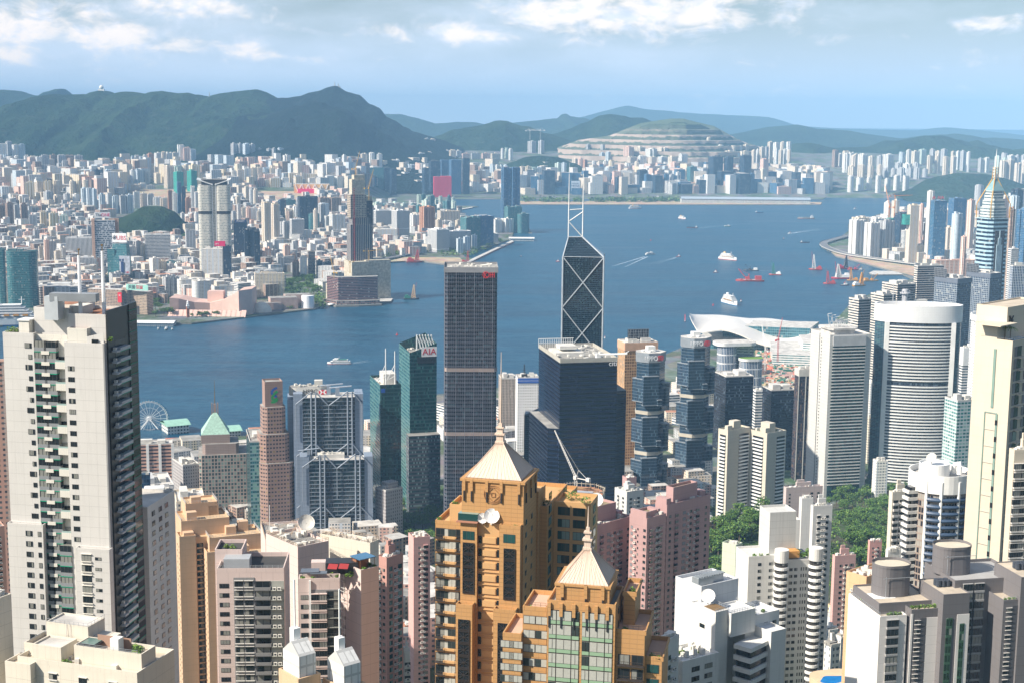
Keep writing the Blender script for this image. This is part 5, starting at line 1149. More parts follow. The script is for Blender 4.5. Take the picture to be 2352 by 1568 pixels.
# simple corner blocks: (name, label, cat, xl, xc, xr, yt, D, a, facade right, facade left, roof houses)
def cb(label,xl,xc,xr,yt,D,a,sR,sL=None,cat='office tower',name='office_tower',group=None,house=2,par=1.4,z0=0,top=None,rfm=None,dmin=0):
 B=Bld(name,label,cat,xl,xc,xr,yt,D,a,group);w_,d_=B.w,max(B.d,dmin);H_=B.H;R_=sfac(sR)if isinstance(sR,str)else sR;L_=(sfac(sL)if isinstance(sL,str)else sL)or R_
 b=MB();A=[(0,0),(w_,0),(w_,d_),(0,d_)]
 for k in range(4):
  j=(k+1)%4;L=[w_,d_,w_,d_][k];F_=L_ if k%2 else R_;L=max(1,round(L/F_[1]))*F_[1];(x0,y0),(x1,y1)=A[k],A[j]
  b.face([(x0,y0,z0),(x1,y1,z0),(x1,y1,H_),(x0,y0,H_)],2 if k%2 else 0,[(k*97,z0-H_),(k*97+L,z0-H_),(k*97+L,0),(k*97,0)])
 b.face([(x,y,H_)for x,y in A],1);cap=mat('cap_'+(sR if isinstance(sR,str)else 'stone'),STY[sR][1]if isinstance(sR,str)else(.55,.53,.5),.7)
 for c,dd in(((w_/2,.2),(w_+.1,.4)),((w_/2,d_-.2),(w_+.1,.4)),((.2,d_/2),(.4,d_-.9)),((w_-.2,d_/2),(.4,d_-.9))):b.box((c[0],c[1],H_),(*dd,par),3)
 B.part('wall',b,[R_[0],rfm or RS.choice((ROOF,ROOFW)),L_[0],cap])
 for i in range(house):b=MB();b.box((w_*(.3+.4*i/max(1,house-1)),d_*.5,H_),(w_*RS.uniform(.2,.32),d_*RS.uniform(.3,.5),RS.uniform(3,6)),0);B.part('rooftop_house',b,[cap if RS.random()<.5 else ACM])
 if house:b=MB();clutter(b,1,w_-1,1,d_-1,H_,8,RS);B.part('roof_plant',b,[ACM])
 return B
fac('rib_beige',(.62,.52,.42),(.08,.08,.09),fh=3.6,bw=1.9,wf=.5,hf=.92,lit=.05)
fac('punch_white',(.80,.80,.80),(.02,.03,.05),fh=3.5,bw=3.0,wf=.42,hf=.36,lit=.05)
fac('stone_old',(.40,.38,.38),(.05,.05,.06),fh=3.4,bw=2.6,wf=.35,hf=.5,lit=.1)
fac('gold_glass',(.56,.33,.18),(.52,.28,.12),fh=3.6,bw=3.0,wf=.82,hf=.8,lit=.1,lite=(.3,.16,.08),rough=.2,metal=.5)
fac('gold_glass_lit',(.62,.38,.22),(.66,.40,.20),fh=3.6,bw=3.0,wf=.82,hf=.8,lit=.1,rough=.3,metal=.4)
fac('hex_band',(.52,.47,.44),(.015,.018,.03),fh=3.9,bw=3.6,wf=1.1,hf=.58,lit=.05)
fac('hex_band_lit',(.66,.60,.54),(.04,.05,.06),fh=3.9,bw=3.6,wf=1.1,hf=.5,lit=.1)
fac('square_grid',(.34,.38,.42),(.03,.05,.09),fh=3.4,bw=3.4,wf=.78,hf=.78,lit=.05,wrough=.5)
fac('square_grid_shaded',(.16,.19,.24),(.015,.03,.07),fh=3.4,bw=3.4,wf=.84,hf=.84,lit=.03,wrough=.5)  # shaded copy of the grid facade, right face shade put into its colours
fac('dark_grid',(.022,.03,.05),(.006,.009,.02),fh=3.7,bw=2.0,wf=.86,hf=.7,lit=.1,lite=(.10,.14,.18))
fac('brown_glass',(.08,.06,.07),(.03,.03,.045),fh=3.7,bw=1.4,wf=.8,hf=.8,lit=.14,lite=(.22,.13,.08))
fac('stone_grid',(.38,.30,.26),(.04,.08,.08),fh=3.7,bw=3.3,wf=.66,hf=.70,lit=.3,lite=(.24,.32,.28))
fac('teal_lit',(.20,.34,.36),(.03,.16,.19),fh=3.7,bw=2.0,wf=.9,hf=.62,lit=.4,lite=(.22,.42,.36))
fac('brick_band',(.56,.34,.26),(.05,.04,.05),fh=3.8,bw=2.4,wf=1.1,hf=.45,lit=.05)
fac('beam_white',(.78,.77,.74),(.05,.06,.07),fh=3.1,bw=3.6,wf=1.1,hf=.5,lit=.1)
fac('hotel_teal',(.55,.60,.60),(.03,.22,.22),fh=3.2,bw=3.4,wf=.75,hf=.55,lit=.35,lite=(.35,.5,.46))
cb('beige ribbed tower right of the dark square tower',1147,1152,1188,870,1900,8,FS['rib_beige'],dmin=30).done()
B=cb('white tower with small square windows and a blue roof banner',1185,1189,1238,868,1800,6,FS['punch_white'],dmin=24)
b=MB();b.box((B.w/2,-.4,B.H-6),(B.w,.5,6),0);p_=B.part('banner',b,[SBLUE]);text('Best Supply Chain Finance Provider in Asia',1.5,SWHITE,p_,(B.w/2,-.75,B.H-3),(pi/2,0,0),ext=.02)
b=MB();x=B.w*.35;b.tube((x,10,B.H),(x,10,B.H+16),.5,0);[b.lathe([(2.2-i*.3,0),(2.2-i*.3,.5),(0,.5)],(x,10,B.H+6+i*2.6),8)for i in range(4)];b.box((x,10,B.H),(7,6,4),0);B.part('radio_mast',b,[DARK]);B.done()
B=cb('grey stone old bank building with a stepped top',862,886,925,1128,1390,42,FS['stone_old'],par=1.5);b=MB();b.box((B.w*.55,B.d*.5,B.H),(B.w*.6,B.d*.6,7),0,bw=2.6);B.part('upper_stage',b,[FS['stone_old'][0]]);B.done()
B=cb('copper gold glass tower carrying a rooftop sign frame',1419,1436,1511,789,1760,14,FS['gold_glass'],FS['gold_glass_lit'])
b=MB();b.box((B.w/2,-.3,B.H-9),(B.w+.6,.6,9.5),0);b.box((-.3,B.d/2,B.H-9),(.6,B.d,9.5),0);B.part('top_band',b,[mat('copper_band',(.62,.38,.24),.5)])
q=minv(B.e)@P(1466,780,1775);b=MB()
for i in range(9):b.tube((q.x-13+i*3.3,q.y,q.z),(q.x-13+i*3.3,q.y,q.z+13),.18,0,4)
for i in range(5):b.tube((q.x-13,q.y,q.z+i*3.2),(q.x+13.4,q.y,q.z+i*3.2),.18,0,4)
for i in range(4):b.tube((q.x-13+i*6.6,q.y,q.z),(q.x-9.7+i*6.6,q.y,q.z+13),.16,0,4)
b.box((q.x,q.y+1,q.z),(27,.4,13),1);B.part('rooftop_sign_frame',b,[STEEL,SBLACK]);B.done()
# twin interlocking glass towers
def twin(px0,px1,yt,D,lab,lx,txtx,emb):
 q=P((px0+px1)/2,yt,D);e=empty('interlocking_tower',(q.x,D,0),radians(14),lab,'skyscraper','twin interlocking glass towers');W2=(px1-px0)*D/F/2;H_=q.z
 f=fac('lippo_glass',(.12,.17,.22),(.015,.04,.075),fh=3.6,bw=1.5,wf=.85,hf=.85,lit=.03,lite=(.12,.2,.26),wrough=.3,rough=.05)
 b=MB();core=[(W2*.80*cos(t),W2*.70*sin(t))for t in[radians(x)for x in(-112,-68,-10,40,90,140,190)]]
 b.prism(core,24,H_-9,0,1,1.5,bot=True);obj('core',b,[f[0],ROOF],e)
 cap=mat('lippo_cap',(.24,.27,.30),.5);b=MB();b.prism([(x*1.06,y*1.06)for x,y in core],H_-11,H_,0,1);clutter(b,-9,9,-8,8,H_,14,RS,2,5);b.box((0,0,H_),(9,9,6),2);obj('crown',b,[cap,ROOFW,WHITE],e)
 step=47.0;z=H_-26;k=0
 def bay(x0,x1,y,z0,z1,dp,rot,nm='bay'):
  R_=Matrix.Rotation(rot,4,'Z');m1=MB();m1.prism([(x0,y),(x1,y),(x1,y+dp),(x0,y+dp)],z0,z1,0,1,1.5,bot=True);m2=MB();m2.add(m1,R_)
  for zc in(z0,z1):
   m3=MB();m3.box(((x0+x1)/2,y+dp/2,zc-.4),(x1-x0+.5,dp+.5,.8),2);m2.add(m3,R_)
  obj(nm,m2,[f[0],ROOF,cap],e)
 y0=-W2*.74
 while z>40:
  bay(-W2*.62,W2*.22,y0-1.2,z-33,z,5,0);bay(W2*.10,W2*.34,y0-3.4,z-33,z-27,6,radians(4))
  bay(W2*.22,W2*.74,y0-1.0,z-14,z-9,7,radians(22));bay(W2*.46,W2*.74,y0-.5,z-38,z-12,7,radians(22));bay(W2*.20,W2*.72,y0-1.2,z-40,z-35,7,radians(20))
  bay(-W2*.5,W2*.3,y0-1.4,z-30,z-4,6,radians(-62));bay(-W2*.35,W2*.4,y0-1.0,z-36,z-8,6,radians(68))
  b=MB();b.prism([(x*1.03,y*1.03)for x,y in core],z-44.5,z-40.5,0,0,bot=True);obj('collar',b,[mat('lippo_collar',(.50,.46,.38),.5)],e);z-=step
 for i in range(4):
  b=MB();t=radians(-120+i*60);b.tube((W2*.55*cos(t),W2*.55*sin(t),0),(W2*.55*cos(t),W2*.55*sin(t),26),1.6,0,12);obj('column',b,[mat('pale_stone',(.5,.5,.5),.7)],e)
 text('LIPPO',7.6,SWHITE,e,(-W2*.24+txtx,-W2*.86,H_-5.6),(pi/2,0,0),name='crown_lettering',ext=.25,xs=.8,bold=.12)
 b=MB();ex=W2*.28+emb
 for s_ in(-1.5,0,1.5):
  for i in range(14):
   t0,t1=2*pi*i/14,2*pi*(i+1)/14;b.tube((ex+s_+1.9*cos(t0)+.7*sin(t0),-W2*.79,H_-5.6+2.9*sin(t0)),(ex+s_+1.9*cos(t1)+.7*sin(t1),-W2*.79,H_-5.6+2.9*sin(t1)),.42,0,4)
 obj('crown_emblem',b,[RED],e)
twin(1450,1538,806,1640,'left one of two interlocking glass towers, lower, crown lettered in white',0,0,0)
twin(1553,1642,773,1700,'right and taller one of two interlocking glass towers, red ring emblem',0,0,1.5)
cb('dark brown glass block with flat beige roof right of the twin towers',1641,1668,1731,866,1830,14,FS['dark_grid']).done()
cb('dark navy glass block left of the thin black tower',1752,1772,1828,897,1740,12,FS['dark_grid']).done()
B=cb('thin black tower edged in white with cream top',1826,1836,1868,850,1690,10,FS['brown_glass']);b=MB()
for x in(0,B.w*.5,B.w):b.box((x,-.3,0),(.9,.5,B.H),0)
b.box((B.w/2,-.4,B.H-7),(B.w,.6,8),0);b.box((-.3,B.d/2,B.H-7),(.6,B.d,8),0);B.part('white_edge',b,[mat('pale_cap',(.6,.58,.53),.6)]);B.done()
cb('small striped office tower between the navy blocks',1730,1736,1756,898,1900,10,'s').done()
# government tower, white flanks and dark banded face with a steel crown
def gov_tower():
 B=Bld('banded_office_tower','tall white tower with thin dark bands and a white steel lattice on top','skyscraper',1863,1907,2002,772,1600,14);w_,d_=B.w,B.d;H_=B.H;cream=wallm('tile_pale',(.60,.59,.56),3.7,2.2,.03,.12)
 b=MB();B.block(0,w_,0,d_,0,H_,b,0,1,parapet=1.4);B.part('wall',b,[cream,ROOFW])
 x0,x1=w_*.07,w_*.86;b=MB();b.box(((x0+x1)/2,-.35,0),(x1-x0,.5,H_-9),0);B.part('glass_wall',b,[fac('gov_glass',(.02,.05,.05),(.01,.03,.035),fh=3.6,bw=1.8,wf=.8,hf=.9,lit=.3,lite=(.03,.12,.11))[0]])
 b=MB();b.box(((x0+x1)/2,-.8,H_-11),(x1-x0,1.4,11),0);B.part('top_band',b,[mat('grey_band',(.48,.48,.48),.6)])
 b=MB();z=H_-13
 while z>20:b.box(((x0+x1)/2,-1.1,z-1.05),(x1-x0,1.1,1.05),0);z-=3.6
 B.part('floor_band',b,[mat('band_white',(.62,.62,.60),.6)])
 b=MB();b.box((-.1,d_*.52,0),(.4,d_*.02,H_),0)
 for i in range(48):b.box((-.15,d_*.42,H_-6-i*3.6),(.3,1.5,1.2),0)
 B.part('stair_window',b,[BLK])
 b=MB();cx,cy=w_*.42,d_*.5
 b.prism([(cx+x,cy+y)for x,y in chamf(w_*.62,d_*.6,4)],H_,H_+5,1,1);b.prism([(cx+x,cy+y)for x,y in chamf(w_*.7,d_*.7,4)],H_+5,H_+7,1,1)
 for i in range(6):
  x=cx-13+i*5;b.tube((x,cy-6,H_+7),(x-3,cy-6,H_+22-i*1.8),.35,0,4);b.tube((x+4,cy+3,H_+7),(x-3,cy-6,H_+22-i*1.8),.3,0,4);b.tube((x-3,cy-6,H_+22-i*1.8),(x+1,cy-8,H_+23-i*1.8),.3,0,4)
  if i<5:b.tube((x-3,cy-6,H_+20-i*1.8),(x+2,cy-6,H_+18.5-i*1.8),.3,0,4);b.tube((x,cy-6,H_+7),(x+2,cy-6,H_+18-i*1.8),.22,0,4);b.tube((x,cy-6,H_+13),(x+5,cy-6,H_+13),.22,0,4)
 B.part('steel_crown',b,[WHITE,ROOFW]);B.done()
gov_tower()
# oval hotel tower
def oval_hotel():
 D=1640;q=P(2110,706,D);e=empty('oval_hotel_tower',(q.x,D,0),radians(-6),'huge curved white hotel tower striped with white bands, blank white crown','hotel');mp=D/F;W2=97*mp;H_=q.z+4
 N=64;oval=ngon(W2*2,W2*.9,N);zb=P(2110,742,D-20).z
 g=fac('oval_glass',(.08,.10,.13),(.02,.03,.05),fh=3.6,bw=2.0,wf=.85,hf=.8,lit=.25,lite=(.10,.13,.16));gs=fac('oval_side_glass',(.14,.18,.22),(.02,.07,.10),fh=1.8,bw=2.5,wf=.94,hf=.85,lit=.1,lite=(.05,.14,.14),rough=.05)
 b=MB();b.prism([(x*.985,y*.985)for x,y in oval],0,zb+1,0,1,2.0,cont=True);obj('glass_wall',b,[g[0],ROOF],e)
 wm=wallm('hotel_white_panel',(.82,.82,.82),1.8,2.4,.02,.04,.45,.25);b=MB();b.prism([(x*1.03,y*1.06)for x,y in oval],zb,H_,0,1,2.4,cont=True,cap=False);b.prism([(x*.99,y*.99)for x,y in reversed(oval)],zb,H_,0,1,2.4,cont=True,cap=False)
 n0=len(oval)
 for i in range(n0):
  j=(i+1)%n0;(x0,y0),(x1,y1)=oval[i],oval[j]
  b.face([(x0*1.03,y0*1.06,H_),(x1*1.03,y1*1.06,H_),(x1*.99,y1*.99,H_),(x0*.99,y0*.99,H_)],0);b.face([(x0*.985,y0*.985,zb),(x1*.985,y1*.985,zb),(x1*1.03,y1*1.06,zb),(x0*1.03,y0*1.06,zb)],0)
 b.face([(x*.98,y*.98,H_-6)for x,y in oval],1);obj('crown',b,[wm,ROOFW],e)
 b=MB();clutter(b,-W2*.8,W2*.8,-8,8,H_-6,24,RS,0,5)
 for i in range(24):t=2*pi*i/24;b.tube((W2*.96*cos(t),W2*.43*sin(t),H_-6),(W2*.9*cos(t),W2*.38*sin(t),H_+.8),.25,0,4)
 obj('roof_plant',b,[ACM],e)
 arc=[(W2*.80*cos(t),W2*.45*sin(t))for t in[]]
 lo,hi=-.76,.78;n=22;front=[]
 for i in range(n+1):
  x=W2*(lo+(hi-lo)*i/n);y=-W2*.45*sqrt(max(0,1-(x/W2)**2));front.append((x,y*1.0))
 b=MB();z=zb-4;k=0
 while z>10:
  if k!=18:
   t_=1.35
   for(x0,y0),(x1,y1)in zip(front,front[1:]):
    y0a,y1a=y0-1.0,y1-1.0
    b.face([(x0,y0a,z-t_),(x1,y1a,z-t_),(x1,y1a,z),(x0,y0a,z)],0,smooth=False);b.face([(x0,y0a,z),(x1,y1a,z),(x1,y1+1,z),(x0,y0+1,z)],0);b.face([(x0,y0+1,z-t_),(x1,y1+1,z-t_),(x1,y1a,z-t_),(x0,y0a,z-t_)],0)
  z-=3.55;k+=1
 obj('floor_band',b,[WHITE],e)
 for x in(lo,hi):
  b=MB();X_=W2*x;y=-W2*.45*sqrt(max(0,1-x*x));b.box((X_,y-.6,0),(5,4,zb),0,atan2(0,1));obj('pilaster',b,[WHITE],e)
 for s_ in(-1,1):
  b=MB();pts=[]
  for i in range(9):
   x=s_*W2*(.80+.205*i/8);y=-W2*.452*sqrt(max(0,1-min(1,(x/(W2*1.005)))**2))-.5;pts.append((x,y))
  if s_<0:pts=pts[::-1]
  for(x0,y0),(x1,y1)in zip(pts,pts[1:]):L=math.hypot(x1-x0,y1-y0);b.face([(x0,y0,0),(x1,y1,0),(x1,y1,zb),(x0,y0,zb)],0,[(x0,0),(x0+L,0),(x0+L,zb),(x0,zb)])
  obj('side_glass',b,[gs[0]],e)
oval_hotel()
cb('grey topped teal window hotel below the oval tower',2170,2200,2246,922,1330,18,FS['hotel_teal'],dmin=16).done()
B=cb('narrow white tower with a blank top and dark bands',2206,2213,2238,800,2000,10,'s');b=MB();b.box((B.w/2,-.4,B.H-24),(B.w,.8,25),0);b.box((-.2,B.d/2,B.H-24),(.8,B.d,25),0);B.part('blank_top',b,[WHITE]);B.done()
def round_dotted():
 q=P(2282,735,1750);e=empty('round_hotel_tower',(q.x,1750,0),0,'white rounded hotel tower with small windows behind the cream terrace tower','hotel');r_=26;b=MB();b.prism(ngon(2*r_,2*r_,32),0,q.z,0,1,3.0,cont=True);obj('wall',b,[FS['punch_white'][0],ROOFW],e)
 b=MB();b.lathe([(r_+1,q.z),(r_+1,q.z+7),(r_-.6,q.z+7),(r_-.6,q.z)],n=40,smooth=False);[b.tube((r_*cos(t),r_*sin(t),q.z+1),((r_-7)*cos(t),(r_-7)*sin(t),q.z+5),.3,0,4)for t in[i*pi/12 for i in range(24)]];obj('roof_ring',b,[WHITE],e)
round_dotted()
# Wan Chai group
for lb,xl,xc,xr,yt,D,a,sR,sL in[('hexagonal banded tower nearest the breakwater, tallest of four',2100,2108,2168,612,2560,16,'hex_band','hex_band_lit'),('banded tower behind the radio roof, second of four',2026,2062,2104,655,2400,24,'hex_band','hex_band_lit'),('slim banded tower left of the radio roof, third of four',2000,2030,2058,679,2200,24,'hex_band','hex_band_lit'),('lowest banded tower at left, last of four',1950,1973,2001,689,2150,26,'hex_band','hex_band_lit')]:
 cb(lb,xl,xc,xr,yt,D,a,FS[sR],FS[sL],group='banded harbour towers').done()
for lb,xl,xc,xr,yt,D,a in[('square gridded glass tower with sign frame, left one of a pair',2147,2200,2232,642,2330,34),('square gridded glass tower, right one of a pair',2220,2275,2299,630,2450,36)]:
 B=cb(lb,xl,xc,xr,yt,D,a,FS['square_grid_shaded'],FS['square_grid'],group='gridded glass pair');b=MB();b.box((B.w/2,-.3,B.H-7),(B.w+.5,.6,8),0);b.box((-.3,B.d/2,B.H-7),(.6,B.d,8),0);B.part('top_band',b,[mat('slate_band',(.13,.15,.19),.6)])
 b=MB();y=B.d*.75
 for i in range(9):b.tube((-1,y-12+i*3,B.H),(-1,y-12+i*3,B.H+15),.25,0,4);b.tube((5,y-12+i*3,B.H),(-1,y-12+i*3,B.H+15),.2,0,4)
 for i in range(5):b.tube((-1,y-12,B.H+3+i*3),(-1,y+12,B.H+3+i*3),.22,0,4)
 b.box((-.5,y,B.H),(.3,25,14),1);B.part('rooftop_sign_frame',b,[STEEL,SBLACK]);B.done()
B=cb('navy and white roofed building with radio dishes',2040,2052,2150,700,1980,10,'l',par=2,house=2);b=MB();b.tube((20,8,B.H-1),(20,8,B.H+20),4,0,14);b.lathe([(7,0),(7,1.5),(0,1.5)],(20,8,B.H+14),14);b.tube((0,2,B.H-60),(0,2,B.H+30),.5,0)
for i in range(9):t=i*.7;b.lathe([(0,0),(1.4,.8)],(20+6*cos(t),8+6*sin(t),B.H+13+(i%3)*2.2),8)
B.part('radio_platform',b,[mat('radio_grey',(.5,.5,.52),.6)]);B.done()
B=cb('white and blue ribbed tower at the right edge',2320,2327,2380,612,2150,8,fac('rib_blue',(.62,.66,.70),(.02,.05,.12),fh=3.8,bw=2.6,wf=.66,hf=.9,lit=.05,wrough=.4));B.done()
# tall tower with gold struts and needle
def gold_tower():
 D=2520;q=P(2272,640,D);e=empty('needle_tower',(q.x,D,0),radians(22),'tallest tower at right, blue banded with gold corner struts and white needle','skyscraper');mp=D/F;zz=lambda y:P(2272,y,D).z;w_=58*mp;H_=zz(500)
 f=fac('cp_band',(.40,.58,.66),(.015,.03,.06),fh=7.0,bw=3.0,wf=1.1,hf=.52,lit=.05,wrough=.3,rough=.05);g2=fac('cp_bronze',(.12,.10,.11),(.05,.04,.05),fh=3.5,bw=1.6,wf=.7,hf=.8,lit=.1,lite=(.2,.14,.1));g3=fac('cp_gold_side',(.40,.28,.16),(.30,.20,.11),fh=3.5,bw=3,wf=.8,hf=.7,lit=.1,metal=.3,rough=.2)
 b=MB();poly=chamf(w_,w_*.95,7);b.prism(poly,0,H_,0,1,3.0);obj('wall',b,[f[0],ROOF],e)
 b=MB();b.prism([(-w_*.24,-w_*.49),(w_*.22,-w_*.49),(w_*.22,-w_*.40),(-w_*.24,-w_*.40)],0,zz(528),0,0,1.6)
 obj('bronze_panel',b,[g2[0]],e);b=MB();b.box((w_*.482,0,0),(1.6,w_*.6,H_-2),0,bw=3);obj('gold_side',b,[g3[0]],e)
 b=MB()
 for i in range(5):b.box((-w_*.14+i*w_*.06,-w_*.5,0),(1.1,.9,zz(560)+(2-abs(i-2))*12),0)
 obj('blue_rib',b,[mat('rib_pale_blue',(.5,.66,.74),.4)],e)
 steps=[(500,468,.84),(468,452,.72),(452,436,.60)];z0=H_
 for i,(ya,yb,k)in enumerate(steps):
  b=MB();z1=zz(yb+8);b.prism([(x*k,y*k)for x,y in poly],z0,z1,0,1,3.0);obj('upper_stage',b,[fac('cp_top',(.55,.60,.58),(.10,.16,.20),fh=5,bw=3,wf=1.1,hf=.4,lit=.1)[0],ROOFW],e);z0=z1
 b=MB();b.prism([(x*.54,y*.54)for x,y in poly],z0,zz(438),0,1,3);z1=zz(438);b2=zz(412);P4=[(x*.54,y*.54)for x,y in rect(w_,w_)]
 for i in range(4):
  (x0,y0),(x1,y1)=P4[i],P4[(i+1)%4];b.face([(x0,y0,z1),(x1,y1,z1),(x1*.2,y1*.2,b2),(x0*.2,y0*.2,b2)],2)
 obj('pyramid_roof',b,[MATS['facade_cp_top']if 'facade_cp_top' in MATS else FS['cp_top'][0],ROOF,mat('roof_glass_green',(.22,.36,.38),.2,spec=.8)],e)
 gold=mat('gold_strut',(.72,.40,.08),.35,metal=.5);b=MB();zk=zz(468)
 for i,(x,y)in enumerate([(p[0]*1.0*w_*.5,p[1]*w_*.5)for p in((-1,-.9),(1,-.9),(1,.9),(-1,.9))]):b.tube((x*.93,y*.93,H_),(x*.93,y*.93,zk),.9,0,6);b.tube((x*.93,y*.93,zk),(x*.16,y*.16,zz(412)),.9,0,6);b.tube((x*.16,y*.16,zz(412)),(x*.12,y*.12,zz(384)),.8,0,6)
 for i in range(4):b.box((0,0,zz(408)+i*5),(w_*.16,w_*.16,1),1)
 obj('gold_strut',b,[gold,WHITE],e);b=MB();b.tube((0,0,zz(430)),(0,0,zz(398)),2.2,0,10);b.tube((0,0,zz(398)),(0,0,zz(360)),1.5,0,10,1.0);b.tube((0,0,zz(360)),(0,0,zz(342)),.9,0,8,.15);obj('needle',b,[WHITE],e)
gold_tower()
# round-cornered banded tower with plants
def legco():
 D=2000;q=P(1683,782,D);e=empty('rounded_banded_office',(q.x,D,0),radians(12),'white rounded office blocks with glass bands and a green roof circle','office building');mp=D/F;zz=lambda y:P(1683,y,D).z
 f=fac('legco',(.80,.80,.80),(.03,.08,.16),fh=12,bw=2.2,wf=.7,hf=.86,lit=.1,wrough=.4);s_=fac('legco_line',(.80,.80,.80),(.03,.08,.12),fh=2.2,bw=3,wf=1.1,hf=.6,lit=.05)
 b=MB();b.prism([(x-8,y)for x,y in rrect(26,24,10,8)],0,zz(792),0,1,2.2,cont=True);b.prism([(x+14,y+12)for x,y in rect(36,22)],0,zz(786),2,1,3);b.prism([(x+4,y+4)for x,y in rrect(58,34,12,8)],zz(792),zz(785),3,1)
 obj('main_block',b,[f[0],ROOFW,s_[0],WHITE],e)
 b=MB();b.prism([(x+22,y-14)for x,y in rrect(32,22,10,8)],0,zz(822),0,1,2.2,cont=True);b.prism([(x+22,y-14)for x,y in rrect(34,24,11,8)],zz(824),zz(818),2,1);obj('front_block',b,[f[0],mat('lawn',(.14,.26,.04),.9),WHITE],e)
legco()
# swooping exhibition hall roof
def expo():
 D=2760;C=P(1735,770,D);e=empty('exhibition_centre',(C.x,D,0),radians(-8),'low exhibition hall under overlapping swooping white roof wings by the harbour','exhibition hall');mp=D/F
 alu=mat('roof_alu',(.80,.76,.70),.35,var=.06,vs=.02)
 def shell(name,out,inn,lift,thick=2.4):
  n=40
  def cur(pts,t):
   s_=t*(len(pts)-1);i=min(int(s_),len(pts)-2);f_=s_-i
   p0=pts[max(0,i-1)];p1=pts[i];p2=pts[i+1];p3=pts[min(len(pts)-1,i+2)]
   return[.5*((2*p1[k])+(-p0[k]+p2[k])*f_+(2*p0[k]-5*p1[k]+4*p2[k]-p3[k])*f_**2+(-p0[k]+3*p1[k]-3*p2[k]+p3[k])*f_**3)for k in range(3)]
  A=[P(*cur(out,i/n)[:2],cur(out,i/n)[2])for i in range(n+1)];Bk=[P(*cur(inn,i/n)[:2],cur(inn,i/n)[2])for i in range(n+1)]
  b=MB()
  for dz in(0,-thick):
   b.grid(lambda u,v:(A[int(round(u*n))]*(1-v)+Bk[int(round(u*n))]*v+Vector((0,0,dz+lift*sin(pi*v)))),n,10)
  for i in range(n):b.face([A[i]-Vector((0,0,thick)),A[i+1]-Vector((0,0,thick)),A[i+1],A[i]],0)
  for i in range(n):b.face([Bk[i+1]-Vector((0,0,thick)),Bk[i]-Vector((0,0,thick)),Bk[i],Bk[i+1]],0)
  wpart(e,name,b,[alu])
 shell('roof_wing',[(1584,724,2700),(1592,742,2680),(1610,762,2660),(1660,757,2660),(1700,768,2650),(1745,788,2640),(1790,795,2640),(1860,784,2640)],[(1584,723,2760),(1610,723,2790),(1660,727,2800),(1700,733,2800),(1740,746,2780),(1780,764,2760),(1820,772,2740),(1885,758,2720)],3)
 shell('roof_wing',[(1640,740,2770),(1680,744,2760),(1720,742,2760),(1770,758,2740),(1830,765,2740),(1875,760,2740),(1890,757,2740)],[(1610,723,2860),(1660,724,2880),(1710,731,2880),(1760,731,2880),(1810,737,2860),(1855,744,2830),(1890,757,2780)],4)
 g=fac('expo_glass',(.16,.30,.34),(.03,.12,.15),fh=5,bw=4,wf=.9,hf=.8,lit=.1);b=MB();pts=[P(x,y,d_)for x,y,d_ in((1600,770,2690),(1700,800,2665),(1860,800,2665),(1880,770,2780),(1620,740,2800))]
 b.prism([(p.x,p.y)for p in pts],0,18,0,1,4,cont=True);wpart(e,'glass_wall',b,[g[0],ROOFW]);b=MB();pts=[P(x,y,d_)for x,y,d_ in((1660,760,2730),(1860,775,2700),(1880,765,2790),(1680,740,2800))];b.prism([(p.x,p.y)for p in pts],0,40,0,1,4,cont=True);wpart(e,'upper_glass',b,[g[0],ROOFW])
 b=MB();pts=[P(x,y,2650)for x,y in((1740,830),(1868,830))];b.prism([(pts[0].x,2500),(pts[1].x+20,2480),(pts[1].x+20,2650),(pts[0].x+20,2640)],0,24,2,1,4);b.prism([(pts[0].x+60,2540),(pts[1].x+20,2520),(pts[1].x+20,2640),(pts[0].x+70,2630)],24,38,2,1,4);wpart(e,'old_wing',b,[g[0],ROOFW,fac('expo_band',(.72,.74,.72),(.05,.18,.2),fh=4,bw=5,wf=1.1,hf=.4)[0]])
expo()
# remaining Central blocks
cb('pyramid tower placeholder',0,0,0,0,0,0,'c')if 0 else None
def pyramid_tower():
 B=Bld('green_pyramid_tower','stone gridded tower with a pale green pyramid roof and tall spike','office tower',452,462,528,1005,1480,12);w_,d_=B.w,28;f=FS['stone_grid'];H2=B.z(1033)
 b=MB();b.prism([(x+w_/2+8,y+d_/2+2)for x,y in chamf(w_+22,d_+16,3)],0,B.z(1042),0,1,3.3);b.prism([(x+w_/2+5,y+d_/2)for x,y in chamf(w_+8,d_+8,3)],B.z(1042),B.z(1018),2,1,3.3);b.prism([(x+w_/2,y+d_/2)for x,y in rect(w_,d_)],B.z(1018),B.H+3,2,1);B.part('wall',b,[f[0],ROOF,wallm('stone_brown',(.34,.26,.23),1.8,1.6,.03)])
 b=MB();z0,z1=B.H+3,B.z(953);q=[(x+w_/2,y+d_/2)for x,y in rect(w_,d_)];c=(w_/2,d_/2)
 for i in range(4):(x0,y0),(x1,y1)=q[i],q[(i+1)%4];b.face([(x0,y0,z0),(x1,y1,z0),(c[0]+(x1-c[0])*.13,c[1]+(y1-c[1])*.13,z1),(c[0]+(x0-c[0])*.13,c[1]+(y0-c[1])*.13,z1)],0)
 B.part('pyramid_roof',b,[mat('verdigris',(.36,.55,.45),.6,vs=.5,var=.2)]);b=MB();b.box((c[0],c[1],z1),(3,3,9),0)
 for sx in(-1,1):b.box((c[0]+sx*3,c[1],z1-3),(1.2,3,13),0)
 B.part('lantern',b,[MATS['stone_brown']]);b=MB();b.tube((c[0],c[1],z1+8),(c[0],c[1],z1+34),.5,0,6,.15);B.part('spike',b,[mat('bronze',(.30,.20,.10),.4,metal=.6)]);B.done()
pyramid_tower()
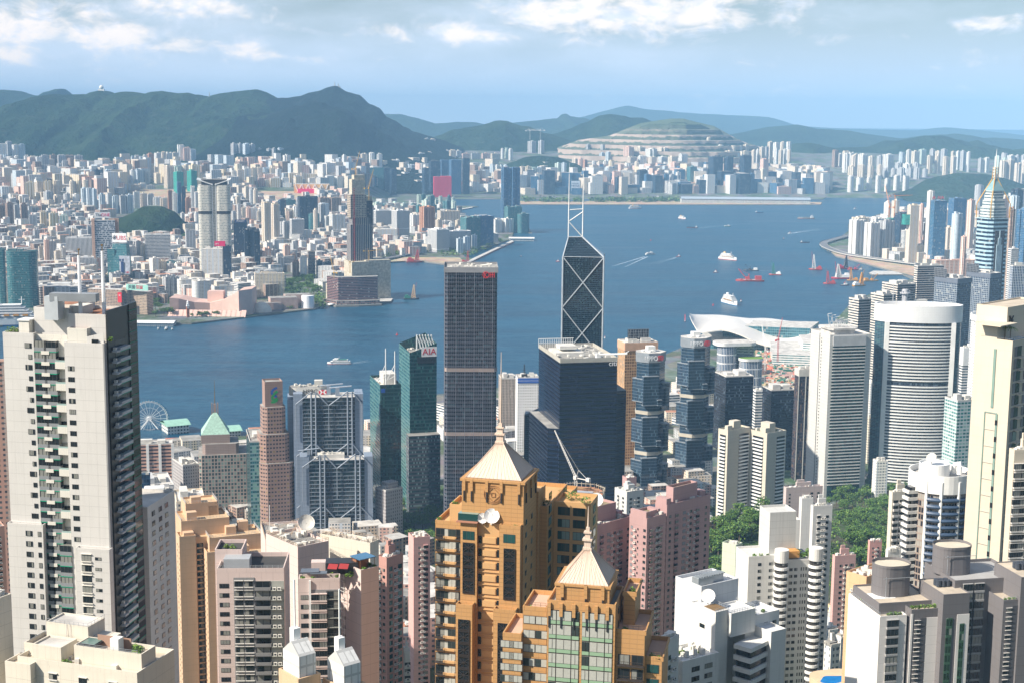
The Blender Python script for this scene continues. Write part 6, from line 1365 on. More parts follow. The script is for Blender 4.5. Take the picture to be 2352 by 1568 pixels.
cb('blue green curved front office right of the green pyramid tower',548,574,636,1015,1400,14,FS['teal_lit'],FS['teal_office']).done()
B=cb('white framed brick banded office under the big wheel',300,310,396,1022,1540,12,FS['brick_band'],dmin=20);b=MB()
for x in(0,B.w*.33,B.w*.66,B.w):b.box((x,-.5,0),(3,1,B.H+.4),0)
b.box((B.w+.4,B.d/2,0),(1,B.d,B.H),0);B.part('white_pier',b,[WHITE]);B.done()
cb('old stone block with a white cornice left of the pyramid tower',396,420,458,1070,1480,30,FS['stone_old']).done()
cb('dark navy glass building beside the cream terrace block',300,306,345,1090,1250,14,'l').done()
B=cb('blue grey tower with a white cross shaped emblem',342,346,398,1122,1180,10,'g');b=MB();q=minv(B.e)@P(355,1150,1170);b.box((q.x,q.y,0),(16,10,q.z+12),0);B.part('white_front',b,[WHITE]);b=MB()
for t in(0,pi/2):b.box((q.x,q.y-5.2,q.z+3.4-(2.2 if t else.5)),(.9 if t else 5,.2,5 if t else 1),0)
B.part('wall_emblem',b,[SBLACK]);B.done()
cb('beige round topped tower with a roof pergola near the cream block',396,405,472,1155,980,16,'c',house=1).done()
cb('white bank annex with black windows at the far left edge',-30,-20,6,1000,900,12,'p',house=0).done()
cb('pink round tower cut off by the left edge',-30,-24,10,830,820,8,'p',house=0).done()
for lb,xl,xc,xr,yt,D,a,s1 in[('low office with plant filled roof below the brick banded office',300,330,400,1120,1420,20,'g'),('slate office left of the copper tower',1228,1232,1250,1010,1700,10,'k'),('dark slab between the two bank towers',662,668,700,960,1560,12,'l'),('slender grey slab behind the frame hung bank',838,842,860,1090,1560,12,'k'),('small white office behind the steel crown tower',1990,2000,2016,880,1900,12,'w'),('narrow grey and orange block right of the steel crown tower',1985,1996,2012,960,1780,12,'c'),('white terrace block right under the oval hotel',2005,2014,2040,1060,1560,10,'w'),('thin tower right behind the small white striped one',2190,2196,2214,760,2300,12,'k'),('dark tower right of the twin glass towers, behind',1640,1646,1664,900,1950,12,'k'),('beige block over the building site',1782,1790,1830,968,1950,12,'c')]:
 cb(lb,xl,xc,xr,yt,D,a,s1,name='office_block',cat='office building').done()
# North Point and Causeway Bay
IB=[(1951,1990,506,586,'w','ribs','white estate slab on the point, first from left',dict(a=30)),(1986,2022,512,592,'w','ribs','white estate slab on the point, second from left',dict(a=30)),(2018,2056,508,590,'g','ribs','grey estate slab on the point, third from left',dict(a=30)),(1956,1996,500,570,'c','ribs','curved cream estate behind the white slabs, left',dict(a=30,D=5000)),(1994,2036,502,570,'w','ribs','curved pale estate behind the white slabs, right',dict(a=30,D=5000)),(2034,2056,504,540,'e','box','green netted block behind the point estate',dict(D=5200)),(2004,2032,546,588,'w','box','white blank walled hall before the point estate',dict(a=20)),(2030,2056,543,583,'d','box','brown banded block right of the white hall',dict(a=14)),(2053,2092,491,580,'k','box','tall black and white gridded tower above the expressway',dict(a=26)),(2068,2098,530,590,'s','round','round white banded tower under green netting',dict(a=0)),(2069,2098,516,532,'e','round','green netted top stage of the round tower',dict(a=0,D=4300,z0=150)),(2097,2122,508,600,'c','cross','cream tower pair by the expressway, left',dict(a=30)),(2120,2140,514,600,'n','cross','brown narrow tower between cream towers',dict()),(2136,2166,528,596,'c','cross','broad cream tower before the blue glass one',dict(a=30)),(2164,2203,523,600,'c','cross','broad cream tower right of centre by the expressway',dict(a=30)),(2138,2176,462,515,'l','box','blue glass tower with red roof letters',dict(a=6,D=4200)),(2128,2150,440,515,'w','cross','slim white tower left of the blue glass one',dict(D=4300)),(2184,2214,492,570,'b','round','blue and white rounded tower',dict(D=3700)),(2179,2220,456,490,'l','box','grey blue office beyond the rounded tower',dict(D=4700,a=14)),(2222,2240,461,500,'p','box','pink tower left of the needle tower',dict(D=4600)),(2084,2112,473,520,'c','box','beige tower with a blank billboard wall',dict(D=4300,a=14)),(2112,2124,470,520,'p','cross','reddish slim tower right of the beige billboard tower',dict(D=4400)),(2314,2335,482,620,'n','cross','brown tower right behind the needle tower',dict(D=3100)),(2336,2372,482,620,'l','ribs','bluish tower at the right edge behind the ribbed one',dict(D=3300)),(2316,2345,452,520,'b','cross','pale blue tower at the right edge, further back',dict(D=4300)),(2322,2352,436,500,'k','ribs','grey dark tower at the right edge, distant',dict(D=4800)),(2088,2142,565,606,'c','box','low beige block by the cream towers',dict(r=.4,a=20)),(2140,2240,598,640,'p','box','long pinkish depot building before the cream towers',dict(D=2950,r=.2,a=14)),(2206,2222,545,600,'p','cross','pale pink slim tower left of the needle tower',dict(D=2900)),(2316,2340,572,700,'s','box','white striped tower with a star top right of the needle tower',dict(D=2750,a=12)),(2300,2322,700,790,'c','cross','cream slim tower below the needle tower',dict(D=2100)),]
for xl,xr,yt,yb,s,pl,lb,k in IB:mid(xl,xr,yt,yb,s,pl,lb,cat='tower',name='tower',group='towers of the eastern shore',**dict(k))
e=[o for o in COL.objects if o.get('label')=='blue glass tower with red roof letters'][0];sign(e,2140,2172,450,459,4180,6,None,[('AIA',1.1,.15,.5,RED),('⛰',.9,-.35,.5,RED)],3)
krow('eastern shore row behind the netted block',8,2030,2140,478,520,'wcpgcwck',D=4800,jt=14)
krow('eastern shore row left of the needle tower',7,2150,2240,478,540,'wcgpwcw',D=4400,jt=12)
krow('eastern shore row at the right edge',7,2290,2360,470,560,'wpcgwcb',D=3900,jt=20)
krow('far eastern row below the green hills',8,2240,2360,440,480,'gwpcwgcw',D=5600,jt=10)
lowmass('low_eastern_roofs',[(2000,590),(2100,610),(2240,640),(2380,640),(2380,470),(2150,482),(2030,495),(1970,520),(1980,575)],500,12,45,'wcgpcs',30,8)
lowmass('low_central_roofs',[(300,1110),(470,1080),(600,1110),(860,1130),(1420,1050),(1560,1040),(1640,960),(1740,900),(1880,880),(2250,860),(2360,830),(2360,760),(2000,770),(1900,830),(1640,870),(1400,930),(1180,900),(1000,960),(300,1060)],260,8,28,'wcgpcs',20,9,[(905,930,1030,1290),(1740,790,1830,890)],(14,32))
# ---------------- the near towers of the slope
RS=random.Random(21)
def px2(B,px):return B.D/F*1.0
# pale tower at the left
def left_tower():
 B=Bld('pale_tower','tall pale grey tower at left with green banded bays and shaded black balcony side','apartment tower',0,237,300,797,395,80);z=B.z;wl=wallm('pale_tower_wall',(.60,.58,.55),3.0,2.6,.012,.3,.8,.4);cr=wallm('cream_tower_wall',(.68,.65,.58),3.0,2.6,.012,.25);sh=wallm('slab_wall',(.48,.47,.45),3.0,2.6)
 v=lambda px:(237-px)*.1205;d0=v(142);fh=3.03;H_=B.H
 b=MB();B.block(0,22,0,d0,0,H_,b,0,2,2.6,parapet=1.0);B.block(2.5,24,d0,v(62),0,z(785),b,1,2,2.6,parapet=1.0);B.block(1.2,22,v(62),v(-14),0,z(781),b,0,2,2.6,parapet=1);B.block(-2.2,0,-.8,v(160),0,z(1262),b,0,2,2.6,parapet=.8);B.block(-.8,1.2,v(75),v(-14),0,z(1218),b,0,2,2.6,parapet=.8)
 B.block(22,42,-1.5,14,0,z(1216),b,0,2,2.6,parapet=.8);B.part('wall',b,[wl,cr,ROOFW])
 b=MB();B.block(4,20,v(140),v(53),z(785),z(722),b,0,2,2.6,parapet=.8);B.block(3,20,.4,v(140),H_,z(733),b,0,2,2.6,parapet=.8);B.block(.6,6,v(196),v(148),H_,z(762),b,1,2,2.6,parapet=.6);b.face([(.6,v(196),H_),(.6,v(237),H_),(.6,v(237),z(765)),(.6,v(196),z(775))],0)
 b.box((1.5,v(216),H_),(3,1.6,2),3);B.block(8,20,v(130),v(90),z(722),z(712),b,1,2,2.6);b.box((9,v(150),z(733)),(6,4,2.5),1);B.part('rooftop_house',b,[wl,cr,mat('roof_red',(.32,.15,.09),.9,var=.3),BLK])
 b=MB();B.block(2,21,-.5,0,0,z(716),b,0,0,3);B.block(-.3,1,-.45,0,0,H_+1,b,1,1,2.6);B.part('side_wall',b,[mat('shaded_side',(.03,.033,.036),.3,var=.1),mat('side_strip',(.26,.26,.26),.8)])  # shaded side face: its shade is painted in as near black
 gb=mat('bay_grey',(.22,.23,.24),.5,var=.1);gn=mat('bay_green',(.0,.25,.14),.5,var=.05)
 bay=MB();bay.box((0,-.7,0),(3.4,1.6,1.75),0);bay.box((0,-.72,-1.15),(3.6,1.7,1.15),2);bay.box((0,-.74,-1.3),(3.64,1.74,.22),3)
 for i in range(4):bay.box((-1.65+i*1.1,-1.52,0),(.1,.06,1.75),1)
 B.win('bay_window',bay,[GL,FRM,gb,gn],'L',[v(79),v(103)],z(790),62,fh,x0=2.4,zo=1.3)
 ac=MB();ac.box((0,-.9,-.3),(2.4,1.6,.95),1);ac.box((-.4,-.5,.65),(.8,.6,.9),0);ac.box((.5,-.6,.65),(.7,.6,.8),0);B.win('air_conditioner_ledge',ac,[ACM,cr],'L',[v(91)],z(800),42,fh,x0=2.4)
 bal=MB();bal.box((0,-1.1,-1.0),(2.9,2.2,1.9),0);bal.box((0,-.05,.9),(2.6,.1,1.1),1);bal.box((0,-2.1,.9),(2.8,.05,.5),2);B.win('corner_balcony',bal,[cr,GL,mat('rail_glass',(.3,.4,.38),.1)],'L',[v(129)],z(800),22,fh*2,x0=2.4)
 B.win('bay_window#b',bay,[GL,FRM,gb,gn],'L',[v(128)],z(1258),22,fh,x0=1.2,zo=1.3)
 w1=W_plain(1.9,1.35,3);B.win('window',w1,[GL,FRM],'L',[v(157)],z(797)-4.8,26,fh,x0=0,skip=lambda i,u:B.H-4.8-fh*i<z(1250))
 w2=W_plain(2.9,2.0,3,True);w3=W_plain(1.9,.9,2)
 B.win('wide_window',w2,[GL,FRM,cr],'L',[v(187)],z(1268),20,fh,x0=-2.2);B.win('small_window',w3,[GL,FRM],'L',[v(216)],z(1268),20,fh,x0=-2.2,zo=1.3)
 B.win('window#b',W_plain(2.0,1.45,4),[GL,FRM],'L',[v(48)],z(790),60,fh,x0=1.15,skip=lambda i,u:i%2 and z(790)-fh*i>z(1235));B.win('small_window#b',W_plain(1.1,1.3,2),[GL,FRM],'L',[v(52)],z(790),28,fh,x0=1.14,skip=lambda i,u:not i%2)
 B.win('window#c',W_plain(2.0,1.5,4),[GL,FRM],'L',[v(62-22)],z(1222),24,fh,x0=-.85);B.win('small_window#c',W_plain(1.0,1.4,2),[GL,FRM],'L',[v(66)],z(1222),24,fh,x0=-.85)
 B.win('window#d',W_plain(2.2,1.5,3),[GL,FRM],'R',[26,31,35.5],z(1222),26,fh,y0=-1.55)
 bl=MB();bl.box((0,-.8,-.1),(6.4,1.6,.9),0);bl.box((0,-.82,-.25),(6.5,1.7,.18),1);bl.box((-4.6,-.9,-.2),(2.2,1.6,.5),0);bl.box((-4.6,-.6,.3),(.9,.8,.8),2);bl.box((0,-.02,.8),(6.4,.05,1.9),3)
 B.win('dark_side_balcony',bl,[mat('balcony_grey',(.42,.44,.46),.6),gn,ACM,BLK],'R',[9.5],z(795),44,fh,y0=-.5);gl=MB();gl.box((0,-.1,0),(5,.2,1.9),0);gl.box((0,-.14,-1.1),(5.1,.3,.95),1);gl.box((0,-.16,-.22),(5.1,.3,.14),2)
 B.win('corner_window',gl,[BLK,mat('side_spandrel',(.08,.085,.09),.5),gn],'R',[17.8],z(712),56,fh,y0=-.5)
 for px in(185,239):
  q=minv(B.e)@P(px,705,402);h={185:565,239:555}[px];zt=P(px,h+22,402).z;b=MB();b.tube((q.x,q.y,q.z-4),(q.x,q.y,zt),.62,0,8,.4);b.tube((q.x,q.y,zt),(q.x,q.y,zt+1.5),.12,1,4);b.box((q.x,q.y,zt+1.4),(.5,.5,.5),1)
  k=0
  while q.z+k*1.1<zt:b.tube((q.x-.6,q.y-.6,q.z+k*1.1),(q.x+.6,q.y-.6,q.z+k*1.1),.06,0,3);k+=1
  B.part('white_mast',b,[SWHITE,mat('bronze',(.3,.2,.1))])
 q=minv(B.e)@P(125,700,400);b=MB();b.box((q.x,q.y,q.z-4),(4,4,6.5),0);b.box((q.x,q.y-6,q.z+1.2),(3,13,2.2),1,.1);B.part('roof_gantry',b,[mat('gantry_grey',(.45,.48,.5),.4),mat('gantry_roof',(.26,.28,.30),.4)])
 planter(B.e,[(3,v(8),z(781),1.6),(3,v(20),z(781),1.4),(3,v(0),z(781),1.7),(2,-1.2,z(785),.8)],RS);b=MB();b.box((4,v(36),z(781)),(4,3,4.2),0);b.box((4,v(36),z(781)+4.2),(4.6,3.6,.4),1);B.part('roof_hut',b,[cr,WHITE]);B.done()
left_tower()
# generic near block: panels and window columns given as shares of each face
def near(label,xl,xc,xr,yt,D,a,wall,cols=(),colsL=(),fh=3.0,n=40,roofm=None,name='apartment_tower',cat='apartment tower',group=None,house=1,clut=20,off=3.2,par=1.1,extra=None,dm=0,sideL=None):
 B=Bld(name,label,cat,xl,xc,xr,yt,D,a,group);w_=B.w;d_=B.d=max(B.d,dm);b=MB();B.block(0,w_,0,d_,0,B.H,b,0,1,2.8,parapet=par);B.part('wall',b,[wall,roofm or RS.choice((ROOF,ROOFW))])
 if clut:b=MB();clutter(b,.5,w_-.5,.5,d_-.5,B.H,clut,RS,0,2.4);B.part('roof_plant',b,[ACM])
 if house:b=MB();b.box((w_*.5,d_*.5,B.H),(w_*.4,d_*.4,3.4+house),0);b.box((w_*.42,d_*.5,B.H+3.4+house),(w_*.2,d_*.2,2),0);B.part('rooftop_house',b,[wall])
 for F_,cs,L in(('R',cols,w_),('L',colsL,d_)):
  for k,(u,key,pr,mats,*zo)in enumerate(cs):B.win(key+('#%s%d'%(F_,k)if key+'#' else ''),pr,mats,F_,[u*L],B.H-off,n,fh,zo=zo[0]if zo else.9)
 if cols:B.win('air_conditioner',W_ac(),[ACM,SILL,DARK],'R',[w_*.47,w_*.62],B.H-off-.4,min(n,44),fh)
 if colsL:B.win('air_conditioner#L',W_ac(),[ACM,SILL,DARK],'L',[d_*.66],B.H-off-.4,min(n,44),fh)
 B.done();return B
wi=W_plain(1.5,1.3,2);wb=W_plain(2.4,1.5,3);ws=W_plain(.8,1.0,1);GF=[GL,FRM,SILL]
# cream roof building at the lower left
def roof_block():
 cr=wallm('lower_cream',(.66,.61,.52),3.0,2.8,.01,.35);B=Bld('terraced_roof_block','cream terraced rooftops with plants and green tarpaulin at the lower left corner','apartment block',40,315,345,1556,318,72);d_=B.w;H_=B.H;w_=B.d;B.w,B.d=w_,16;d_=16
 e0=B.e;M0=e0.matrix_basis.copy();ey=Vector((-sin(B.a),cos(B.a),0));e0.location=B.C+ey*w_;e0.location.z=0;e0.rotation_euler.z=B.a-pi/2
 b=MB();B.block(0,w_,0,d_,0,H_,b,0,1,2.8,parapet=1.2);B.block(-1,w_*.3,d_*.25,d_*.75,0,H_+2,b,0,1,parapet=1.0);B.block(w_*.42,w_*.98,3,9,0,H_+3.4,b,0,1,parapet=1.1);B.block(-2,5,-2,4,0,H_-.5,b,0,1,parapet=.9);B.part('wall',b,[cr,mat('terrace_tile',(.50,.43,.34),.8,var=.2)])
 b=MB();B.block(w_*.06,w_*.42,d_*.55,d_*.98,H_,H_+6.5,b,0,1,parapet=.4);B.block(w_*.1,w_*.34,d_*.1,d_*.5,H_,H_+3.6,b,0,1,parapet=.4);b.box((w_*.5,d_*.8,H_),(5,4,4),0);B.part('rooftop_house',b,[cr,ROOFW])
 b=MB();rail(b,[(w_*.06,d_*.55),(w_*.42,d_*.55),(w_*.42,d_*.98)],H_+6.5,1.2,0,1.2);rail(b,[(w_*.45,3),(w_*.95,3)],H_+4.4,.8);b.tube((w_*.24,d_*.52,H_),(w_*.24,d_*.54,H_+7),.05,0,4);b.tube((w_*.27,d_*.52,H_),(w_*.27,d_*.54,H_+7),.05,0,4);B.part('roof_rail',b,[STEEL])
 b=MB();b.box((w_*.52,5.6,H_+4.4),(4.4,4.4,.4),0);b.box((w_*.52,5.6,H_+4.85),(3.6,3.6,.1),1);B.part('skylight',b,[DARK,mat('skylight_glass',(.12,.20,.18),.1)])
 b=MB();b.box((w_*.74,5,H_+3.5),(2.2,2.2,3.4),0);B.part('garden_shed',b,[WHITE]);b=MB()
 b.grid(lambda u,v:(1.2+u*4.2,d_*.78+v*3.2,H_+1.2+.9*noise.noise(Vector((u*3,v*3,1)))-1.2*max(0,v-.7)),12,10,smooth=False);B.part('green_tarpaulin',b,[mat('tarpaulin',(.0,.42,.12),.5,var=.2,vs=1)])
 b=MB();b.box((w_*.68,7,H_+3.4),(9,.2,2.8),0);B.part('brown_screen',b,[mat('screen_brown',(.35,.22,.16),.8)])
 planter(B.e,[(w_*.9,5.5,H_+3.5,1.6),(w_*.86,7,H_+3.5,1.2),(w_*.36,2,H_,.9),(w_*.4,1.4,H_,.8),(w_*.55,d_*.9,H_+.5,.8),(w_*.8,d_*.6,H_+1,.9)],RS);b=MB();clutter(b,1,w_*.9,1,d_*.9,H_,22,RS,0,1.6);B.part('roof_plant',b,[ACM])
 B.win('window',W_plain(2.2,1.5,2,True),GF,'R',[w_*.12,w_*.3,w_*.55,w_*.8],H_-1.2,3,3);B.win('window#L',wi,GF,'L',[d_*.15,d_*.8],H_-1.2,3,3);B.done()
roof_block()
near('pale tower edge with glass balconies in the lower left corner',-60,-30,26,1392,330,60,wallm('lower_cream',(.66,.61,.52)),colsL=((.2,'balcony',W_balc(3.2,2.3,1.4,1.05,False),[GL,FRM,SILL]),),house=0)
near('pink stepped apartment blocks behind the pale tower at the left edge',-40,-20,10,1215,700,30,mat('pink_wall',(.62,.36,.28),.8),cols=((.6,'window',wi,GF),),house=0)
# cream ribbed tower
CRB_=wallm('cream_rib_wall',(.60,.42,.28),3.0,2.6,.012,.2,.8,.35);bx=MB();bx.box((0,-.1,0),(2.2,.3,1.6),0);bx.box((0,-.3,-.5),(2.4,.8,.5),1)
def ribt():
 B=Bld('golden_cream_tower','sandy cream tower with deep ribbed sides and railed stepped roof','apartment tower',388,412,470,1236,700,22);w_=B.w;b=MB();H_=B.H
 B.block(0,8,0,9,0,H_,b,0,1,2.6,parapet=1);B.block(8,14,3,12,0,H_-1,b,0,1,2.6);B.block(12,22,-8,4,0,H_-7,b,0,1,2.6,parapet=1);B.block(2,26,6,26,0,H_+6,b,0,1,2.6,parapet=1);B.block(14,40,-4,14,0,H_-1,b,0,1,2.6,parapet=1);B.block(6,22,16,30,0,H_+12,b,0,1,2.6,parapet=1);B.block(20,44,-14,0,0,H_-8,b,0,1,2.6,parapet=1)
 B.part('wall',b,[CRB_,mat('ochre_roof',(.56,.40,.24),.9,var=.15)]);b=MB()
 for x0,x1,y0,y1,zz in((2,26,6,26,H_+7),(14,40,-4,14,H_),(6,22,16,30,H_+13),(20,44,-14,0,H_-7)):rail(b,[(x0,y0),(x1,y0),(x1,y1),(x0,y1),(x0,y0)],zz,1.3,0,1.6,.07)
 B.part('roof_rail',b,[mat('rail_grey',(.5,.5,.5),.5)])
 for x,y,zz,h in((8,12,H_+6,4),(20,18,H_+6,5),(26,4,H_-1,4),(33,8,H_-1,5),(30,-8,H_-8,4),(5,4,H_,2),(12,22,H_+12,3)):b=MB();b.box((x,y,zz),(5,4,h),0);B.part('rooftop_house',b,[CRB_])
 dish(B.e,(28,12,H_+3),2.2,m=DARK)
 rec=MB();rec.box((0,-.05,0),(3.2,.2,1.9),0);rec.box((0,-.2,-.75),(3.2,.6,.7),1)
 B.win('window_bay',rec,[BLK,CRB_],'R',[10.5],H_-4,48,3,y0=2.9);B.win('window_bay#2',rec,[BLK,CRB_],'R',[20],H_-10,46,3,y0=-8.05);B.win('window_bay#3',rec,[BLK,CRB_],'R',[30,26],H_-11,46,3,y0=-14.05)
 B.win('window',ws,[GL,FRM],'L',[2,6.5],H_-3,48,3);B.win('window#2',ws,[GL,FRM],'L',[-6,-1],H_-10,46,3,x0=12);B.done()
ribt()
# mauve apartment blocks
MV=wallm('mauve_wall',(.64,.52,.48),3.0,2.8,.012,.25);MVD=wallm('mauve_dark',(.24,.24,.24),3.0,2.8);MVG=wallm('olive_grey_wall',(.38,.39,.35),3.0,2.8)
def mauve():
 B=Bld('mauve_apartment_block','mauve block with dark recessed window strips and a dark roof deck','apartment tower',482,498,652,1314,385,3);w_,d_=B.w,B.d=(B.w,15);H_=B.H;u=lambda px:(px-498)/154*w_
 b=MB();B.block(0,w_,0,d_,0,H_,b,0,1,2.8,parapet=1.2);B.block(-1.5,6,7,d_+2,0,H_+3.4,b,0,1,parapet=1);B.part('wall',b,[MV,mat('deck_dark',(.06,.06,.06),.8,var=.3)])
 b=MB();B.block(u(536),u(584),-.12,0,0,H_-1.4,b,0,0);B.part('recess_shade_strip',b,[MVD]);b=MB();B.block(u(590),w_,-.15,0,0,H_-2.4,b,0,0);B.part('olive_strip',b,[MVG])  # flat dark sheet stands for the shade of the window recess
 b=MB();rail(b,[(0,0),(w_,0)],H_+1.2,.8);b.box((5,5,H_),(7,5,3),0);B.part('roof_rail',b,[STEEL])
 B.win('window',W_plain(2.6,1.25,3),GF,'R',[u(514)],H_-2.6,38,2.68);B.win('sill_window',W_plain(2.2,1.7,2,True),GF,'R',[u(548),u(571)],H_-2.2,38,2.68,y0=-.15);B.win('balcony',W_balc(4.2,2.4,.9,.9),[GL,FRM,MVD],'R',[u(603)],H_-2.6,38,2.68,y0=-.2,zo=.5);B.win('air_conditioner',W_ac(),[ACM,MVG,DARK],'R',[u(630),u(641)],H_-3,38,2.68,y0=-.2)
 planter(B.e,[(3,10,H_+3.5,1.0),(1,12,H_+3.5,.8)],RS);B.done()
 B=Bld('mauve_penthouse_block','mauve block with planted roof terrace and red awnings','apartment tower',650,686,780,1336,385,5);w_,d_=B.w,B.d;H_=B.H;u=lambda px:(px-686)/94*w_
 b=MB();B.block(0,w_,0,d_+4,0,H_,b,0,1,2.8,parapet=1.0);B.part('wall',b,[MV,mat('terrace_tile',(.5,.43,.34),.8)]);b=MB();B.block(u(713),w_,-.12,0,0,H_-2.2,b,0,0);B.part('recess_shade_strip',b,[MVD]);b=MB();b.box((u(712),-.3,0),(.5,.5,H_+.5),0);B.part('pipe',b,[WHITE])  # recess shade painted on as a dark sheet here too
 b=MB();b.box((3,2.4,H_+2.4),(5,3.4,.2),0);b.box((5.4,1.4,H_+2.1),(4.5,2.4,.2),0);[b.tube((x,y,H_),(x,y,H_+2.4),.06,0,4)for x in(1,5,7.4)for y in(.8,3.8)];B.part('pergola',b,[mat('pergola_grey',(.12,.14,.17),.5)])
 b=MB();[b.face([(x,6.2,H_+3.2),(x+2.6,5.6,H_+3.2),(x+2.2,3.4,H_+2.4),(x-.4,4.0,H_+2.4)],0)for x in(8,11)];B.part('awning',b,[mat('awning_red',(.32,.03,.03),.7)]);b=MB();b.box((11.5,9,H_),(9,5,3.2),0);b.box((5,9.5,H_),(4,3,3),1);B.part('rooftop_house',b,[DARK,MV])
 planter(B.e,[(1,.8,H_+.6,.6),(4,.7,H_+.5,.6),(6.6,5,H_,1.0),(8.6,4.4,H_,.9),(10.5,3.4,H_,.7),(14,5,H_,.9),(13,3,H_+.5,.5)],RS)
 B.win('window',W_plain(2.1,1.3,3),GF,'R',[u(699)],H_-3.2,38,2.68);B.win('bay_window',W_bay(2.1,1.7,.7),[GL,FRM,MV],'R',[u(724),u(741)],H_-3.2,38,2.68,y0=-.1);B.win('railed_window',W_balc(4.0,2.2,.5,.9,False),[GL,FRM,MVG],'R',[u(766)],H_-3,38,2.68,y0=-.1);B.done()
 B=Bld('mauve_slab','blank mauve slab tower with a blue roofed pergola on its edge','apartment tower',782,829,870,1316,390,40);w_,d_=B.w,B.d;H_=B.H;b=MB();B.block(0,w_,0,d_,0,H_,b,0,1,2.8,parapet=1);B.part('wall',b,[MV,ROOF])
 b=MB();b.box((w_*.5,3.4,H_+3.4),(w_*.9,5,.25),0);b.box((w_*.5,4.6,H_),(w_*.7,2,3),1);[b.tube((x,y,H_),(x,y,H_+3.4),.08,1,4)for x in(.6,w_-.6)for y in(1.2,5.6)];B.part('pergola',b,[mat('pergola_blue',(.06,.16,.28),.4),mat('pergola_wood',(.25,.11,.06),.7)]);planter(B.e,[(1.5,.7,H_+.6,.7),(w_-1,.8,H_+.6,.7),(w_-1,3,H_+.6,.6)],RS)
 B.win('small_window',ws,GF,'L',[d_*.82],H_-3,38,2.68);b=MB()
 for k in range(24):z=H_-4-k*3;b.tube((-.9,d_-.6,z),(-.9,d_-3.2,z),.06,0,4);b.tube((-.9,d_-.6,z+1),(-.9,d_-3.2,z+1),.06,0,4)
 b.tube((-.9,d_-.8,0),(-.9,d_-.8,H_),.1,0,5);b.tube((-.9,d_-3,0),(-.9,d_-3,H_),.1,0,5);B.part('riser_pipe',b,[WHITE]);B.done()
 for lab,xl,xc,xr,yt,D,a,ho in(('pinkish angular penthouse roof with a large dish, behind the mauve blocks',606,684,755,1262,470,40,0),('long cream penthouse roof with a slotted screen wall',735,850,870,1252,490,60,0),('low mauve rear block left of the angular penthouse',592,610,700,1246,560,14,0)):
  B=near(lab,xl,xc,xr,yt,D,a,MV if ho==0 and xl!=735 else wallm('lower_cream',(.66,.61,.52)),house=ho,clut=14,par=1.0);b=MB();rail(b,[(0,B.d),(0,0),(B.w,0),(B.w,B.d),(B.w*.4,B.d*.6),(0,B.d)],B.H+1,1.1,0,1.2,.06);B.part('roof_rail',b,[mat('rail_tan',(.5,.38,.28),.6)])
  if xl==606:dish(B.e,(B.w*.8,B.d*.5,B.H+2),2.9,250,35,ACM);b=MB();b.tube((1,B.d-1,B.H),(1,B.d-1,B.H+11),.12,0,5);B.part('antenna',b,[WHITE])
mauve()
# white glass caps on beige shafts, bottom edge
for i,(xl,xc,xr,yt)in enumerate(((650,687,725,1508),(752,790,828,1530))):
 B=Bld('capped_stair_tower',['beige stair tower with stained white glass cap, left of two','beige stair tower with stained white glass cap, right of two'][i],'tower',xl,xc,xr,yt,250,40,'white capped stair towers');w_,d_=B.w,B.d;H_=B.H;bg=wallm('beige_shaft',(.60,.42,.27),3,3);b=MB();B.block(-.6,w_+.6,-.6,d_+.6,0,H_-4.4,b,0,1,parapet=.6);B.part('wall',b,[bg,ROOF])
 b=MB();b.box((w_/2,d_/2,H_-4.4),(w_,d_,4.4),0);b.face([(0,0,H_),(w_,0,H_),(w_,d_*.5,H_+2.2),(0,d_*.5,H_+2.2)],0);b.face([(w_,0,H_),(w_,d_,H_),(w_,d_*.5,H_+2.2)],0);b.face([(0,d_,H_),(0,0,H_),(0,d_*.5,H_+2.2)],0);b.face([(w_,d_,H_),(0,d_,H_),(0,d_*.5,H_+2.2),(w_,d_*.5,H_+2.2)],0)
 B.part('white_cap',b,[wallm('cap_panel',(.72,.72,.70),2.2,1.3,.05,.9)]);b=MB();b.box((w_*.5,d_*.75,H_),(1.4,1.4,4),0);b.tube((w_*.5,d_*.75,H_+4),(w_*.5,d_*.75,H_+13),.16,0,6);k=0
 B.part('antenna_mast',b,[WHITE]);b=MB();b.box((.1*w_,-.7,H_-13),(.5,.1,5),0);b.box((.3*w_,-.7,H_-13),(.5,.1,5),0);B.part('slot_window',b,[GLB]);B.done()
PKB=wallm('pink_brown_wall',(.50,.28,.24),3.0,2.6,.012,.2);PKL=wallm('pale_pink_wall',(.62,.38,.35),3.0,2.6,.012,.2)
B=near('salmon brown tower with two columns of dark windows',866,888,926,1286,600,50,PKB,cols=((.25,'window',W_plain(2,2,2),[GLB,FRM,SILL]),(.5,'small_window',ws,GF),(.8,'window',W_plain(2.4,2,2),[GLB,FRM,SILL])),colsL=((.3,'window',wi,GF),(.7,'window',wi,GF)),n=50,house=2)
near('slender pink tower left of the golden tower',938,950,988,1238,740,20,PKL,cols=((.35,'small_window',W_plain(1.2,1.2,1),GF),(.72,'bay_window',W_bay(2.4,1.8,.6),[GL,FRM,PKL])),n=60,roofm=ROOFR,house=0)
near('low brick brown office down in the gap beside the slender pink tower',925,930,945,1440,800,14,mat('brick_plain',(.40,.17,.10),.8),house=0)
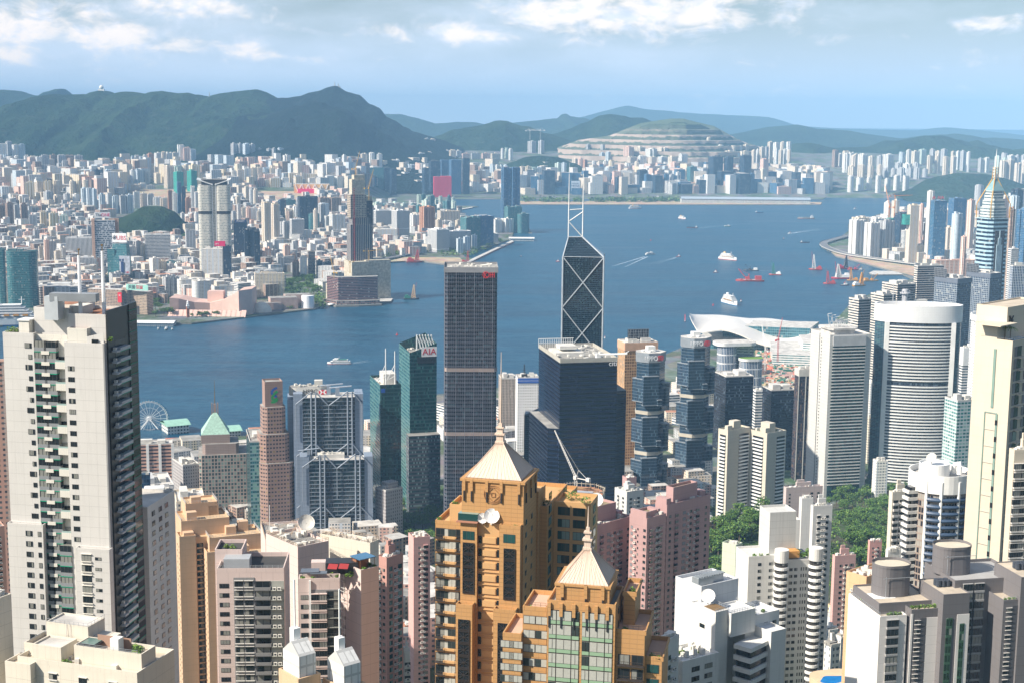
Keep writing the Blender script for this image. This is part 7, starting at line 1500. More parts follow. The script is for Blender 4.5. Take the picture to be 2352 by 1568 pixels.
# golden towers
GD=wallm('golden_stone',(.50,.28,.115),1.05,1.6,.018,.12,.6,.45);GDL=wallm('golden_plaster',(.58,.35,.16),3.2,3,.01,.2,.7,.3);PYR=wallm('pyramid_sheet',(.66,.52,.42),40,1.1,.03,.08,.5,.5);LAT=mat('lattice_iron',(.045,.035,.03),.6,var=.1);GN=mat('spandrel_green',(.28,.42,.28),.4)
def lattice():
 b=MB();b.box((0,-.02,0),(3.0,.1,3.2),1)
 for x in(-1.4,1.4):b.tube((x,-.2,0),(x,-.2,3.2),.08,0,4)
 for s_ in(-1,1):b.tube((-1.4*s_,-.2,.9),(1.4*s_,-.2,3.1),.07,0,4)
 b.tube((-1.4,-.2,2),(1.4,-.2,2),.06,0,4);b.tube((0,-.2,.9),(0,-.2,3.1),.06,0,4)
 for i in range(6):b.box((0,-.2,.05+i*.14),(2.8,.1,.05),0)
 return b
def pyramid(B,x0,x1,y0,y1,z0,z1,top=.13,spike=18):
 b=MB();q=[(x0,y0),(x1,y0),(x1,y1),(x0,y1)];cx,cy=(x0+x1)/2,(y0+y1)/2;t=[(cx+(x-cx)*top,cy+(y-cy)*top)for x,y in q]
 for i in range(4):
  j=(i+1)%4;L=math.hypot(q[j][0]-q[i][0],q[j][1]-q[i][1]);b.face([(*q[i],z0),(*q[j],z0),(*t[j],z1),(*t[i],z1)],0,[(0,0),(L,0),(L*(.5+top/2),12),(L*(.5-top/2),12)])
  A,T_=Vector((*q[i],z0)),Vector((*t[i],z1));b.tube(A,T_,.16,1,4)
  for k in range(1,14):u=k/14;p=Vector((*q[i],z0)).lerp(Vector((*q[j],z0)),u);p2=Vector((*t[i],z1)).lerp(Vector((*t[j],z1)),u);b.tube(p,p2,.06,1,3,caps=False)
 b.face([(*p,z1)for p in t],0);B.part('pyramid_roof',b,[PYR,mat('pyramid_rib',(.50,.36,.27),.5)]);b=MB();s_=(x1-x0)*top
 for k,(r_,h)in enumerate(((1.0,.5),(.75,1.6),(1.1,.4),(.6,1.2),(.85,.35),(.4,.9))):b.box((cx,cy,z1+sum((.5,1.6,.4,1.2,.35,.9)[:k])),(s_*r_*1.3,s_*r_*1.3,h),0)
 B.part('lantern',b,[PYR]);b=MB();b.tube((cx,cy,z1+4.6),(cx,cy,z1+4.6+spike),.22,0,6,.06);B.part('spike',b,[PYR])
def clamps(B,face,us,z,off):
 for u in us:
  b=MB()
  c=(u,-off-.25)if face=='R' else(-off-.25,u)
  s_=(.8,.5)if face=='R' else(.5,.8);b.box((c[0],c[1],z-2.4),(s_[0]*.9,s_[1]*.9,2.9),0);b.box((c[0]*1,c[1],z-5),(.3,.3,2.6),1)
  B.part('stone_bracket',b,[GD,DARK])
def gold1():
 B=Bld('golden_tower','big golden stone apartment tower with tall sheet metal pyramid roof and medallion','apartment tower',1055,1203,1240,1112,345,76);v=lambda px:(1203-px)*.1045;z=B.z;H_=B.H;d_=v(1054);w_=14.5;fh=3.22
 b=MB();B.block(0,w_,0,d_,0,H_,b,0,1,1.6);B.part('wall',b,[GD,ROOF]);pyramid(B,.6,w_-.4,.8,d_-.8,H_+.7,z(1035))
 b=MB();b.box((w_/2,d_/2,H_),(w_+.8,d_+.8,.6),0);B.part('cornice',b,[GD]);clamps(B,'L',[v(1060),v(1078),v(1115),v(1150),v(1192)],H_,0);clamps(B,'R',[2,7,12],H_,0)
 b=MB();c=(-.1,v(1130),z(1140))
 for r_ in(2.3,1.9):
  for i in range(24):t0,t1=2*pi*i/24,2*pi*(i+1)/24;b.tube((c[0],c[1]+r_*cos(t0),c[2]+r_*sin(t0)),(c[0],c[1]+r_*cos(t1),c[2]+r_*sin(t1)),.1,0,4)
 for i in range(4):t0,t1=pi/2*i,pi/2*(i+1);b.tube((c[0],c[1]+1.8*cos(t0),c[2]+1.8*sin(t0)),(c[0],c[1]+1.8*cos(t1),c[2]+1.8*sin(t1)),.1,0,4);b.tube((c[0],c[1]+.7*cos(t0+.78),c[2]+.7*sin(t0+.78)),(c[0],c[1]+.7*cos(t1+.78),c[2]+.7*sin(t1+.78)),.1,0,4)
 B.part('medallion',b,[mat('medallion_stone',(.36,.18,.07),.8)])
 b=MB();zl=z(1222)
 B.block(1.5,16,d_-.5,v(985),0,zl,b,0,1,2.4,parapet=1.0);B.block(3,12,d_,v(1016),zl,z(1186),b,1,1,parapet=1.0);B.block(-1.8,0,v(1096),v(1056),0,z(1212),b,0,1,1.6,parapet=1.0);B.block(-1.8,0,v(1200),v(1150),0,z(1212),b,0,1,1.6,parapet=1);B.block(-4.2,-1.8,v(1092),v(1052),0,z(1395),b,0,1,1.6,parapet=1);B.block(-4.2,-1.8,v(1196),v(1143),0,z(1398),b,0,1,1.6,parapet=1);B.block(-.5,0,v(1150),v(1096),0,z(1206),b,1,1,3)
 B.block(16,40,-2.4,10,0,z(1208),b,0,1,1.6,parapet=1.0);B.block(14,22,-.5,8,0,z(1165),b,0,1,1.6,parapet=.5);B.block(24,34,-12,-2.4,0,z(1214),b,1,1,parapet=1.0);B.block(34,46,-4,8,0,z(1226),b,0,1,parapet=1)
 B.part('wing',b,[GD,GDL])
 L=lattice();B.win('lattice_window',L,[LAT,BLK],'L',[v(1076)],z(1250),12,3.25,x0=-1.8,zo=0,skip=lambda i,u:i>3);B.win('lattice_window#2',L,[LAT,BLK],'L',[v(1175)],z(1256),12,3.25,x0=-1.8,zo=0,skip=lambda i,u:i>3);B.win('lattice_window#3',L,[LAT,BLK],'L',[v(1072),v(1168)],z(1420),12,3.25,x0=-4.2,zo=0)
 B.win('wide_window',W_plain(3,2.2,3),[GLB,FRM],'L',[v(1076),v(1174)],z(1218),1,3,x0=-1.8,zo=.2);B.win('balcony',W_balc(2.5,2.4,1.0,1.0,False),[GL,LAT,LAT],'L',[v(998)],zl-.5,40,fh,x0=1.5,zo=.4);B.win('balcony#b',W_balc(1.6,2.4,.9,1.0,False),[GL,LAT,LAT],'L',[v(1044)],zl-.5,40,fh,x0=1.45,zo=.4)
 pw=W_plain(3.0,1.9,3);B.win('picture_window',pw,[glassm('curtained_glass',(.03,.04,.04),(.55,.55,.5),.75),FRM],'L',[v(1022)],zl-.5,40,fh,x0=1.45,zo=.8);lg=MB();lg.box((0,-.3,-.5),(3.4,.7,.55),0);B.win('ledge',lg,[GDL],'L',[v(1022)],zl-.5,40,fh,x0=1.5,zo=.8)
 pn=MB();pn.box((0,-.15,0),(3.4,.35,1.5),0);pn.box((-2.35,-.05,-.2),(.8,.15,1.9),1);pn.box((2.35,-.05,-.2),(.8,.15,1.9),1);pn.box((0,-.2,-.9),(5.2,.25,.2),0);B.win('side_slot_window',pn,[GDL,BLK],'L',[v(1123)],z(1230),40,fh,x0=-.5)
 B.win('green_window',W_plain(3.2,2.2,3),[GLB,FRM],'R',[19],z(1170),36,fh,y0=-2.45);B.win('green_window#b',W_plain(3.2,2.2,3),[GLB,FRM],'R',[29],z(1216),36,fh,y0=-12.05);B.win('green_window#c',W_plain(3.2,2.2,3),[GLB,FRM],'L',[-5,-9],z(1216),36,fh,x0=24);B.win('balcony#c',W_balc(2.2,2.4,1,1,False),[GL,LAT,LAT],'L',[-1.2,3.5],z(1214),36,fh,x0=34-.02,zo=.4);B.win('window',wi,[GLB,FRM],'R',[3,9],z(1190),36,fh)
 planter(B.e,[(27,-10,z(1214),1.6),(30,-6,z(1214),1.8),(36,-2,z(1226),2.0),(39,2,z(1226),1.2),(20,-1,z(1208),1.3),(5,d_+3,z(1186),1.0),(3,v(990),zl,1.0),(-1,v(1186),z(1212),.7)],RS);b=MB();b.box((-.2,v(1073),z(1205)),(2.6,5,2.2),0);b.box((-1.2,v(1073),z(1203)),(3,5.4,.2),1);B.part('roof_awning',b,[GLB,mat('awning_brown',(.35,.16,.10),.8)])
 dish(B.e,(-.6,v(1106),z(1208)),1.3,200,25);dish(B.e,(-.6,v(1128),z(1208)),1.9,200,30);B.done()
gold1()
def gold2():
 B=Bld('golden_tower','nearer smaller golden tower with a pyramid roof and tall green spandrelled windows','apartment tower',1275,1400,1418,1352,300,78);v=lambda px:(1400-px)*.0925;z=B.z;H_=B.H;w_=12;d_=v(1275);fh=3.2
 b=MB();B.block(0,w_,0,d_,0,H_,b,0,1,1.6);B.block(-1,w_,-1.5,v(1257),0,z(1392),b,0,1,1.6,parapet=.8);B.part('wall',b,[GD,ROOF]);pyramid(B,.3,w_-.3,.4,d_-.4,H_+.5,z(1283),spike=5)
 b=MB();b.box((w_/2,d_/2,H_),(w_+.6,d_+.6,.5),0);B.part('cornice',b,[GD]);clamps(B,'L',[v(x)for x in(1290,1345,1385)],H_,0);clamps(B,'L',[v(x)for x in(1262,1290,1320,1350,1372,1398)],z(1394),1)
 b=MB();B.block(.5,12,v(1253),v(1196),0,z(1418),b,0,1,1.6,parapet=1);B.block(-1,12,v(1196),v(1152),0,z(1478),b,0,1,1.6,parapet=1);B.block(0,14,-1.5,v(1484),0,z(1452),b,0,1,1.6,parapet=1);B.block(1,14,v(1484),v(1524),0,z(1512),b,0,1,parapet=1);B.block(6,16,v(1425),v(1452),z(1452),z(1386),b,0,1,parapet=1);B.part('wing',b,[GD,mat('terrace_pink',(.55,.36,.26),.8)])
 CG=MATS['curtained_glass'];tw=MB();tw.box((0,-.02,0),(6.6,.1,3.2),1)
 for x,k in((-2.5,1.5),(0,3.1),(2.5,1.5)):tw.box((x,-.1,.95),(k,.12,2.05),0);tw.box((x,-.12,.08),(k,.12,.75),2);tw.box((x,-.18,.95),(.06,.06,2.05),1)
 B.win('tall_window',tw,[CG,LAT,GN],'L',[v(1297),v(1375)],z(1405),20,fh,x0=-1.02,zo=0);B.win('window',W_plain(2.6,1.8,2),[CG,FRM],'L',[v(1212),v(1241)],z(1424),20,fh,x0=.48);B.win('window#b',W_plain(3,1.6,3),[CG,FRM],'L',[v(1163),v(1184)],z(1484),14,2.6,x0=-1.02)
 B.win('balcony',W_balc(2.6,2.3,1,1,False),[GL,LAT,LAT],'L',[v(1437),v(1468)],z(1460),16,fh,x0=-.02,zo=.4,skip=lambda i,u:i==0);B.win('window#c',W_plain(2.6,1.9,2),[GLB,FRM],'L',[v(1503)],z(1516),14,fh,x0=.98);B.win('window#d',wi,GF,'R',[4,9],z(1395),16,fh,y0=-1.55)
 planter(B.e,[(2,v(1436),z(1452),.6),(2,v(1500),z(1512),.9),(1.6,v(1515),z(1512),.8),(9,v(1440),z(1386),.8),(2,v(1210),z(1418),.4)],RS);b=MB();rail(b,[(1,v(1430)),(1,v(1480))],z(1452)+.8,1,0,1);rail(b,[(1.4,v(1486)),(1.4,v(1522))],z(1512)+.8,1,0,1);rail(b,[(1,v(1198)),(1,v(1250))],z(1418)+.8,1,0,1);B.part('roof_rail',b,[mat('bronze_rail',(.2,.12,.06),.5)]);B.done()
gold2()
# pink triplets
PK=wallm('rose_wall',(.44,.28,.27),2.9,3,.01,.2);ob=MB();ob.box((0,-.4,-.45),(2.4,.8,.5),2);ob.box((0,-.3,.05),(2.0,.6,1.3),0);ob.box((0,-.45,1.35),(2.3,.9,.15),2);ob.box((0,-.62,.05),(.08,.05,1.3),1)
for i,(lb,xl,xc,xr,yt,D,a)in enumerate((('rose pink tower with two dishes behind the golden towers, leftmost',1300,1362,1452,1214,640,44),('rose pink tower with flat white edged roof, middle of three',1446,1486,1530,1196,640,44),('rose pink tower, tallest and rightmost of three',1505,1532,1632,1165,655,42))):
 c=[(.08,'window',wi,GF),(.22,'bay_window',ob,[GL,FRM,PK],.8),(.40,'shutter',W_plain(2.2,1.5,3),[mat('grey_shutter',(.25,.25,.27),.6),FRM]),(.55,'window',wi,GF),(.70,'bay_window',ob,[GL,FRM,PK],.8),(.90,'window',wi,GF)]
 if i==1:c=c[1:5:2]+[c[4]]
 B=near(lb,xl,xc,xr,yt,D,a,PK,c,((.12,'window',wi,GF),(.5,'window',ws,GF),(.85,'shutter',W_plain(1.4,1.4,2),[MATS['grey_shutter']if 'grey_shutter' in MATS else GL,FRM])),2.95,50,mat('roof_olive',(.26,.21,.13),.9,var=.3),group='rose pink towers',house=0,par=1.3)
 b=MB();B.block(B.w*.2,B.w*.75,B.d*.25,B.d*.85,B.H,B.H+(7 if i!=1 else 2),b,0,1,3,parapet=1.2);b.box((B.w*.05,B.d*.5,B.H),(B.w*.1,B.d*.9,4),0);b.box((B.w*.9,B.d*.6,B.H),(B.w*.12,B.d*.6,3),0);B.part('rooftop_house',b,[PK,MATS['roof_olive']])
 if i==0:dish(B.e,(B.w*.35,B.d*.4,B.H+7),3.2,215,25);dish(B.e,(B.w*.42,B.d*.7,B.H+7),2.2,215,25)
# netted block under construction with its crane
def netted():
 q=P(1333,1128,900);e=empty('netted_building',(q.x,900,0),radians(-12),'octagonal concrete building wrapped in beige netting with open roof works','building site');b=MB();p8=chamf(30,26,8);b.prism(p8,0,q.z,0,1,3);obj('netting',b,[NETM,ROOFR],e)
 b=MB();z0=q.z
 for i in range(24):x,y=RS.uniform(-11,11),RS.uniform(-8,8);b.tube((x,y,z0),(x,y,z0+RS.uniform(1,4)),.12,0,4);b.tube((x,y,z0+1),(RS.uniform(-11,11),y,z0+1.2),.15,0,4)
 for(x0,y0),(x1,y1)in zip(p8,p8[1:]+p8[:1]):b.tube((x0,y0,z0+2),(x1,y1,z0+2),.2,1,4);[b.tube((x0+(x1-x0)*k/5,y0+(y1-y0)*k/5,z0),(x0+(x1-x0)*k/5,y0+(y1-y0)*k/5,z0+3),.2,1,4)for k in range(6)]
 obj('scaffold',b,[mat('timber',(.42,.27,.13),.8),NETM],e);b=MB();b.box((2,-6,z0+1.5),(14,4,.3),0);b.box((-6,5,z0+1),(6,4,.3),0);obj('work_platform',b,[mat('sheet_grey',(.35,.38,.42),.5)],e)
 tcrane(1322,1114,900,5,33,140,58,CRW,'white luffing crane on the netted building before the navy tower',.75)
netted()
WH=wallm('white_wall',(.68,.67,.64),3.0,3,.008,.45,.7,.3);WHG=wallm('grey_white_wall',(.55,.55,.53),3.0,3)
near('small pink and white block with a stair tower near the navy tower',1412,1440,1478,1132,1000,30,WHG,cols=((.25,'window',wb,GF),(.7,'window',wb,GF)),colsL=((.3,'window',wb,GF),(.7,'window',wb,GF)),n=8,dm=14)
near('pink stair block rising behind the small pink and white one',1433,1440,1462,1100,1030,20,PK,house=0,dm=8)
# white pair above the trees
for i,(lb,xl,xc,xr,yt)in enumerate((('white slab pair over the trees, left block with a plain cream flank',1650,1672,1724,992),('white slab pair over the trees, right block with white bands',1722,1762,1806,998))):
 B=Bld('white_slab_tower',lb,'apartment tower',xl,xc,xr,yt,1230,36,'white slab pair');w_,d_=B.w,B.d;H_=B.H;b=MB();B.block(0,w_,0,d_,40,H_,b,0,1,3,parapet=1.5);b.box((w_*.5,d_*.5,H_),(w_*.3,d_*.5,8),0);b.box((w_*.15,d_*.3,H_),(w_*.2,d_*.3,5),0);B.part('wall',b,[wallm('ivory_wall',(.58,.53,.44),3.1,3),mat('moss_roof',(.22,.24,.15),.9,var=.2)])
 bd=MB();bd.box((0,-.5,-1.1),(d_*.6,1.2,1.15),0);bd.box((0,-.03,0),(d_*.6,.06,1.9),1);B.win('band',bd,[WHITE,BLK],'L',[d_*.5],H_-3,30,3.1,zo=1.1);bd2=MB();bd2.box((0,-.5,-1.1),(w_*.42,1.2,1.15),0);bd2.box((0,-.03,0),(w_*.42,.06,1.9),1);B.win('band#r',bd2,[WHITE,BLK],'R',[w_*.72],H_-3,30,3.1,zo=1.1)
 clutter(b:=MB(),1,w_-1,1,d_-1,H_,14,RS);B.part('roof_plant',b,[ACM]);B.done()
# white tower with round banded corners
def cyl_tower():
 B=Bld('round_corner_tower','white tower with two round dark banded corner bays and a roof garden','apartment tower',1700,1797,1876,1288,600,12);z=B.z;H_=B.H;w_=B.w;k=.178;fh=2.95
 b=MB();B.block(0,w_,1.5,16,0,H_-1,b,0,1,3,parapet=1);B.block(-14,0,3,18,0,z(1283),b,0,1,3,parapet=1);B.block(-3,9,8,20,0,z(1192),b,1,1,3,parapet=1);B.part('wall',b,[WH,WHG])
 for cx in(0,w_):
  c=MB();c.prism([(cx+x,1+y)for x,y in ngon(5.4,5.4,20)],0,z(1266),1,2,1.2,cont=True);c.prism([(cx+x,1+y)for x,y in ngon(6.0,6.0,20)],z(1290),z(1262),0,0);B.part('round_bay',c,[WH,fac('bay_glass',(.05,.045,.04),(.02,.018,.02),fh=2.95,bw=1.2,wf=.85,hf=.8,lit=.1)[0],WH]);c=MB();zz=z(1290)-2.0
  while zz>30:c.prism([(cx+x,1+y)for x,y in ngon(6.2,6.2,20)],zz-1.25,zz,0,0,bot=True);zz-=fh
  B.part('balcony_band',c,[WHITE])
 B.win('window',wi,[GL,FRM],'R',[w_*.30,w_*.44],H_-3,40,fh,y0=1.5);B.win('window#s',W_plain(.5,1.5,1),[GL,FRM],'R',[w_*.6,w_*.67,w_*.74],H_-3,40,fh,y0=1.5);B.win('window#l',wi,[GL,FRM],'R',[-4,-9],z(1290),40,fh,y0=3)
 planter(B.e,[(w_*.75+RS.uniform(-4,5),RS.uniform(2,8),H_+.5,RS.uniform(.9,2.0))for _ in range(12)]+[(-8,4,z(1283)+.5,.9),(-11,4,z(1283)+.5,.9),(-5,4,z(1283)+.5,.8)],RS,sz=.45);b=MB();b.box((w_*.4,6,H_),(6,5,3),0);B.part('roof_canopy',b,[mat('canopy_orange',(.55,.28,.08),.7)]);B.done()
cyl_tower()
near('pale green narrow block with a glass roof room',1659,1690,1705,1256,640,50,wallm('pale_green_wall',(.55,.62,.48),3,3),house=0,clut=6)
B=near('white tower with porthole wall and roof dish behind the round bays',1750,1758,1838,1200,650,8,WH,house=0);dish(B.e,(B.w*.8,6,B.H),1.6)
B=near('slim white tower lined with tiny windows and air conditioners',1862,1868,1912,1166,700,14,WH,cols=((.3,'bay_window',W_bay(1.6,1.5,.4,2),[GL,FRM,WH]),(.75,'window',wi,GF)),n=60,house=1);near('white flat tower top with a dish, between the roof garden and slim tower',1836,1842,1868,1148,720,10,WH,house=0)
near('mauve grey block with blue roof tarpaulin below the steel crown tower',1800,1806,1890,1122,1120,14,wallm('mauve_pale_wall',(.55,.45,.43)),cols=((.1,'window',wi,GF),(.7,'window',wb,GF),(.88,'window',wb,GF)),n=14,clut=20)
near('shaded mauve tower in the dip left of the green slope',1912,1918,1966,1280,760,14,PKL,cols=((.3,'window',wi,GF),(.55,'window',wi,GF),(.8,'window',wb,GF)),n=40)
near('small pink house among the slope trees',1994,1998,2026,1244,1000,14,mat('house_pink',(.68,.34,.30),.8),cols=((.3,'window',wi,GF),(.7,'window',wi,GF)),n=3,house=0,cat='house',name='house')
# white angular block at the bottom centre right
def angular():
 B=Bld('white_angular_block','white angular block with overhanging cubes, dish and planted low roof','apartment block',1585,1644,1716,1408,415,34);z=B.z;w_,d_=B.w,B.d;H_=B.H;gt=wallm('grey_tile_wall',(.62,.63,.64),3,2.2)
 b=MB();B.block(0,5,0,d_,0,H_,b,0,1,3,parapet=.4);B.block(4.8,w_+2,-1.5,7,H_-7.8,H_-1,b,0,1,3,parapet=.5);B.block(2,16,5,14,0,H_-8,b,0,1,3);B.block(3,18,10,22,0,H_+4,b,1,1,2.2,parapet=1);B.block(12,26,0,10,0,z(1442),b,0,1,parapet=1);B.block(-14,0,-2,9,0,z(1500),b,0,1,3,parapet=1.1);B.block(16,22,-7,0,0,z(1462),b,0,1,parapet=.6);B.part('wall',b,[WH,gt])
 b=MB();b.box((7,14,H_+4),(6,3,2.4),0);b.box((12,15,H_+4),(6,3,2.4),0);[b.box((4.6+i*1.0,14,H_+6.4),(.6,2.6,.3),0)for i in range(11)];B.part('chiller',b,[mat('chiller_grey',(.32,.35,.37),.4,metal=.4)])
 b=MB();rail(b,[(0,0),(5,0),(5,d_-.4)],H_+.4,1.1,0,1,.05);rail(b,[(5,-1.5),(w_+2,-1.5),(w_+2,7)],H_-.5,1,0,1,.05);[b.box((2.5,1+i*.5,H_+.5),(4.4,.15,.2),1)for i in range(10)];B.part('roof_rail',b,[STEEL,mat('timber',(.42,.27,.13),.8)]);dish(B.e,(3,d_*.6,H_+.3),2.2,220,40)
 b=MB()
 for i in range(5):zz=H_-11-i*3.4;b.box((11,-4,zz),(10,6,1.3),0,.25);b.box((11,-4,zz-1.9),(8.6,5,1.8),1,.25)
 B.part('slanted_balcony',b,[WH,BLK]);b=MB();b.box((-.05,d_*.5,H_-6),(.2,2.2,1.2),0);B.part('slot_window',b,[GL])
 B.win('window',W_plain(3,1.5,3),GF,'R',[-4,-9],z(1506),6,3,y0=-2.02);B.win('window#t',W_plain(1.6,1.2,2),[GL,FRM],'R',[24,20.5],z(1450),12,3,y0=0);planter(B.e,[(-12+i*.7,5,z(1500)+.4,.5)for i in range(7)]+[(-4,3,z(1500),.7),(20,6,z(1442),.9),(18,3,z(1442),.8),(22,3,z(1442),.7)],RS);b=MB();clutter(b,-13,-1,-1,8,z(1500),14,RS,0,1.4);B.part('roof_plant',b,[ACM]);B.done()
angular()
near('white slab in front of the pink towers, beside golden terraces',1508,1530,1560,1478,400,50,WH,cols=((.3,'window',W_plain(1.2,1.4,2),[GLB,FRM]),),house=0)
near('grey shaded wing at the right of the white angular block',1756,1764,1784,1452,450,14,WHG,house=0)
# round tower with blue bands
def round_tower():
 D=610;q=P(2160,1080,D);e=empty('round_banded_tower',(q.x,D,0),0,'round white tower with blue curved balcony bands and a drum roof','apartment tower');r_=12.8;H_=q.z;zz=lambda y:P(2160,y,D).z
 b=MB();b.prism(ngon(2*r_-1.6,2*r_-1.6,32),0,H_-2,0,1,2.4,cont=True);obj('wall',b,[fac('round_glass',(.30,.24,.20),(.03,.03,.04),fh=2.95,bw=1.3,wf=.8,hf=.75,lit=.4,lite=(.4,.38,.34))[0],ROOFW],e)
 b=MB();b.lathe([(r_-1,zz(1120)),(r_+.3,zz(1118)),(r_+.3,H_+.5),(r_-.2,H_+.5),(r_-.2,H_-2)],n=40,smooth=False);b.lathe([(6.4,H_-2),(6.4,zz(1062)),(6.0,zz(1062)),(6.0,zz(1062)-.8),(0,zz(1062)-.8)],(-2.4,1,0),32,smooth=False);obj('crown',b,[WHITE],e)
 b=MB();[b.tube((6+i*.5,1-i,H_-1),(6+i*.5,1-i,H_+2.6),1.1,0,12)for i in(0,3)];b.tube((6,1,H_+2.6),(8.5,-1,H_+3.4),1.0,0,10);obj('roof_duct',b,[WHITE],e)
 bl=mat('band_blue',(.05,.085,.15),.45);b=MB();z=H_-9
 bays=[(-118,-100),(-98,-66),(-64,-32)];bays=[(-128,-104),(-101,-70),(-67,-40)]
 while z>60:
  for a0,a1 in bays:b.lathe([(r_-.4,z-1.7),(r_+.7,z-1.45),(r_+1.0,z-.8),(r_+.7,z-.15),(r_-.4,z)],n=6,a0=radians(a0),a1=radians(a1),smooth=False)
  z-=2.95
 obj('blue_band',b,[bl],e);
 for t in(-130,-102.5,-68.5,-38):b=MB();t=radians(t);b.tube((r_*cos(t),r_*sin(t),40),(r_*cos(t),r_*sin(t),H_-2),.75,0,8);obj('rib',b,[WHITE],e)
 b=MB();z=H_-7
 while z>60:
  for s_,t0 in((-1,radians(196)),(1,radians(-18))):cx,cy=(r_+.5)*cos(t0),(r_+.5)*sin(t0);b.box((cx,cy,z-1.6),(6,5,1.3),0,t0);b.box((cx*.96,cy,z-.3),(5.2,4,1.5),1,t0)
  z-=2.95
 obj('side_balcony',b,[WH,BLK],e);dish(e,(-4,0,zz(1064)),2.2,230,40,ACM)
round_tower()
near('cream concave flats left of the blue banded tower',2042,2050,2092,1134,680,16,wallm('cream_flats',(.66,.60,.50)),cols=((.2,'balcony',W_balc(2.6,2.2,1),[GL,FRM,SILL]),(.55,'balcony',W_balc(2.6,2.2,1),[GL,FRM,SILL]),(.85,'window',wi,GF)),n=50,fh=2.95)
near('white low wing below the concave flats',2034,2040,2070,1268,600,16,WH,house=0)
# cream terrace tower at the right edge
def right_tower():
 B=Bld('cream_terrace_tower','cream tower at the right edge with teal strip, pool terrace and palms','apartment tower',2240,2326,2440,786,505,44);z=B.z;H_=B.H;w_,d_=B.w,B.d;v=lambda px:(2326-px)/(2326-2243)*d_;cr=wallm('ivory_tower_wall',(.62,.55,.44),3.2,3,.008,.15,.7,.3)
 b=MB();B.block(0,w_,0,d_,0,H_,b,0,1,3,parapet=.5);B.block(5.4,w_,5.4,d_+3,H_,z(716),b,0,1,3,parapet=.5);B.block(0,9,d_*.42,d_,H_,z(750),b,0,1,3);B.part('wall',b,[cr,mat('terrace_tile',(.5,.43,.34),.8)])
 b=MB();b.box((-.12,d_*.30,0),(.25,.8,H_-26),0);b.box((-.14,d_*.44,H_-24),(.25,.9,21),0);b.box((-.12,d_*.62,0),(.25,.35,H_-26),0);b.box((-.12,d_*.46,H_-26),(.25,d_*.33,.3),0);[b.box((-.25,d_*.46,H_-26-k*6),(.1,d_*.32,.08),1)for k in range(18)];[b.box((-.2,d_*.30,H_-30-k*6),(.3,.8,1.8),2)for k in range(18)];B.part('teal_strip',b,[mat('strip_teal',(.20,.30,.26),.4),mat('strip_line',(.45,.44,.40),.6),BLK])
 tw=MB();tw.box((0,-.05,0),(2.6,.2,2.6),1);tw.box((.1,-.1,.1),(2.0,.2,2.4),0);tw.box((-1.8,-.1,0),(1,.3,2.6),2);tw.box((1.0,-.6,-.6),(2.4,1.1,.3),3);t2=MB();t2.add(tw,Matrix.Scale(1.34,4));tw=t2;t2=MB();t2.add(W_bay(3,2.3,.9),Matrix.Scale(1.34,4))
 B.win('window',tw,[GLB,FRM,mat('louvre_grey',(.22,.22,.23),.6),cr],'R',[w_*.13,w_*.33],H_-1.4,60,4.35,zo=.5);B.win('bay_window',t2,[GLB,FRM,cr],'R',[w_*.55,w_*.8],H_-1.4,60,4.35)
 b=MB();rail(b,[(0,d_*.9),(0,0),(w_,0)],H_+.5,1.1,0,1.2);B.part('roof_rail',b,[STEEL]);b=MB();b.box((7,2,H_+.3),(8,3,.35),0);B.part('roof_pool',b,[mat('pool_water',(.02,.22,.42),.1)]);b=MB();b.box((1,d_*.5,z(750)),(12,d_*.7,.4),0);B.part('canopy',b,[cr])
 b=MB()
 for x,y,h in((4,d_*.36,5.2),(5,d_*.25,4.4)):
  b.tube((x,y,H_),(x,y,H_+h),.16,3,6)
  for k in range(16):
   t=k*2.399;L=2.8;p=Vector((x,y,H_+h));dx=Vector((cos(t),sin(t),0))
   for s_ in range(4):a_,c_=s_/4,(s_+1)/4;f_=lambda u:p+dx*L*u+Vector((0,0,.8*u-1.9*u*u));sd=Vector((-sin(t),cos(t),0))*.26*(1-a_*.8);b.face([f_(a_)-sd,f_(c_)-sd*.7,f_(c_)+sd*.7,f_(a_)+sd],RS.randrange(3))
 B.part('roof_palm',b,LEAF[:3]+[mat('palm_trunk',(.2,.14,.09),.9)]);planter(B.e,[(1,d_*.8,H_+.4,1.1),(1.6,d_*.68,H_+.4,1.0),(2,d_*.6,H_+.3,.8)],RS);b=MB();c=(w_*.1,3.8,z(745));
 for i in range(9):t=i*.9;b.tube((8+1.6*cos(t*2.3),5.2,z(745)+1.8*sin(t*3.1)),(8+1.8*cos((t+.9)*2.3),5.2,z(745)+1.8*sin((t+.9)*3.1)),.2,0,5)
 B.part('wall_emblem',b,[DARK]);B.done()
right_tower()
near('cream rear tower at the far right edge, balconied',2316,2336,2400,1000,420,30,wallm('ivory_tower_wall',(.72,.64,.52)),cols=((.2,'bay_window',W_bay(2.6,1.9,.8),[GLB,FRM,SILL]),),colsL=((.4,'window',wi,GF),),n=50,house=0)if 0 else None
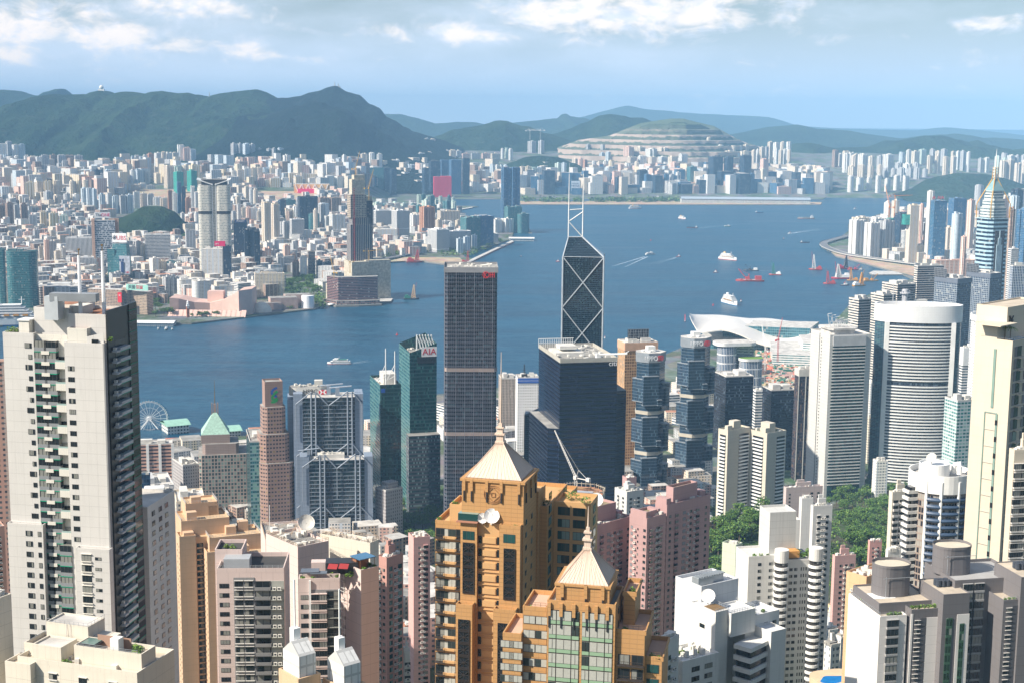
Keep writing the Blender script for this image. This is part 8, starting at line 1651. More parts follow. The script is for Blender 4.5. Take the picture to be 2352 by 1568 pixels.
# charcoal and white block, lower right
CHM=wallm('charcoal_wall',(.17,.16,.165),3.2,2.4,.01,.2);CHW=wallm('bright_panel',(.76,.73,.70),3.0,6,.012,.08,.6,.35)
def charcoal():
 B=Bld('charcoal_block','charcoal and white stepped block with rounded roof tanks and planted terraces','apartment tower',1950,2022,2330,1418,440,12);z=B.z;H_=B.H;k=.131;d_=B.d;fh=2.95
 zr=z(1372);b=MB();B.block(0,9,0,d_,0,H_,b,1,2,6,parapet=.5);B.block(1,20,3.2,22,0,H_+3,b,0,2,parapet=.6);B.block(10,26,-1,18,0,H_+1.5,b,0,2,parapet=.9);B.block(19,28,-4,12,0,H_+7.5,b,0,2,parapet=.3);B.block(26,50,2,22,0,H_+9,b,0,3,parapet=1);B.block(38,48,-7,8,0,H_+5,b,0,2,parapet=.8);B.block(43,52,-8,8,0,H_+13,b,0,2,parapet=.3);B.part('wall',b,[CHM,CHW,mat('terrace_tile',(.5,.43,.34),.8),mat('roof_grey_flat',(.36,.36,.36),.8,var=.1)])
 b=MB()
 for x0,x1,y,zt in((9.9,10.6,-1.1,H_+1),(15.2,19.8,-1.15,H_-.5),(24,28.2,-4.15,H_+1),(43.5,48.2,-7.15,H_+4),(49,52.2,-8.2,H_+5)):B.block(x0,x1,y,y+.3,0,zt,b,0,0,6)
 B.block(-.15,0,0,d_,0,H_+.3,b,0,0,6);B.part('white_panel',b,[CHW])
 b=MB()
 for x0,x1,y,zt in((20.4,22.4,-4.2,H_),(25,26.6,-4.3,H_-2),(47,48.6,-8.25,H_+4)):B.block(x0,x1,y,y+.3,0,zt,b,0,0,1)
 B.part('green_strip',b,[fac('green_strip',(.05,.12,.07),(.02,.05,.03),fh=2.95,bw=1,wf=.8,hf=.7)[0]])
 for(cx,cy,zb,h)in((10,14,H_+3,9.5),(31,14,H_+9,8.5)):b=MB();b.prism([(cx+x,cy+y)for x,y in rrect(12,9.5,4.4,6)],zb,zb+h,0,1,2.4,cont=True);b.prism([(cx+x,cy+y)for x,y in rrect(12.3,9.8,4.6,6)],zb+h,zb+h+.9,0,1,cap=False);b.tube((cx-5,cy-5,zb+6.5),(cx+6,cy-5,zb+6.5),.1,2,4);b.tube((cx-4,cy-5,zb),(cx-4,cy-5,zb+7),.1,2,4);B.part('rounded_tank_house',b,[CHM,mat('tank_roof',(.55,.50,.40),.9),STEEL])
 for cx,cy,zb in((23,4,H_+7.8),(48,0,H_+13.3)):
  b=MB();[b.tube((cx+i*1.6,cy+j*1.6,zb),(cx+i*1.6,cy+j*1.6,zb+1.9),.8,0,10)for i in(-1,0,1)for j in(0,1)];B.part('water_tank',b,[mat('tank_dark',(.05,.06,.08),.5)])
 w4=W_plain(2.8,2.2,3);B.win('glazed_bay',W_bay(3.8,2.2,.5,3),[GL,FRM,MATS['roof_grey_flat']],'R',[4.2],H_-1,30,fh,y0=0);B.win('glazed_bay#2',W_bay(3.2,2.2,.5,3),[GL,FRM,MATS['roof_grey_flat']],'R',[30.5,34.5],H_+8.5,34,fh,y0=2);B.win('window',W_plain(1.7,1.2,2,True),GF,'R',[12.2],H_-.4,30,fh,y0=-1);B.win('window#b',W_plain(1.7,1.2,2,True),GF,'R',[40],H_+4,30,fh,y0=-7)
 sc=MB();sc.box((0,-.05,0),(2.4,.12,2.6),0);B.win('screen',sc,[mat('screen_dark',(.09,.09,.10),.6)],'R',[14],H_-.4,30,fh,y0=-1.05,zo=.2);B.win('screen#b',sc,[MATS['screen_dark']],'R',[42.4],H_+4,30,fh,y0=-7.05,zo=.2)
 pl=[(RS.uniform(.4,8),RS.choice((.7,RS.uniform(.7,2))),H_+.4,.55)for _ in range(9)]+[(11+i*1.1,.6,H_+2.2,.75)for i in range(11)]+[(1.5+i,d_*.7+i*.2,H_+.4,.7)for i in range(5)]+[(39+i*1.6,-6,H_+5.4,.6)for i in range(4)];planter(B.e,pl,RS,sz=.3)
 b=MB();rail(b,[(.2,d_),(.2,.2),(8.8,.2)],H_+.5,1,0,1.3);rail(b,[(38,-6.8),(46,-6.8)],H_+5.8,1,0,1.3);b.box((5,d_*.55,H_),(6,3.5,2.8),1);b.box((5.4,d_*.5,H_+2.8),(8,5.5,.35),2);B.part('terrace_room',b,[STEEL,GLB,WHITE]);B.done()
charcoal()
near('orange cream angled block tucked behind the charcoal block',1944,1990,2062,1330,520,40,wallm('orange_cream',(.66,.42,.24)),house=0,roofm=ROOFR,colsL=((.5,'window',wb,GF),))
near('cream stepped tower at the lower right edge beyond the charcoal block',2318,2330,2400,1040,470,12,wallm('ivory_tower_wall',(.72,.64,.52)),cols=((.12,'bay_window',W_bay(2.2,1.8,.7),[GL,FRM,SILL]),(.35,'bay_window',W_bay(2.2,1.8,.7),[GL,FRM,SILL])),n=60)
# hillside houses and the pool
for i,(xl,xr,yt,D)in enumerate(((1895,1935,1412,800),(1925,1958,1430,780),(1890,1925,1445,730),(1918,1950,1462,700),(1893,1930,1478,680))):
 tower(xl,xr,yt,None,D,24,1,'w','box',f'small white hillside house near the pool, {ORD[i]} from the top',name='house',cat='house',group='white hillside houses',parts=True)
tower(1900,1950,1392,None,860,20,.8,'y','box','ochre house with a blue grey roof above the white houses',name='house',cat='house',parts=True)
q=P(1908,1562,575);e=empty('swimming_pool',(q.x,575,q.z),.3,'curved blue swimming pool on a pale deck at the bottom edge','pool');b=MB();b.prism([(x+4,y+4)for x,y in rrect(20,15,6)],-3,0,0,0);obj('deck',b,[mat('pool_deck',(.60,.45,.30),.8,var=.1)],e);b=MB();b.prism([((5.2+sin(t*2)*1.1)*cos(t)*1.2+2,(3.8+cos(t*3)*.6)*sin(t)+1)for t in[2*pi*i/28 for i in range(28)]],-.4,.05,0,0);obj('pool_water',b,[mat('pool_blue',(.0,.16,.46),.08,var=.2,vs=.3)],e)
for lb,xl,xc,xr,yt,D,a,m in(('beige low tower in the gap between the pale and sandy towers',384,390,400,1420,760,14,MV),('grey balconied block in the gap beneath the brick office',924,930,942,1500,600,14,WHG)):
 near(lb,xl,xc,xr,yt,D,a,m,cols=((.3,'window',wi,GF),(.75,'window',wi,GF)),n=30)
# ---------------- harbour traffic, piers, wheel, roads, trees
HULLW=paint('hull_white',(.78,.78,.76));HULLR=paint('hull_red',(.45,.05,.04));HULLK=paint('hull_dark',(.04,.045,.06));HULLB=paint('hull_blue',(.04,.16,.32));HGRN=paint('boat_green',(.03,.18,.13));ORG=paint('barge_orange',(.58,.27,.04));MAG=paint('barge_crimson',(.50,.02,.06));GLD=mat('cabin_glass',(.03,.05,.08),.2,var=0)
def hull(L,Wd,h,zt=0,sheer=.6):
 b=MB();n=10;st=[]
 for i in range(n+1):
  t=i/n;x=(t-.5)*L;k=1 if t<.62 else max(.02,1-((t-.62)/.38)**1.8);st.append((x,Wd/2*k*(.92 if t<.06 else 1),h+sheer*max(0,t-.6)*h*1.5))
 for(x0,w0,h0),(x1,w1,h1)in zip(st,st[1:]):
  for s_ in(-1,1):q=[(x0,s_*w0*.86,-.4),(x1,s_*w1*.86,-.4),(x1,s_*w1,h1),(x0,s_*w0,h0)];b.face(q if s_<0 else q[::-1],0)
  for s_ in(-1,1):q=[(x0,s_*w0*.9,-.4),(x1,s_*w1*.9,-.4),(x1,s_*w1*.96,h*.22),(x0,s_*w0*.96,h*.22)];q=[(x,y*1.03,z)for x,y,z in q];b.face(q if s_<0 else q[::-1],2)
  b.face([(x0,-w0,h0-.2),(x1,-w1,h1-.2),(x1,w1,h1-.2),(x0,w0,h0-.2)],1)
 x,w0,h0=st[0];b.face([(x,w0*.86,-.4),(x,-w0*.86,-.4),(x,-w0,h0),(x,w0,h0)],0);return b
def boat(px,py,lp,hd,kind,label,cat='boat',group='boats on the harbour',cols=(HULLW,HULLR)):
 q=G(px,py,0);k=q.y/F;L=lp*k;a=radians(hd);e=empty({'ship':'passenger_ship','ferry':'ferry','cargo':'cargo_ship','tug':'tugboat','barge':'barge','crane':'crane_barge','junk':'sailing_junk'}[kind],(q.x,q.y,0),a,label,cat,group)
 Wd=L*{'ship':.22,'ferry':.28,'cargo':.2,'tug':.32,'barge':.34,'crane':.42,'junk':.3}[kind];L*=1.28 if kind=='crane' else 1.15;h=L*{'ship':.11,'ferry':.07,'cargo':.07,'tug':.10,'barge':.06,'crane':.09,'junk':.08}[kind]
 obj('hull',hull(L,Wd,h,sheer=.2 if kind in('barge','crane')else.6),[cols[0],ROOFW,cols[1]],e);b=MB()
 if kind=='ship':
  n=5 if lp>30 else 4
  for i in range(n):z=h+i*L*.036;ln=L*(.80-i*.07);b.box((-L*.04-i*L*.012,0,z),(ln,Wd*(.92-i*.05),L*.034),0);b.box((-L*.04-i*L*.012,0,z+L*.010),(ln*1.005,Wd*(.93-i*.05),L*.011),1)
  obj('superstructure',b,[HULLW,GLD],e);b=MB();zt=h+n*L*.036;b.box((-L*.2,0,zt),(L*.09,Wd*.3,L*.07),0);obj('funnel',b,[cols[2]if len(cols)>2 else YEL],e);b=MB();b.tube((L*.18,0,zt),(L*.18,0,zt+L*.1),L*.006,0,5);b.tube((L*.14,0,zt+L*.06),(L*.22,0,zt+L*.06),L*.004,0,4);obj('mast',b,[HULLW],e)
  b=MB();[b.box((L*(-.25+i*.12),s_*Wd*.5,h+L*.03),(L*.07,L*.02,L*.018),0)for i in range(5)for s_ in(-1,1)];obj('lifeboats',b,[ORG],e)
 elif kind=='ferry':
  for i in range(2):b.box((-L*.05,0,h+i*L*.06),(L*(.82-i*.18),Wd*(.9-i*.1),L*.055),0);b.box((-L*.05,0,h+i*L*.06+L*.018),(L*(.825-i*.18),Wd*(.91-i*.1),L*.022),1)
  b.box((L*.12,0,h+L*.115),(L*.18,Wd*.6,L*.05),0);b.tube((0,0,h+L*.15),(0,0,h+L*.26),L*.008,0,4);obj('superstructure',b,[HULLW,GLD],e)
  b=MB();b.box((-L*.12,0,h+L*.116),(L*.4,Wd*.82,L*.01),0);obj('deck_roof',b,[cols[2]if len(cols)>2 else HULLW],e)
 elif kind=='cargo':
  b.box((-L*.36,0,h),(L*.14,Wd*.8,L*.1),0);b.box((-L*.36,0,h+L*.06),(L*.143,Wd*.82,L*.02),1);b.tube((-L*.36,0,h+L*.1),(-L*.36,0,h+L*.2),L*.008,0,4);obj('bridge_house',b,[HULLW,GLD],e);b=MB();b.box((L*.06,0,h),(L*.6,Wd*.7,L*.025),0);b.tube((L*.4,0,h),(L*.4,0,h+L*.12),L*.008,0,4);obj('hatch',b,[cols[0]],e)
 elif kind=='tug':
  b.box((L*.05,0,h),(L*.36,Wd*.6,L*.13),0);b.box((L*.08,0,h+L*.13),(L*.2,Wd*.42,L*.12),0);b.box((L*.08,0,h+L*.17),(L*.205,Wd*.43,L*.05),1);obj('wheelhouse',b,[HULLW,GLD],e);b=MB();b.tube((L*.02,0,h+L*.2),(L*.02,0,h+L*.5),L*.015,0,5);b.tube((-L*.1,0,h+L*.1),(-L*.1,0,h+L*.3),L*.04,0,6);obj('mast',b,[cols[2]if len(cols)>2 else HULLR],e)
 elif kind=='barge':
  b.box((-L*.3,0,h),(L*.22,Wd*.7,L*.13),0);obj('deckhouse',b,[cols[2]if len(cols)>2 else HULLW],e);b=MB();b.tube((L*.1,0,h),(L*.42,0,h+L*.38),L*.02,0,4);b.tube((L*.1,0,h),(L*.02,0,h+L*.2),L*.02,0,4);b.tube((L*.02,0,h+L*.2),(L*.42,0,h+L*.38),L*.006,0,3);b.box((L*.08,0,h),(L*.14,Wd*.5,L*.1),0);obj('deck_crane',b,[cols[1]],e);b=MB();clutter(b,-L*.15,L*.4,-Wd*.3,Wd*.3,h,10,RS,0,L*.06);obj('deck_cargo',b,[cols[0]],e)
 elif kind=='crane':
  H_=L*cols[3]if len(cols)>3 else L*1.0;m=cols[2];x0=L*.12;T=(x0+L*.04,0)
  for sx in(-1,1):
   for sy in(-1,1):b.tube((x0+sx*L*.13,sy*Wd*.30,h),(T[0]+sx*L*.015,sy*Wd*.04,H_),L*.028,0,4)
  n=7
  for i in range(n):
   f0,f1=i/n,(i+1)/n
   def c(f,sx,sy):return((x0+sx*L*.13)*(1-f)+(T[0]+sx*L*.015)*f,sy*(Wd*.30*(1-f)+Wd*.04*f),h+(H_-h)*f)
   for sx in(-1,1):b.tube(c(f0,sx,-1),c(f1,sx,1),L*.017,0,3);b.tube(c(f0,sx,1),c(f1,sx,-1),L*.017,0,3)
   for sy in(-1,1):b.tube(c(f0,-1,sy),c(f1,1,sy),L*.017,0,3);b.tube(c(f1,-1,sy),c(f1,1,sy),L*.013,0,3)
  obj('lattice_tower',b,[m],e);b=MB();b.box((-L*.26,0,h),(L*.40,Wd*.86,L*.13),0);b.box((-L*.3,0,h+L*.13),(L*.2,Wd*.6,L*.08),0);obj('deckhouse',b,[cols[4]if len(cols)>4 else HULLW],e);b=MB();b.tube((x0+L*.1,0,h+L*.1),(x0+L*.2,0,H_*1.18),L*.014,0,4);b.tube((x0-L*.15,0,h),(T[0],0,H_),L*.012,0,4);obj('boom',b,[cols[5]if len(cols)>5 else m],e)
 elif kind=='junk':
  b.tube((0,0,h),(0,0,L*1.3),L*.015,0,4);obj('mast',b,[HULLK],e);b=MB();b.grid(lambda u,v:((-.35+.6*u)*L*(1-.5*v),.06*L*sin(pi*u),h+L*.12+v*L*1.1),6,6);obj('sail',b,[paint('sail_red',(.45,.05,.05))],e)
 return e
def wake(px,py,px2,py2,w0,w1,of):
 A,B_=G(px,py,.05),G(px2,py2,.05);A.z=B_.z=.06;d=(B_-A);s_=Vector((-d.y,d.x,0)).normalized();b=MB();n=22;rs=random.Random(int(px))
 for i in range(n):
  for sg in(-1,1):
   t0,t1=i/n,(i+.9)/n;c0=A+d*t0;c1=A+d*t1;o0=(w0+(w1-w0)*t0)*.5;o1=(w0+(w1-w0)*t1)*.5;th=w0*.34*(1-t0*.72)*rs.uniform(.6,1.2)
   b.face([c0+s_*sg*o0,c1+s_*sg*o1,c1+s_*sg*(o1-th),c0+s_*sg*(o0-th)],0)
 o=obj('wake',b,[mat('foam',(.62,.72,.80),.7,var=.3,vs=.3)]);o['kind']='stuff'
K_=(HULLK,HULLR)
for a in[(1459,480,26,12,'ship','white passenger ship farthest off, near the runway tip','ship'),(1567,503,22,-60,'ship','white passenger ship seen end on, right of the far one','ship'),(1590,524,22,175,'cargo','dark cargo boat with a white bridge below the end on ship','boat',0,K_),(1671,521,14,5,'ferry','small green and white ferry right of the dark cargo boat','boat',0,(HGRN,HGRN,HGRN)),(1744,489,17,10,'cargo','blue hulled coaster with red bow near the terminal','boat',0,(HULLB,HULLR)),(1851,503,34,185,'cargo','long low cargo boat with white bridge under the terminal end','boat',0,(ROOF,HULLR)),(1814,537,9,190,'tug','speedboat trailing a long wake at right of the harbour','boat',0,(HULLW,HULLW)),(1849,558,20,10,'cargo','dark barge like boat with a cream stern near the expressway tip','boat',0,K_),(1800,549,6,20,'tug','tiny dark boat between the speedboat and dark barge','boat',0,K_),(1964,481,8,200,'tug','tiny white boat below the headland','boat'),(1494,585,22,25,'ferry','white ferry heading away with a curved foam trail','boat',0,(HULLW,paint('boat_brown',(.3,.15,.1)))),(1559,590,10,10,'tug','small red tug with a foam trail right of the ferry','boat',0,(HULLR,HULLR)),(1672,597,44,-48,'ship','white liner with a red waterline, cream twin funnels','ship',0,(HULLW,HULLR,mat('funnel_cream',(.7,.5,.25),.6))),(1644,626,11,170,'tug','small white and dark tug left of the crane barges','boat',0,K_),(1725,622,30,180,'barge','dark barge with a raised bow ramp and white cargo','boat',0,(HULLK,HULLK,HULLW)),(1722,646,56,178,'barge','long red work barge with slanted red crane','barge',0,(HULLR,CRR,CRR)),(1677,699,62,-72,'ship','big white cruise ship seen from the stern before the exhibition hall','ship',0,(HULLW,HULLB,HULLW)),(1702,693,11,60,'tug','dark launch beside the big cruise ship','boat',0,K_),(1573,738,11,100,'junk','red sailed junk left of the exhibition hall','boat',0,K_),(1389,776,10,80,'tug','white launch right beside the braced tower','boat',0,(HULLW,HULLK)),(1282,601,9,180,'tug','red tug left of the braced tower','boat',0,(HULLR,HULLR,HULLR)),(779,835,48,185,'ferry','white and red fast ferry with a green roof in the near harbour','ferry',0,(HULLW,HULLR,HGRN)),(891,622,6,30,'tug','tiny dark launch right of the netted podium','boat',0,K_),(878,606,8,100,'tug','tiny white launch behind the netted podium','boat'),(1197,590,5,30,'tug','tiny boat in open water left of the red tug','boat',0,K_),(363,756,14,-80,'ferry','small green and white ferry at the pier, left one','ferry',0,(HGRN,HULLW)),(381,757,22,-85,'ferry','wider green and white ferry between two smaller ones','ferry',0,(HGRN,HULLW)),(395,757,14,-80,'ferry','small green and white ferry at the pier, right one','ferry',0,(HGRN,HULLW)),(20,748,150,12,'ship','huge white liner with an orange funnel berthed at left','ship',0,(HULLW,HULLB,ORG)),(1780,632,22,170,'crane','lone crane barge with a dark green lattice tower','crane barge',0,(HULLR,HULLK,HGRN,1.0)),(1873,620,24,170,'crane','crane barge with tall red and white lattice, topmost of the group','crane barge',0,(HULLR,HULLK,CRW,1.15,CRR,CRR)),(1905,652,22,175,'crane','crane barge painted all red, lowest left of the group','crane barge',0,(HULLR,HULLR,CRR,1.05,CRR)),(1931,641,36,185,'crane','white and red crane barge with a wide deckhouse beside the red one','crane barge',0,(MAG,HULLK,CRW,.75,HULLW,CRR)),(1938,618,26,10,'crane','crimson crane barge behind the white and red one','crane barge',0,(MAG,HULLK,HULLK,.9,MAG,CRW)),(1962,620,26,8,'barge','crimson barge with pinkish hoppers','barge',0,(MAG,MAG,CRR)),(1958,645,20,175,'crane','orange crane barge left one of two','crane barge',0,(ORG,HULLK,ORG,1.1,ORG)),(1974,657,26,20,'crane','orange crane barge nearest the breakwater, right one of two','crane barge',0,(ORG,HULLK,ORG,.95,HULLW)),(2000,646,34,12,'barge','orange work barge crowded with gear by the quay','barge',0,(ORG,ORG,ORG)),(1941,656,18,10,'tug','black and white tug below the orange crane barges','boat',0,K_),(1978,621,13,190,'tug','white and orange tug near the breakwater','boat',0,(HULLK,HULLW,ORG)),(945,688,28,5,'crane','green and red crane barge alone off the banded hotel','crane barge',0,(HULLK,HULLK,paint('crane_cream',(.65,.45,.25)),.95,HGRN,CRR)),(953,603,30,5,'crane','red crane barge moored at the works quay','crane barge',0,(HULLR,HULLR,CRR,.75,CRR)),(1071,604,18,5,'crane','red crane barge right behind the square grid tower roof','crane barge',0,(HULLR,HULLR,CRR,1.2,CRR)),(1455,457,20,5,'cargo','grey vessel in the channel behind the runway strip','boat',0,K_),(1520,455,22,0,'cargo','dark vessel in the channel near the terminal roof','boat',0,K_),(1420,456,16,180,'barge','dark barge in the channel behind the runway strip','boat',0,(HULLK,HULLR,HULLR))]:
 a=list(a)
 if len(a)>7:a[7]='boats on the harbour'
 boat(*a)
wake(1484,590,1420,613,12,40,0);wake(1553,592,1500,606,5,20,0);wake(1818,536,1890,526,10,30,0);wake(803,835,850,828,4,12,0);wake(1600,524,1760,510,4,14,0);wake(1740,622,1800,624,4,10,0)
for x,y,lb in((912,770,'red and white buoy off the slant roofed tower'),(1495,553,'small red buoy in mid harbour'),(1638,702,'red mooring buoy left of the cruise ship')):
 q=G(x,y,0);e=empty('buoy',(q.x,q.y,0),0,lb,'buoy','harbour buoys');b=MB();b.lathe([(2.4,-.3),(2.4,1.4),(1,2),(.5,5),(0,5)],n=10);obj('float',b,[CRR],e)
# big wheel
def wheel():
 D=1950;c=P(343,961,D);e=empty('observation_wheel',(c.x,D,3),radians(12),'white observation wheel with blue cabins by the shore','ferris wheel');R_=42.5*D/F;z=c.z-3;N=42;b=MB()
 for y in(-1.6,1.6):
  for r_ in(R_,R_*.93,R_*.62):
   for i in range(56):t0,t1=2*pi*i/56,2*pi*(i+1)/56;b.tube((r_*cos(t0),y,z+r_*sin(t0)),(r_*cos(t1),y,z+r_*sin(t1)),.26 if r_>R_*.7 else.14,0,4,caps=False)
 for i in range(84):t=2*pi*i/84;b.tube((R_*cos(t),-1.6,z+R_*sin(t)),(R_*.93*cos(t+.03),1.6,z+R_*.93*sin(t+.03)),.12,0,3)
 obj('rim',b,[WHITE],e)
 for i in range(21):b=MB();t=2*pi*i/21;[b.tube((1.6*cos(t),y*.9,z+1.6*sin(t)),(R_*.95*cos(t),y,z+R_*.95*sin(t)),.22,0,4,.16)for y in(-1.6,1.6)];obj('spoke',b,[WHITE],e)
 b=MB();b.tube((0,-3.4,z),(0,3.4,z),3.1,0,20);obj('hub',b,[WHITE],e);cb_=MB();cb_.lathe([(0,-1.5),(1.0,-1.2),(1.3,-.2),(1.1,.8),(0,1.1)],n=8);me=cb_.mesh('cabin',[mat('cabin_blue',(.04,.16,.26),.2)])
 for i in range(N):t=2*pi*i/N;obj('cabin',me,None,e,(R_*1.03*cos(t),0,z+R_*1.03*sin(t)))
 for sx in(-1,1):
  for sy in(-1,1):b=MB();b.tube((sx*11,sy*8,0),(sx*.6,sy*3,z),.7,0,8,.5);obj('leg',b,[WHITE],e)
wheel()
def ribbonroad(name,pts,zs,wd,m,piers=0,side=None):
 c=[G(x,y,z)for(x,y),z in zip(pts,zs)];L,R_=[],[]
 for i,p in enumerate(c):d=(c[min(i+1,len(c)-1)]-c[max(i-1,0)]);n=Vector((-d.y,d.x,0)).normalized()*wd/2;L.append(p+n);R_.append(p-n)
 b=MB();dn=Vector((0,0,1.8))
 for i in range(len(c)-1):b.face([R_[i],R_[i+1],L[i+1],L[i]],0);b.face([R_[i]-dn,R_[i+1]-dn,R_[i+1]+dn*.5,R_[i]+dn*.5],1);b.face([L[i]+dn*.5,L[i+1]+dn*.5,L[i+1]-dn,L[i]-dn],1);b.face([L[i]-dn,L[i+1]-dn,R_[i+1]-dn,R_[i]-dn],1)
 if piers:
  for p,q in zip(c,c[1:]):
   n=max(1,int((q-p).length/piers))
   for k in range(n):r_=p.lerp(q,k/n);b.box((r_.x,r_.y,-1),(wd*.6,2,r_.z-1),1)
 o=obj(name,b,[mat('asphalt',(.16,.16,.17),.9,var=.2,vs=.05),mat('deck_concrete',(.50,.48,.45),.8,var=.1)]);return o
def smooth(pts,n=6):
 out=[]
 for i in range(len(pts)-1):
  p=[pts[max(0,i-1)],pts[i],pts[i+1],pts[min(len(pts)-1,i+2)]]
  for k in range(n):f=k/n;out.append(tuple(.5*(2*p[1][j]+(-p[0][j]+p[2][j])*f+(2*p[0][j]-5*p[1][j]+4*p[2][j]-p[3][j])*f*f+(-p[0][j]+3*p[1][j]-3*p[2][j]+p[3][j])*f**3)for j in range(2)))
 return out+[pts[-1]]
q=smooth([(1952,540),(1915,550),(1892,558),(1900,568),(1940,582),(2000,592),(2060,600),(2110,606)]);tag(ribbonroad('expressway',q,[9]*len(q),26,None,40),'elevated shoreline expressway curving round the eastern point','viaduct')
q=smooth([(872,596),(920,587),(965,575),(978,562),(965,556),(930,558),(900,566)]);tag(ribbonroad('curved_flyover',q,[8]*len(q),18,None,40),'curved concrete flyover behind the works quay','viaduct')
q=smooth([(1090,441),(1300,443),(1500,443.5),(1760,443.5),(1860,442),(1925,441),(1938,434),(1905,428)]);tag(ribbonroad('coast_viaduct',q,[10]*len(q),24,None,70),'long thin viaduct along the far shore','viaduct')
def quay(name,pts,z,lab,cat,m=None,m2=None):
 q=[G(x,y,z)for x,y in pts];poly=[(p.x,p.y)for p in q];A=sum(poly[i][0]*poly[(i+1)%len(poly)][1]-poly[(i+1)%len(poly)][0]*poly[i][1]for i in range(len(poly)));b=MB();b.prism(poly if A>0 else poly[::-1],-2,z,0,1);return tag(obj(name,b,[m or QUAY,m2 or ROOFW]),lab,cat)
quay('breakwater',[(1996,627),(2006,622),(2100,624),(2100,630),(2004,631)],3,'low stone breakwater below the construction quay','breakwater')
quay('works_quay',[(1905,574),(1990,596),(2100,612),(2100,634),(2050,622),(1985,604),(1920,588)],4,'sandy construction quay under the expressway','quay',None,SAND)
quay('promenade',[(1072,606),(1140,573),(1180,555),(1176,552),(1085,594),(1068,604)],4.5,'reddish curving promenade edge by the bay','promenade',paint('promenade_red',(.42,.16,.13)))
quay('works_barge_quay',[(886,602),(930,591),(1055,592),(1070,604),(1020,606),(960,598)],4,'cluttered sandy works quay behind the unfinished tower','quay',None,SAND)
quay('stone_mole',[(1052,483),(1086,477),(1084,475.5),(1050,481)],4,'thin stone mole in the runway bay','breakwater')
quay('jetty_platform',[(866,680),(878,668),(902,686),(898,692),(868,693),(860,690)],3.6,'pale angular pier deck beside the banded hotel','pier')
def shed(name,x0,x1,y,yt,lab,cat,m,dp=26,legs=True,yaw=0.0):
 A,B_=G(x0,y,0),G(x1,y,0);D=(A.y+B_.y)/2;e=empty(name,((A.x+B_.x)/2,D,0),yaw,lab,cat);L=(B_-A).length;h=P((x0+x1)/2,yt,D).z;b=MB();b.box((0,0,0),(L,dp,h*.7),0,bw=4);obj('wall',b,[fac('pier_wall',(.70,.70,.66),(.05,.07,.08),fh=4.5,bw=4,wf=.6,hf=.5)[0],ROOF],e)
 b=MB();b.grid(lambda u,v:((u-.5)*(L+4),(v-.5)*(dp+6),h*.7+h*.3*sin(pi*v)),12,8);b.box((0,0,h*.68),(L+3,dp+5,.6),0);obj('roof',b,[m],e);return e
PGR=mat('pier_roof_green',(.30,.52,.42),.5);shed('ferry_pier',307,402,747,736,'long pale ferry pier across the water with arched windows','pier',WHITE,30);shed('covered_pier',378,428,990,963,'green roofed pier running out behind the big wheel','pier',PGR,30,yaw=.5);shed('covered_pier',500,548,1000,977,'green roofed pier right of the green pyramid','pier',PGR,30,yaw=.4)
shed('cruise_terminal',1568,1852,468.5,453,'long low cruise terminal with a pale wavy roof on the runway tip','terminal',mat('terminal_roof',(.36,.42,.48),.5),60);shed('ferry_hall',1170,1226,553,545,'white two deck pier building at the peninsula tip','pier',WHITE,30)
b=MB();pts=[G(x,y,4)for x,y in((380,1005),(500,1000),(500,1034),(380,1050))];b.face(pts[::-1]);structure('promenade_paving',b,[mat('red_paving',(.45,.17,.12),.9,var=.2,vs=.05)])
# building site by the exhibition hall
def works():
 q0=[G(x,y,4)for x,y in((1735,800),(1868,806),(1868,890),(1735,890))];b=MB();b.face([(p.x,p.y,4.4)for p in q0][::-1]);structure('works_ground',b,[SAND]);b=MB()
 for _ in range(420):p=G(RS.uniform(1738,1865),RS.uniform(805,886),4);b.box((p.x,p.y,4.4),(RS.uniform(2,14),RS.uniform(1,4),RS.uniform(.6,4)),RS.randrange(4),RS.uniform(0,3))
 tag(obj('works_clutter',b,[paint('works_red',(.5,.15,.1)),HGRN,SAND,ROOFW]),kind='stuff');tcrane(1757,850,2150,30,40,100,60,CRW,'white crane on the building site by the exhibition hall',.9);tcrane(1786,830,2250,34,36,60,65,CRR,'red crane behind the building site',.9)
works()
tcrane(1217,322,9850,60,90,5,2,CRW,'white hammerhead crane over the grey pair, left',2.4);tcrane(1241,321,9850,60,90,175,2,CRW,'white hammerhead crane over the grey pair, right',2.4);tcrane(2042,500,4300,30,70,110,66,CRB,'orange luffing crane over the point estate, left',1.4);tcrane(2054,498,4300,60,60,20,2,CRB,'orange tower crane over the point estate, right',1.2)
# hilltop masts and dome
for x,yt,yb,D,lb in((769,188,200,9900,'tallest radio mast on top of the domed mountain'),(777,192,201,9900,'shorter radio mast on the domed mountain'),(481,212,226,10000,'pylon on the ridge left of the domed mountain')):
 q,q2=P(x,yb,D),P(x,yt,D);e=empty('radio_mast',(q.x,D,q.z-12),0,lb,'mast');b=MB();b.tube((0,0,0),(0,0,q2.z-q.z+12),7,0,6,1.5);b.box((0,0,0),(26,26,18),0);obj('lattice',b,[STEEL],e)
q=P(233,207,10000);e=empty('radar_dome',(q.x,10000,q.z-10),0,'white radar dome on the left ridge','radar dome');b=MB();b.lathe([(15*cos(t),26+15*sin(t))for t in[-pi/2+pi*i/8 for i in range(9)]],n=12);b.box((0,0,0),(40,20,16),0);obj('dome',b,[WHITE],e)
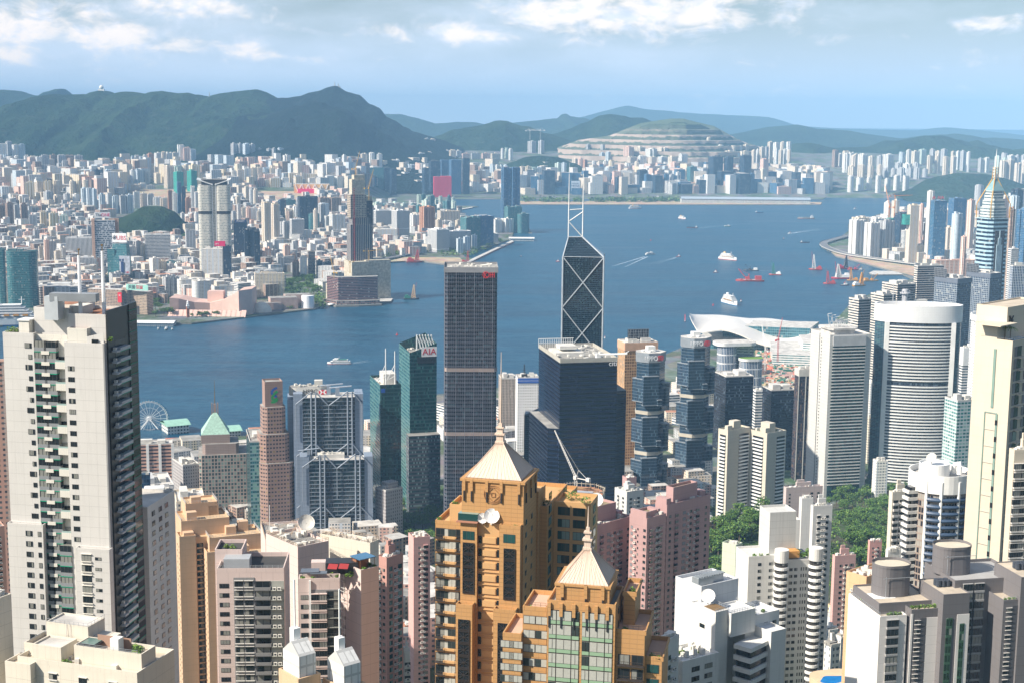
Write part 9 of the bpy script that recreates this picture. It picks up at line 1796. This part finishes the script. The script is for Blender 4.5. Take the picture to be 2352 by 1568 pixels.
# trees
def hit(px,py):
 d=(P(px,py,100)-Vector((0,0,HC)))/100;y=250.0
 while y<2200:
  p=Vector((0,0,HC))+d*y
  if p.z<H(p.x,p.y):return p
  y+=6
 return G(px,py,3)
lowmass('low_slope_roofs',[(300,1230),(640,1250),(1000,1250),(1640,1350),(1640,1600),(300,1600)],300,8,34,'wcgpcn',20,19,[(910,1225,1030,1295)],(10,22),H,hit)
lowmass('low_midslope_roofs',[(300,1120),(900,1120),(1640,1080),(1640,1240),(1300,1240),(1000,1260),(300,1240)],240,8,26,'wcgpcn',20,23,[(910,1120,1030,1300)],(12,28),H,hit)
def treemesh(i):
 rs=random.Random(40+i);b=MB()
 for k in range(11):
  t=k*2.4;r_=rs.uniform(.2,1)*4.4;c=(r_*cos(t),r_*sin(t),8.5+rs.uniform(-1.6,2.4)-r_*.28);bush(b,c,rs.uniform(1.8,3.0),62,rs,.62,.75,4)
 cr=b.mesh('crown',LEAF[i%2:]+LEAF[:i%2]);b=MB();b.tube((0,0,0),(0,0,7),.5,0,7,.25);[b.tube((0,0,4+k*.5),(2.6*cos(k*2.1),2.6*sin(k*2.1),8),.22,0,5,.08)for k in range(4)];return cr,b.mesh('trunk',[mat('bark',(.12,.09,.06),.9)])
TM=[treemesh(i)for i in range(5)]
TK=['dark green','bright green','olive green','deep green','yellowish green']
def trees(reg,n,lab,sc=(.8,1.5),seed=1,z=None):
 rs=random.Random(seed);xs=[p[0]for p in reg];ys=[p[1]for p in reg];got=[];g=0
 while len(got)<n and g<9000:
  g+=1;x,y=rs.uniform(min(xs),max(xs)),rs.uniform(min(ys),max(ys))
  if not inpoly(x,y,reg):continue
  p=hit(x,y)if z is None else G(x,y,z);s_=rs.uniform(*sc)
  if any((p-o_).length<5.2*s_ for o_ in got):continue
  got.append(p);i=rs.randrange(5);e=empty('tree',p-Vector((0,0,.5)),rs.uniform(0,6),f'{TK[i]} broad crowned tree {lab}','tree','trees '+lab);e.scale=(s_,)*3
  for nm,me in zip(('crown','trunk'),TM[i]):o=bpy.data.objects.new(nm,me);COL.objects.link(o);o.parent=e
trees([(1895,1150),(1935,1120),(1990,1098),(2090,1085),(2095,1130),(2050,1180),(2045,1260),(2040,1300),(1975,1320),(1930,1260),(1915,1190)],120,'on the green slope left of the blue banded tower',seed=2);trees([(1632,1180),(1660,1168),(1760,1172),(1760,1210),(1700,1250),(1660,1262),(1650,1345),(1630,1345)],60,'in the park below the white slab pair',seed=3)
trees([(1880,1500),(1905,1488),(1952,1490),(1952,1530),(1890,1540)],9,'between the white houses and the pool',(.5,.8),4);trees([(920,1165),(1020,1145),(1022,1270),(920,1275)],60,'in the garden left of the square grid tower',(.8,1.3),5);trees([(655,640),(700,628),(730,655),(735,680),(655,672)],26,'in the waterfront park behind the museum',(1.2,2.0),6,3)
trees([(440,728),(525,720),(524,725),(442,732)],14,'in a row before the pink hall',(.8,1.2),7,3);trees([(345,690),(392,680),(400,725),(350,730)],12,'by the ferry pier',(1.3,2.0),8,3)
def wood(name,regs,n,seed,z=3,sc=(6,13),leaf=2.6):
 rs=random.Random(seed);b=MB()
 for reg,share in regs:
  xs=[p[0]for p in reg];ys=[p[1]for p in reg];k=0;g=0
  while k<n*share and g<20000:
   g+=1;x,y=rs.uniform(min(xs),max(xs)),rs.uniform(min(ys),max(ys))
   if inpoly(x,y,reg):k+=1;p=G(x,y,z)if z is not None else hit(x,y);r_=rs.uniform(*sc);bush(b,(p.x,p.y,p.z+r_*.5),r_,34,rs,leaf,.7,4)
 tag(obj(name,b,LEAF),kind='stuff')
wood('peninsula_greenery',[([(270,500),(330,490),(425,500),(425,548),(275,545)],.22),([(88,622),(180,620),(180,642),(90,640)],.07),([(145,470),(160,470),(160,500),(145,500)],.02),([(155,500),(220,498),(220,545),(155,540)],.08),([(1000,575),(1140,556),(1175,542),(1150,556),(1085,590),(1005,590)],.1),([(870,565),(980,560),(985,585),(880,590)],.08),([(700,535),(792,538),(792,545),(700,548)],.05),([(640,645),(735,630),(735,695),(650,690)],.12),([(700,690),(745,680),(742,706),(705,706)],.05),([(585,700),(720,690),(720,706),(590,715)],.04)],620,9)
wood('far_shore_greenery',[([(1200,461),(1560,461),(1560,465),(1200,465)],.2),([(1920,440),(2100,440),(2100,449),(1930,449)],.3),([(1820,395),(1940,395),(1940,440),(1905,440)],.3),([(580,444),(840,446),(840,454),(600,452)],.2)],520,10,sc=(12,24),leaf=6)
wood('slope_undergrowth',[([(1880,1180),(1950,1110),(2100,1080),(2060,1300),(1960,1400),(1920,1400)],.6),([(1620,1170),(1770,1165),(1700,1270),(1630,1360)],.25),([(1870,1480),(1960,1480),(1960,1560),(1870,1560)],.15)],560,11,None,(3,6),.9)
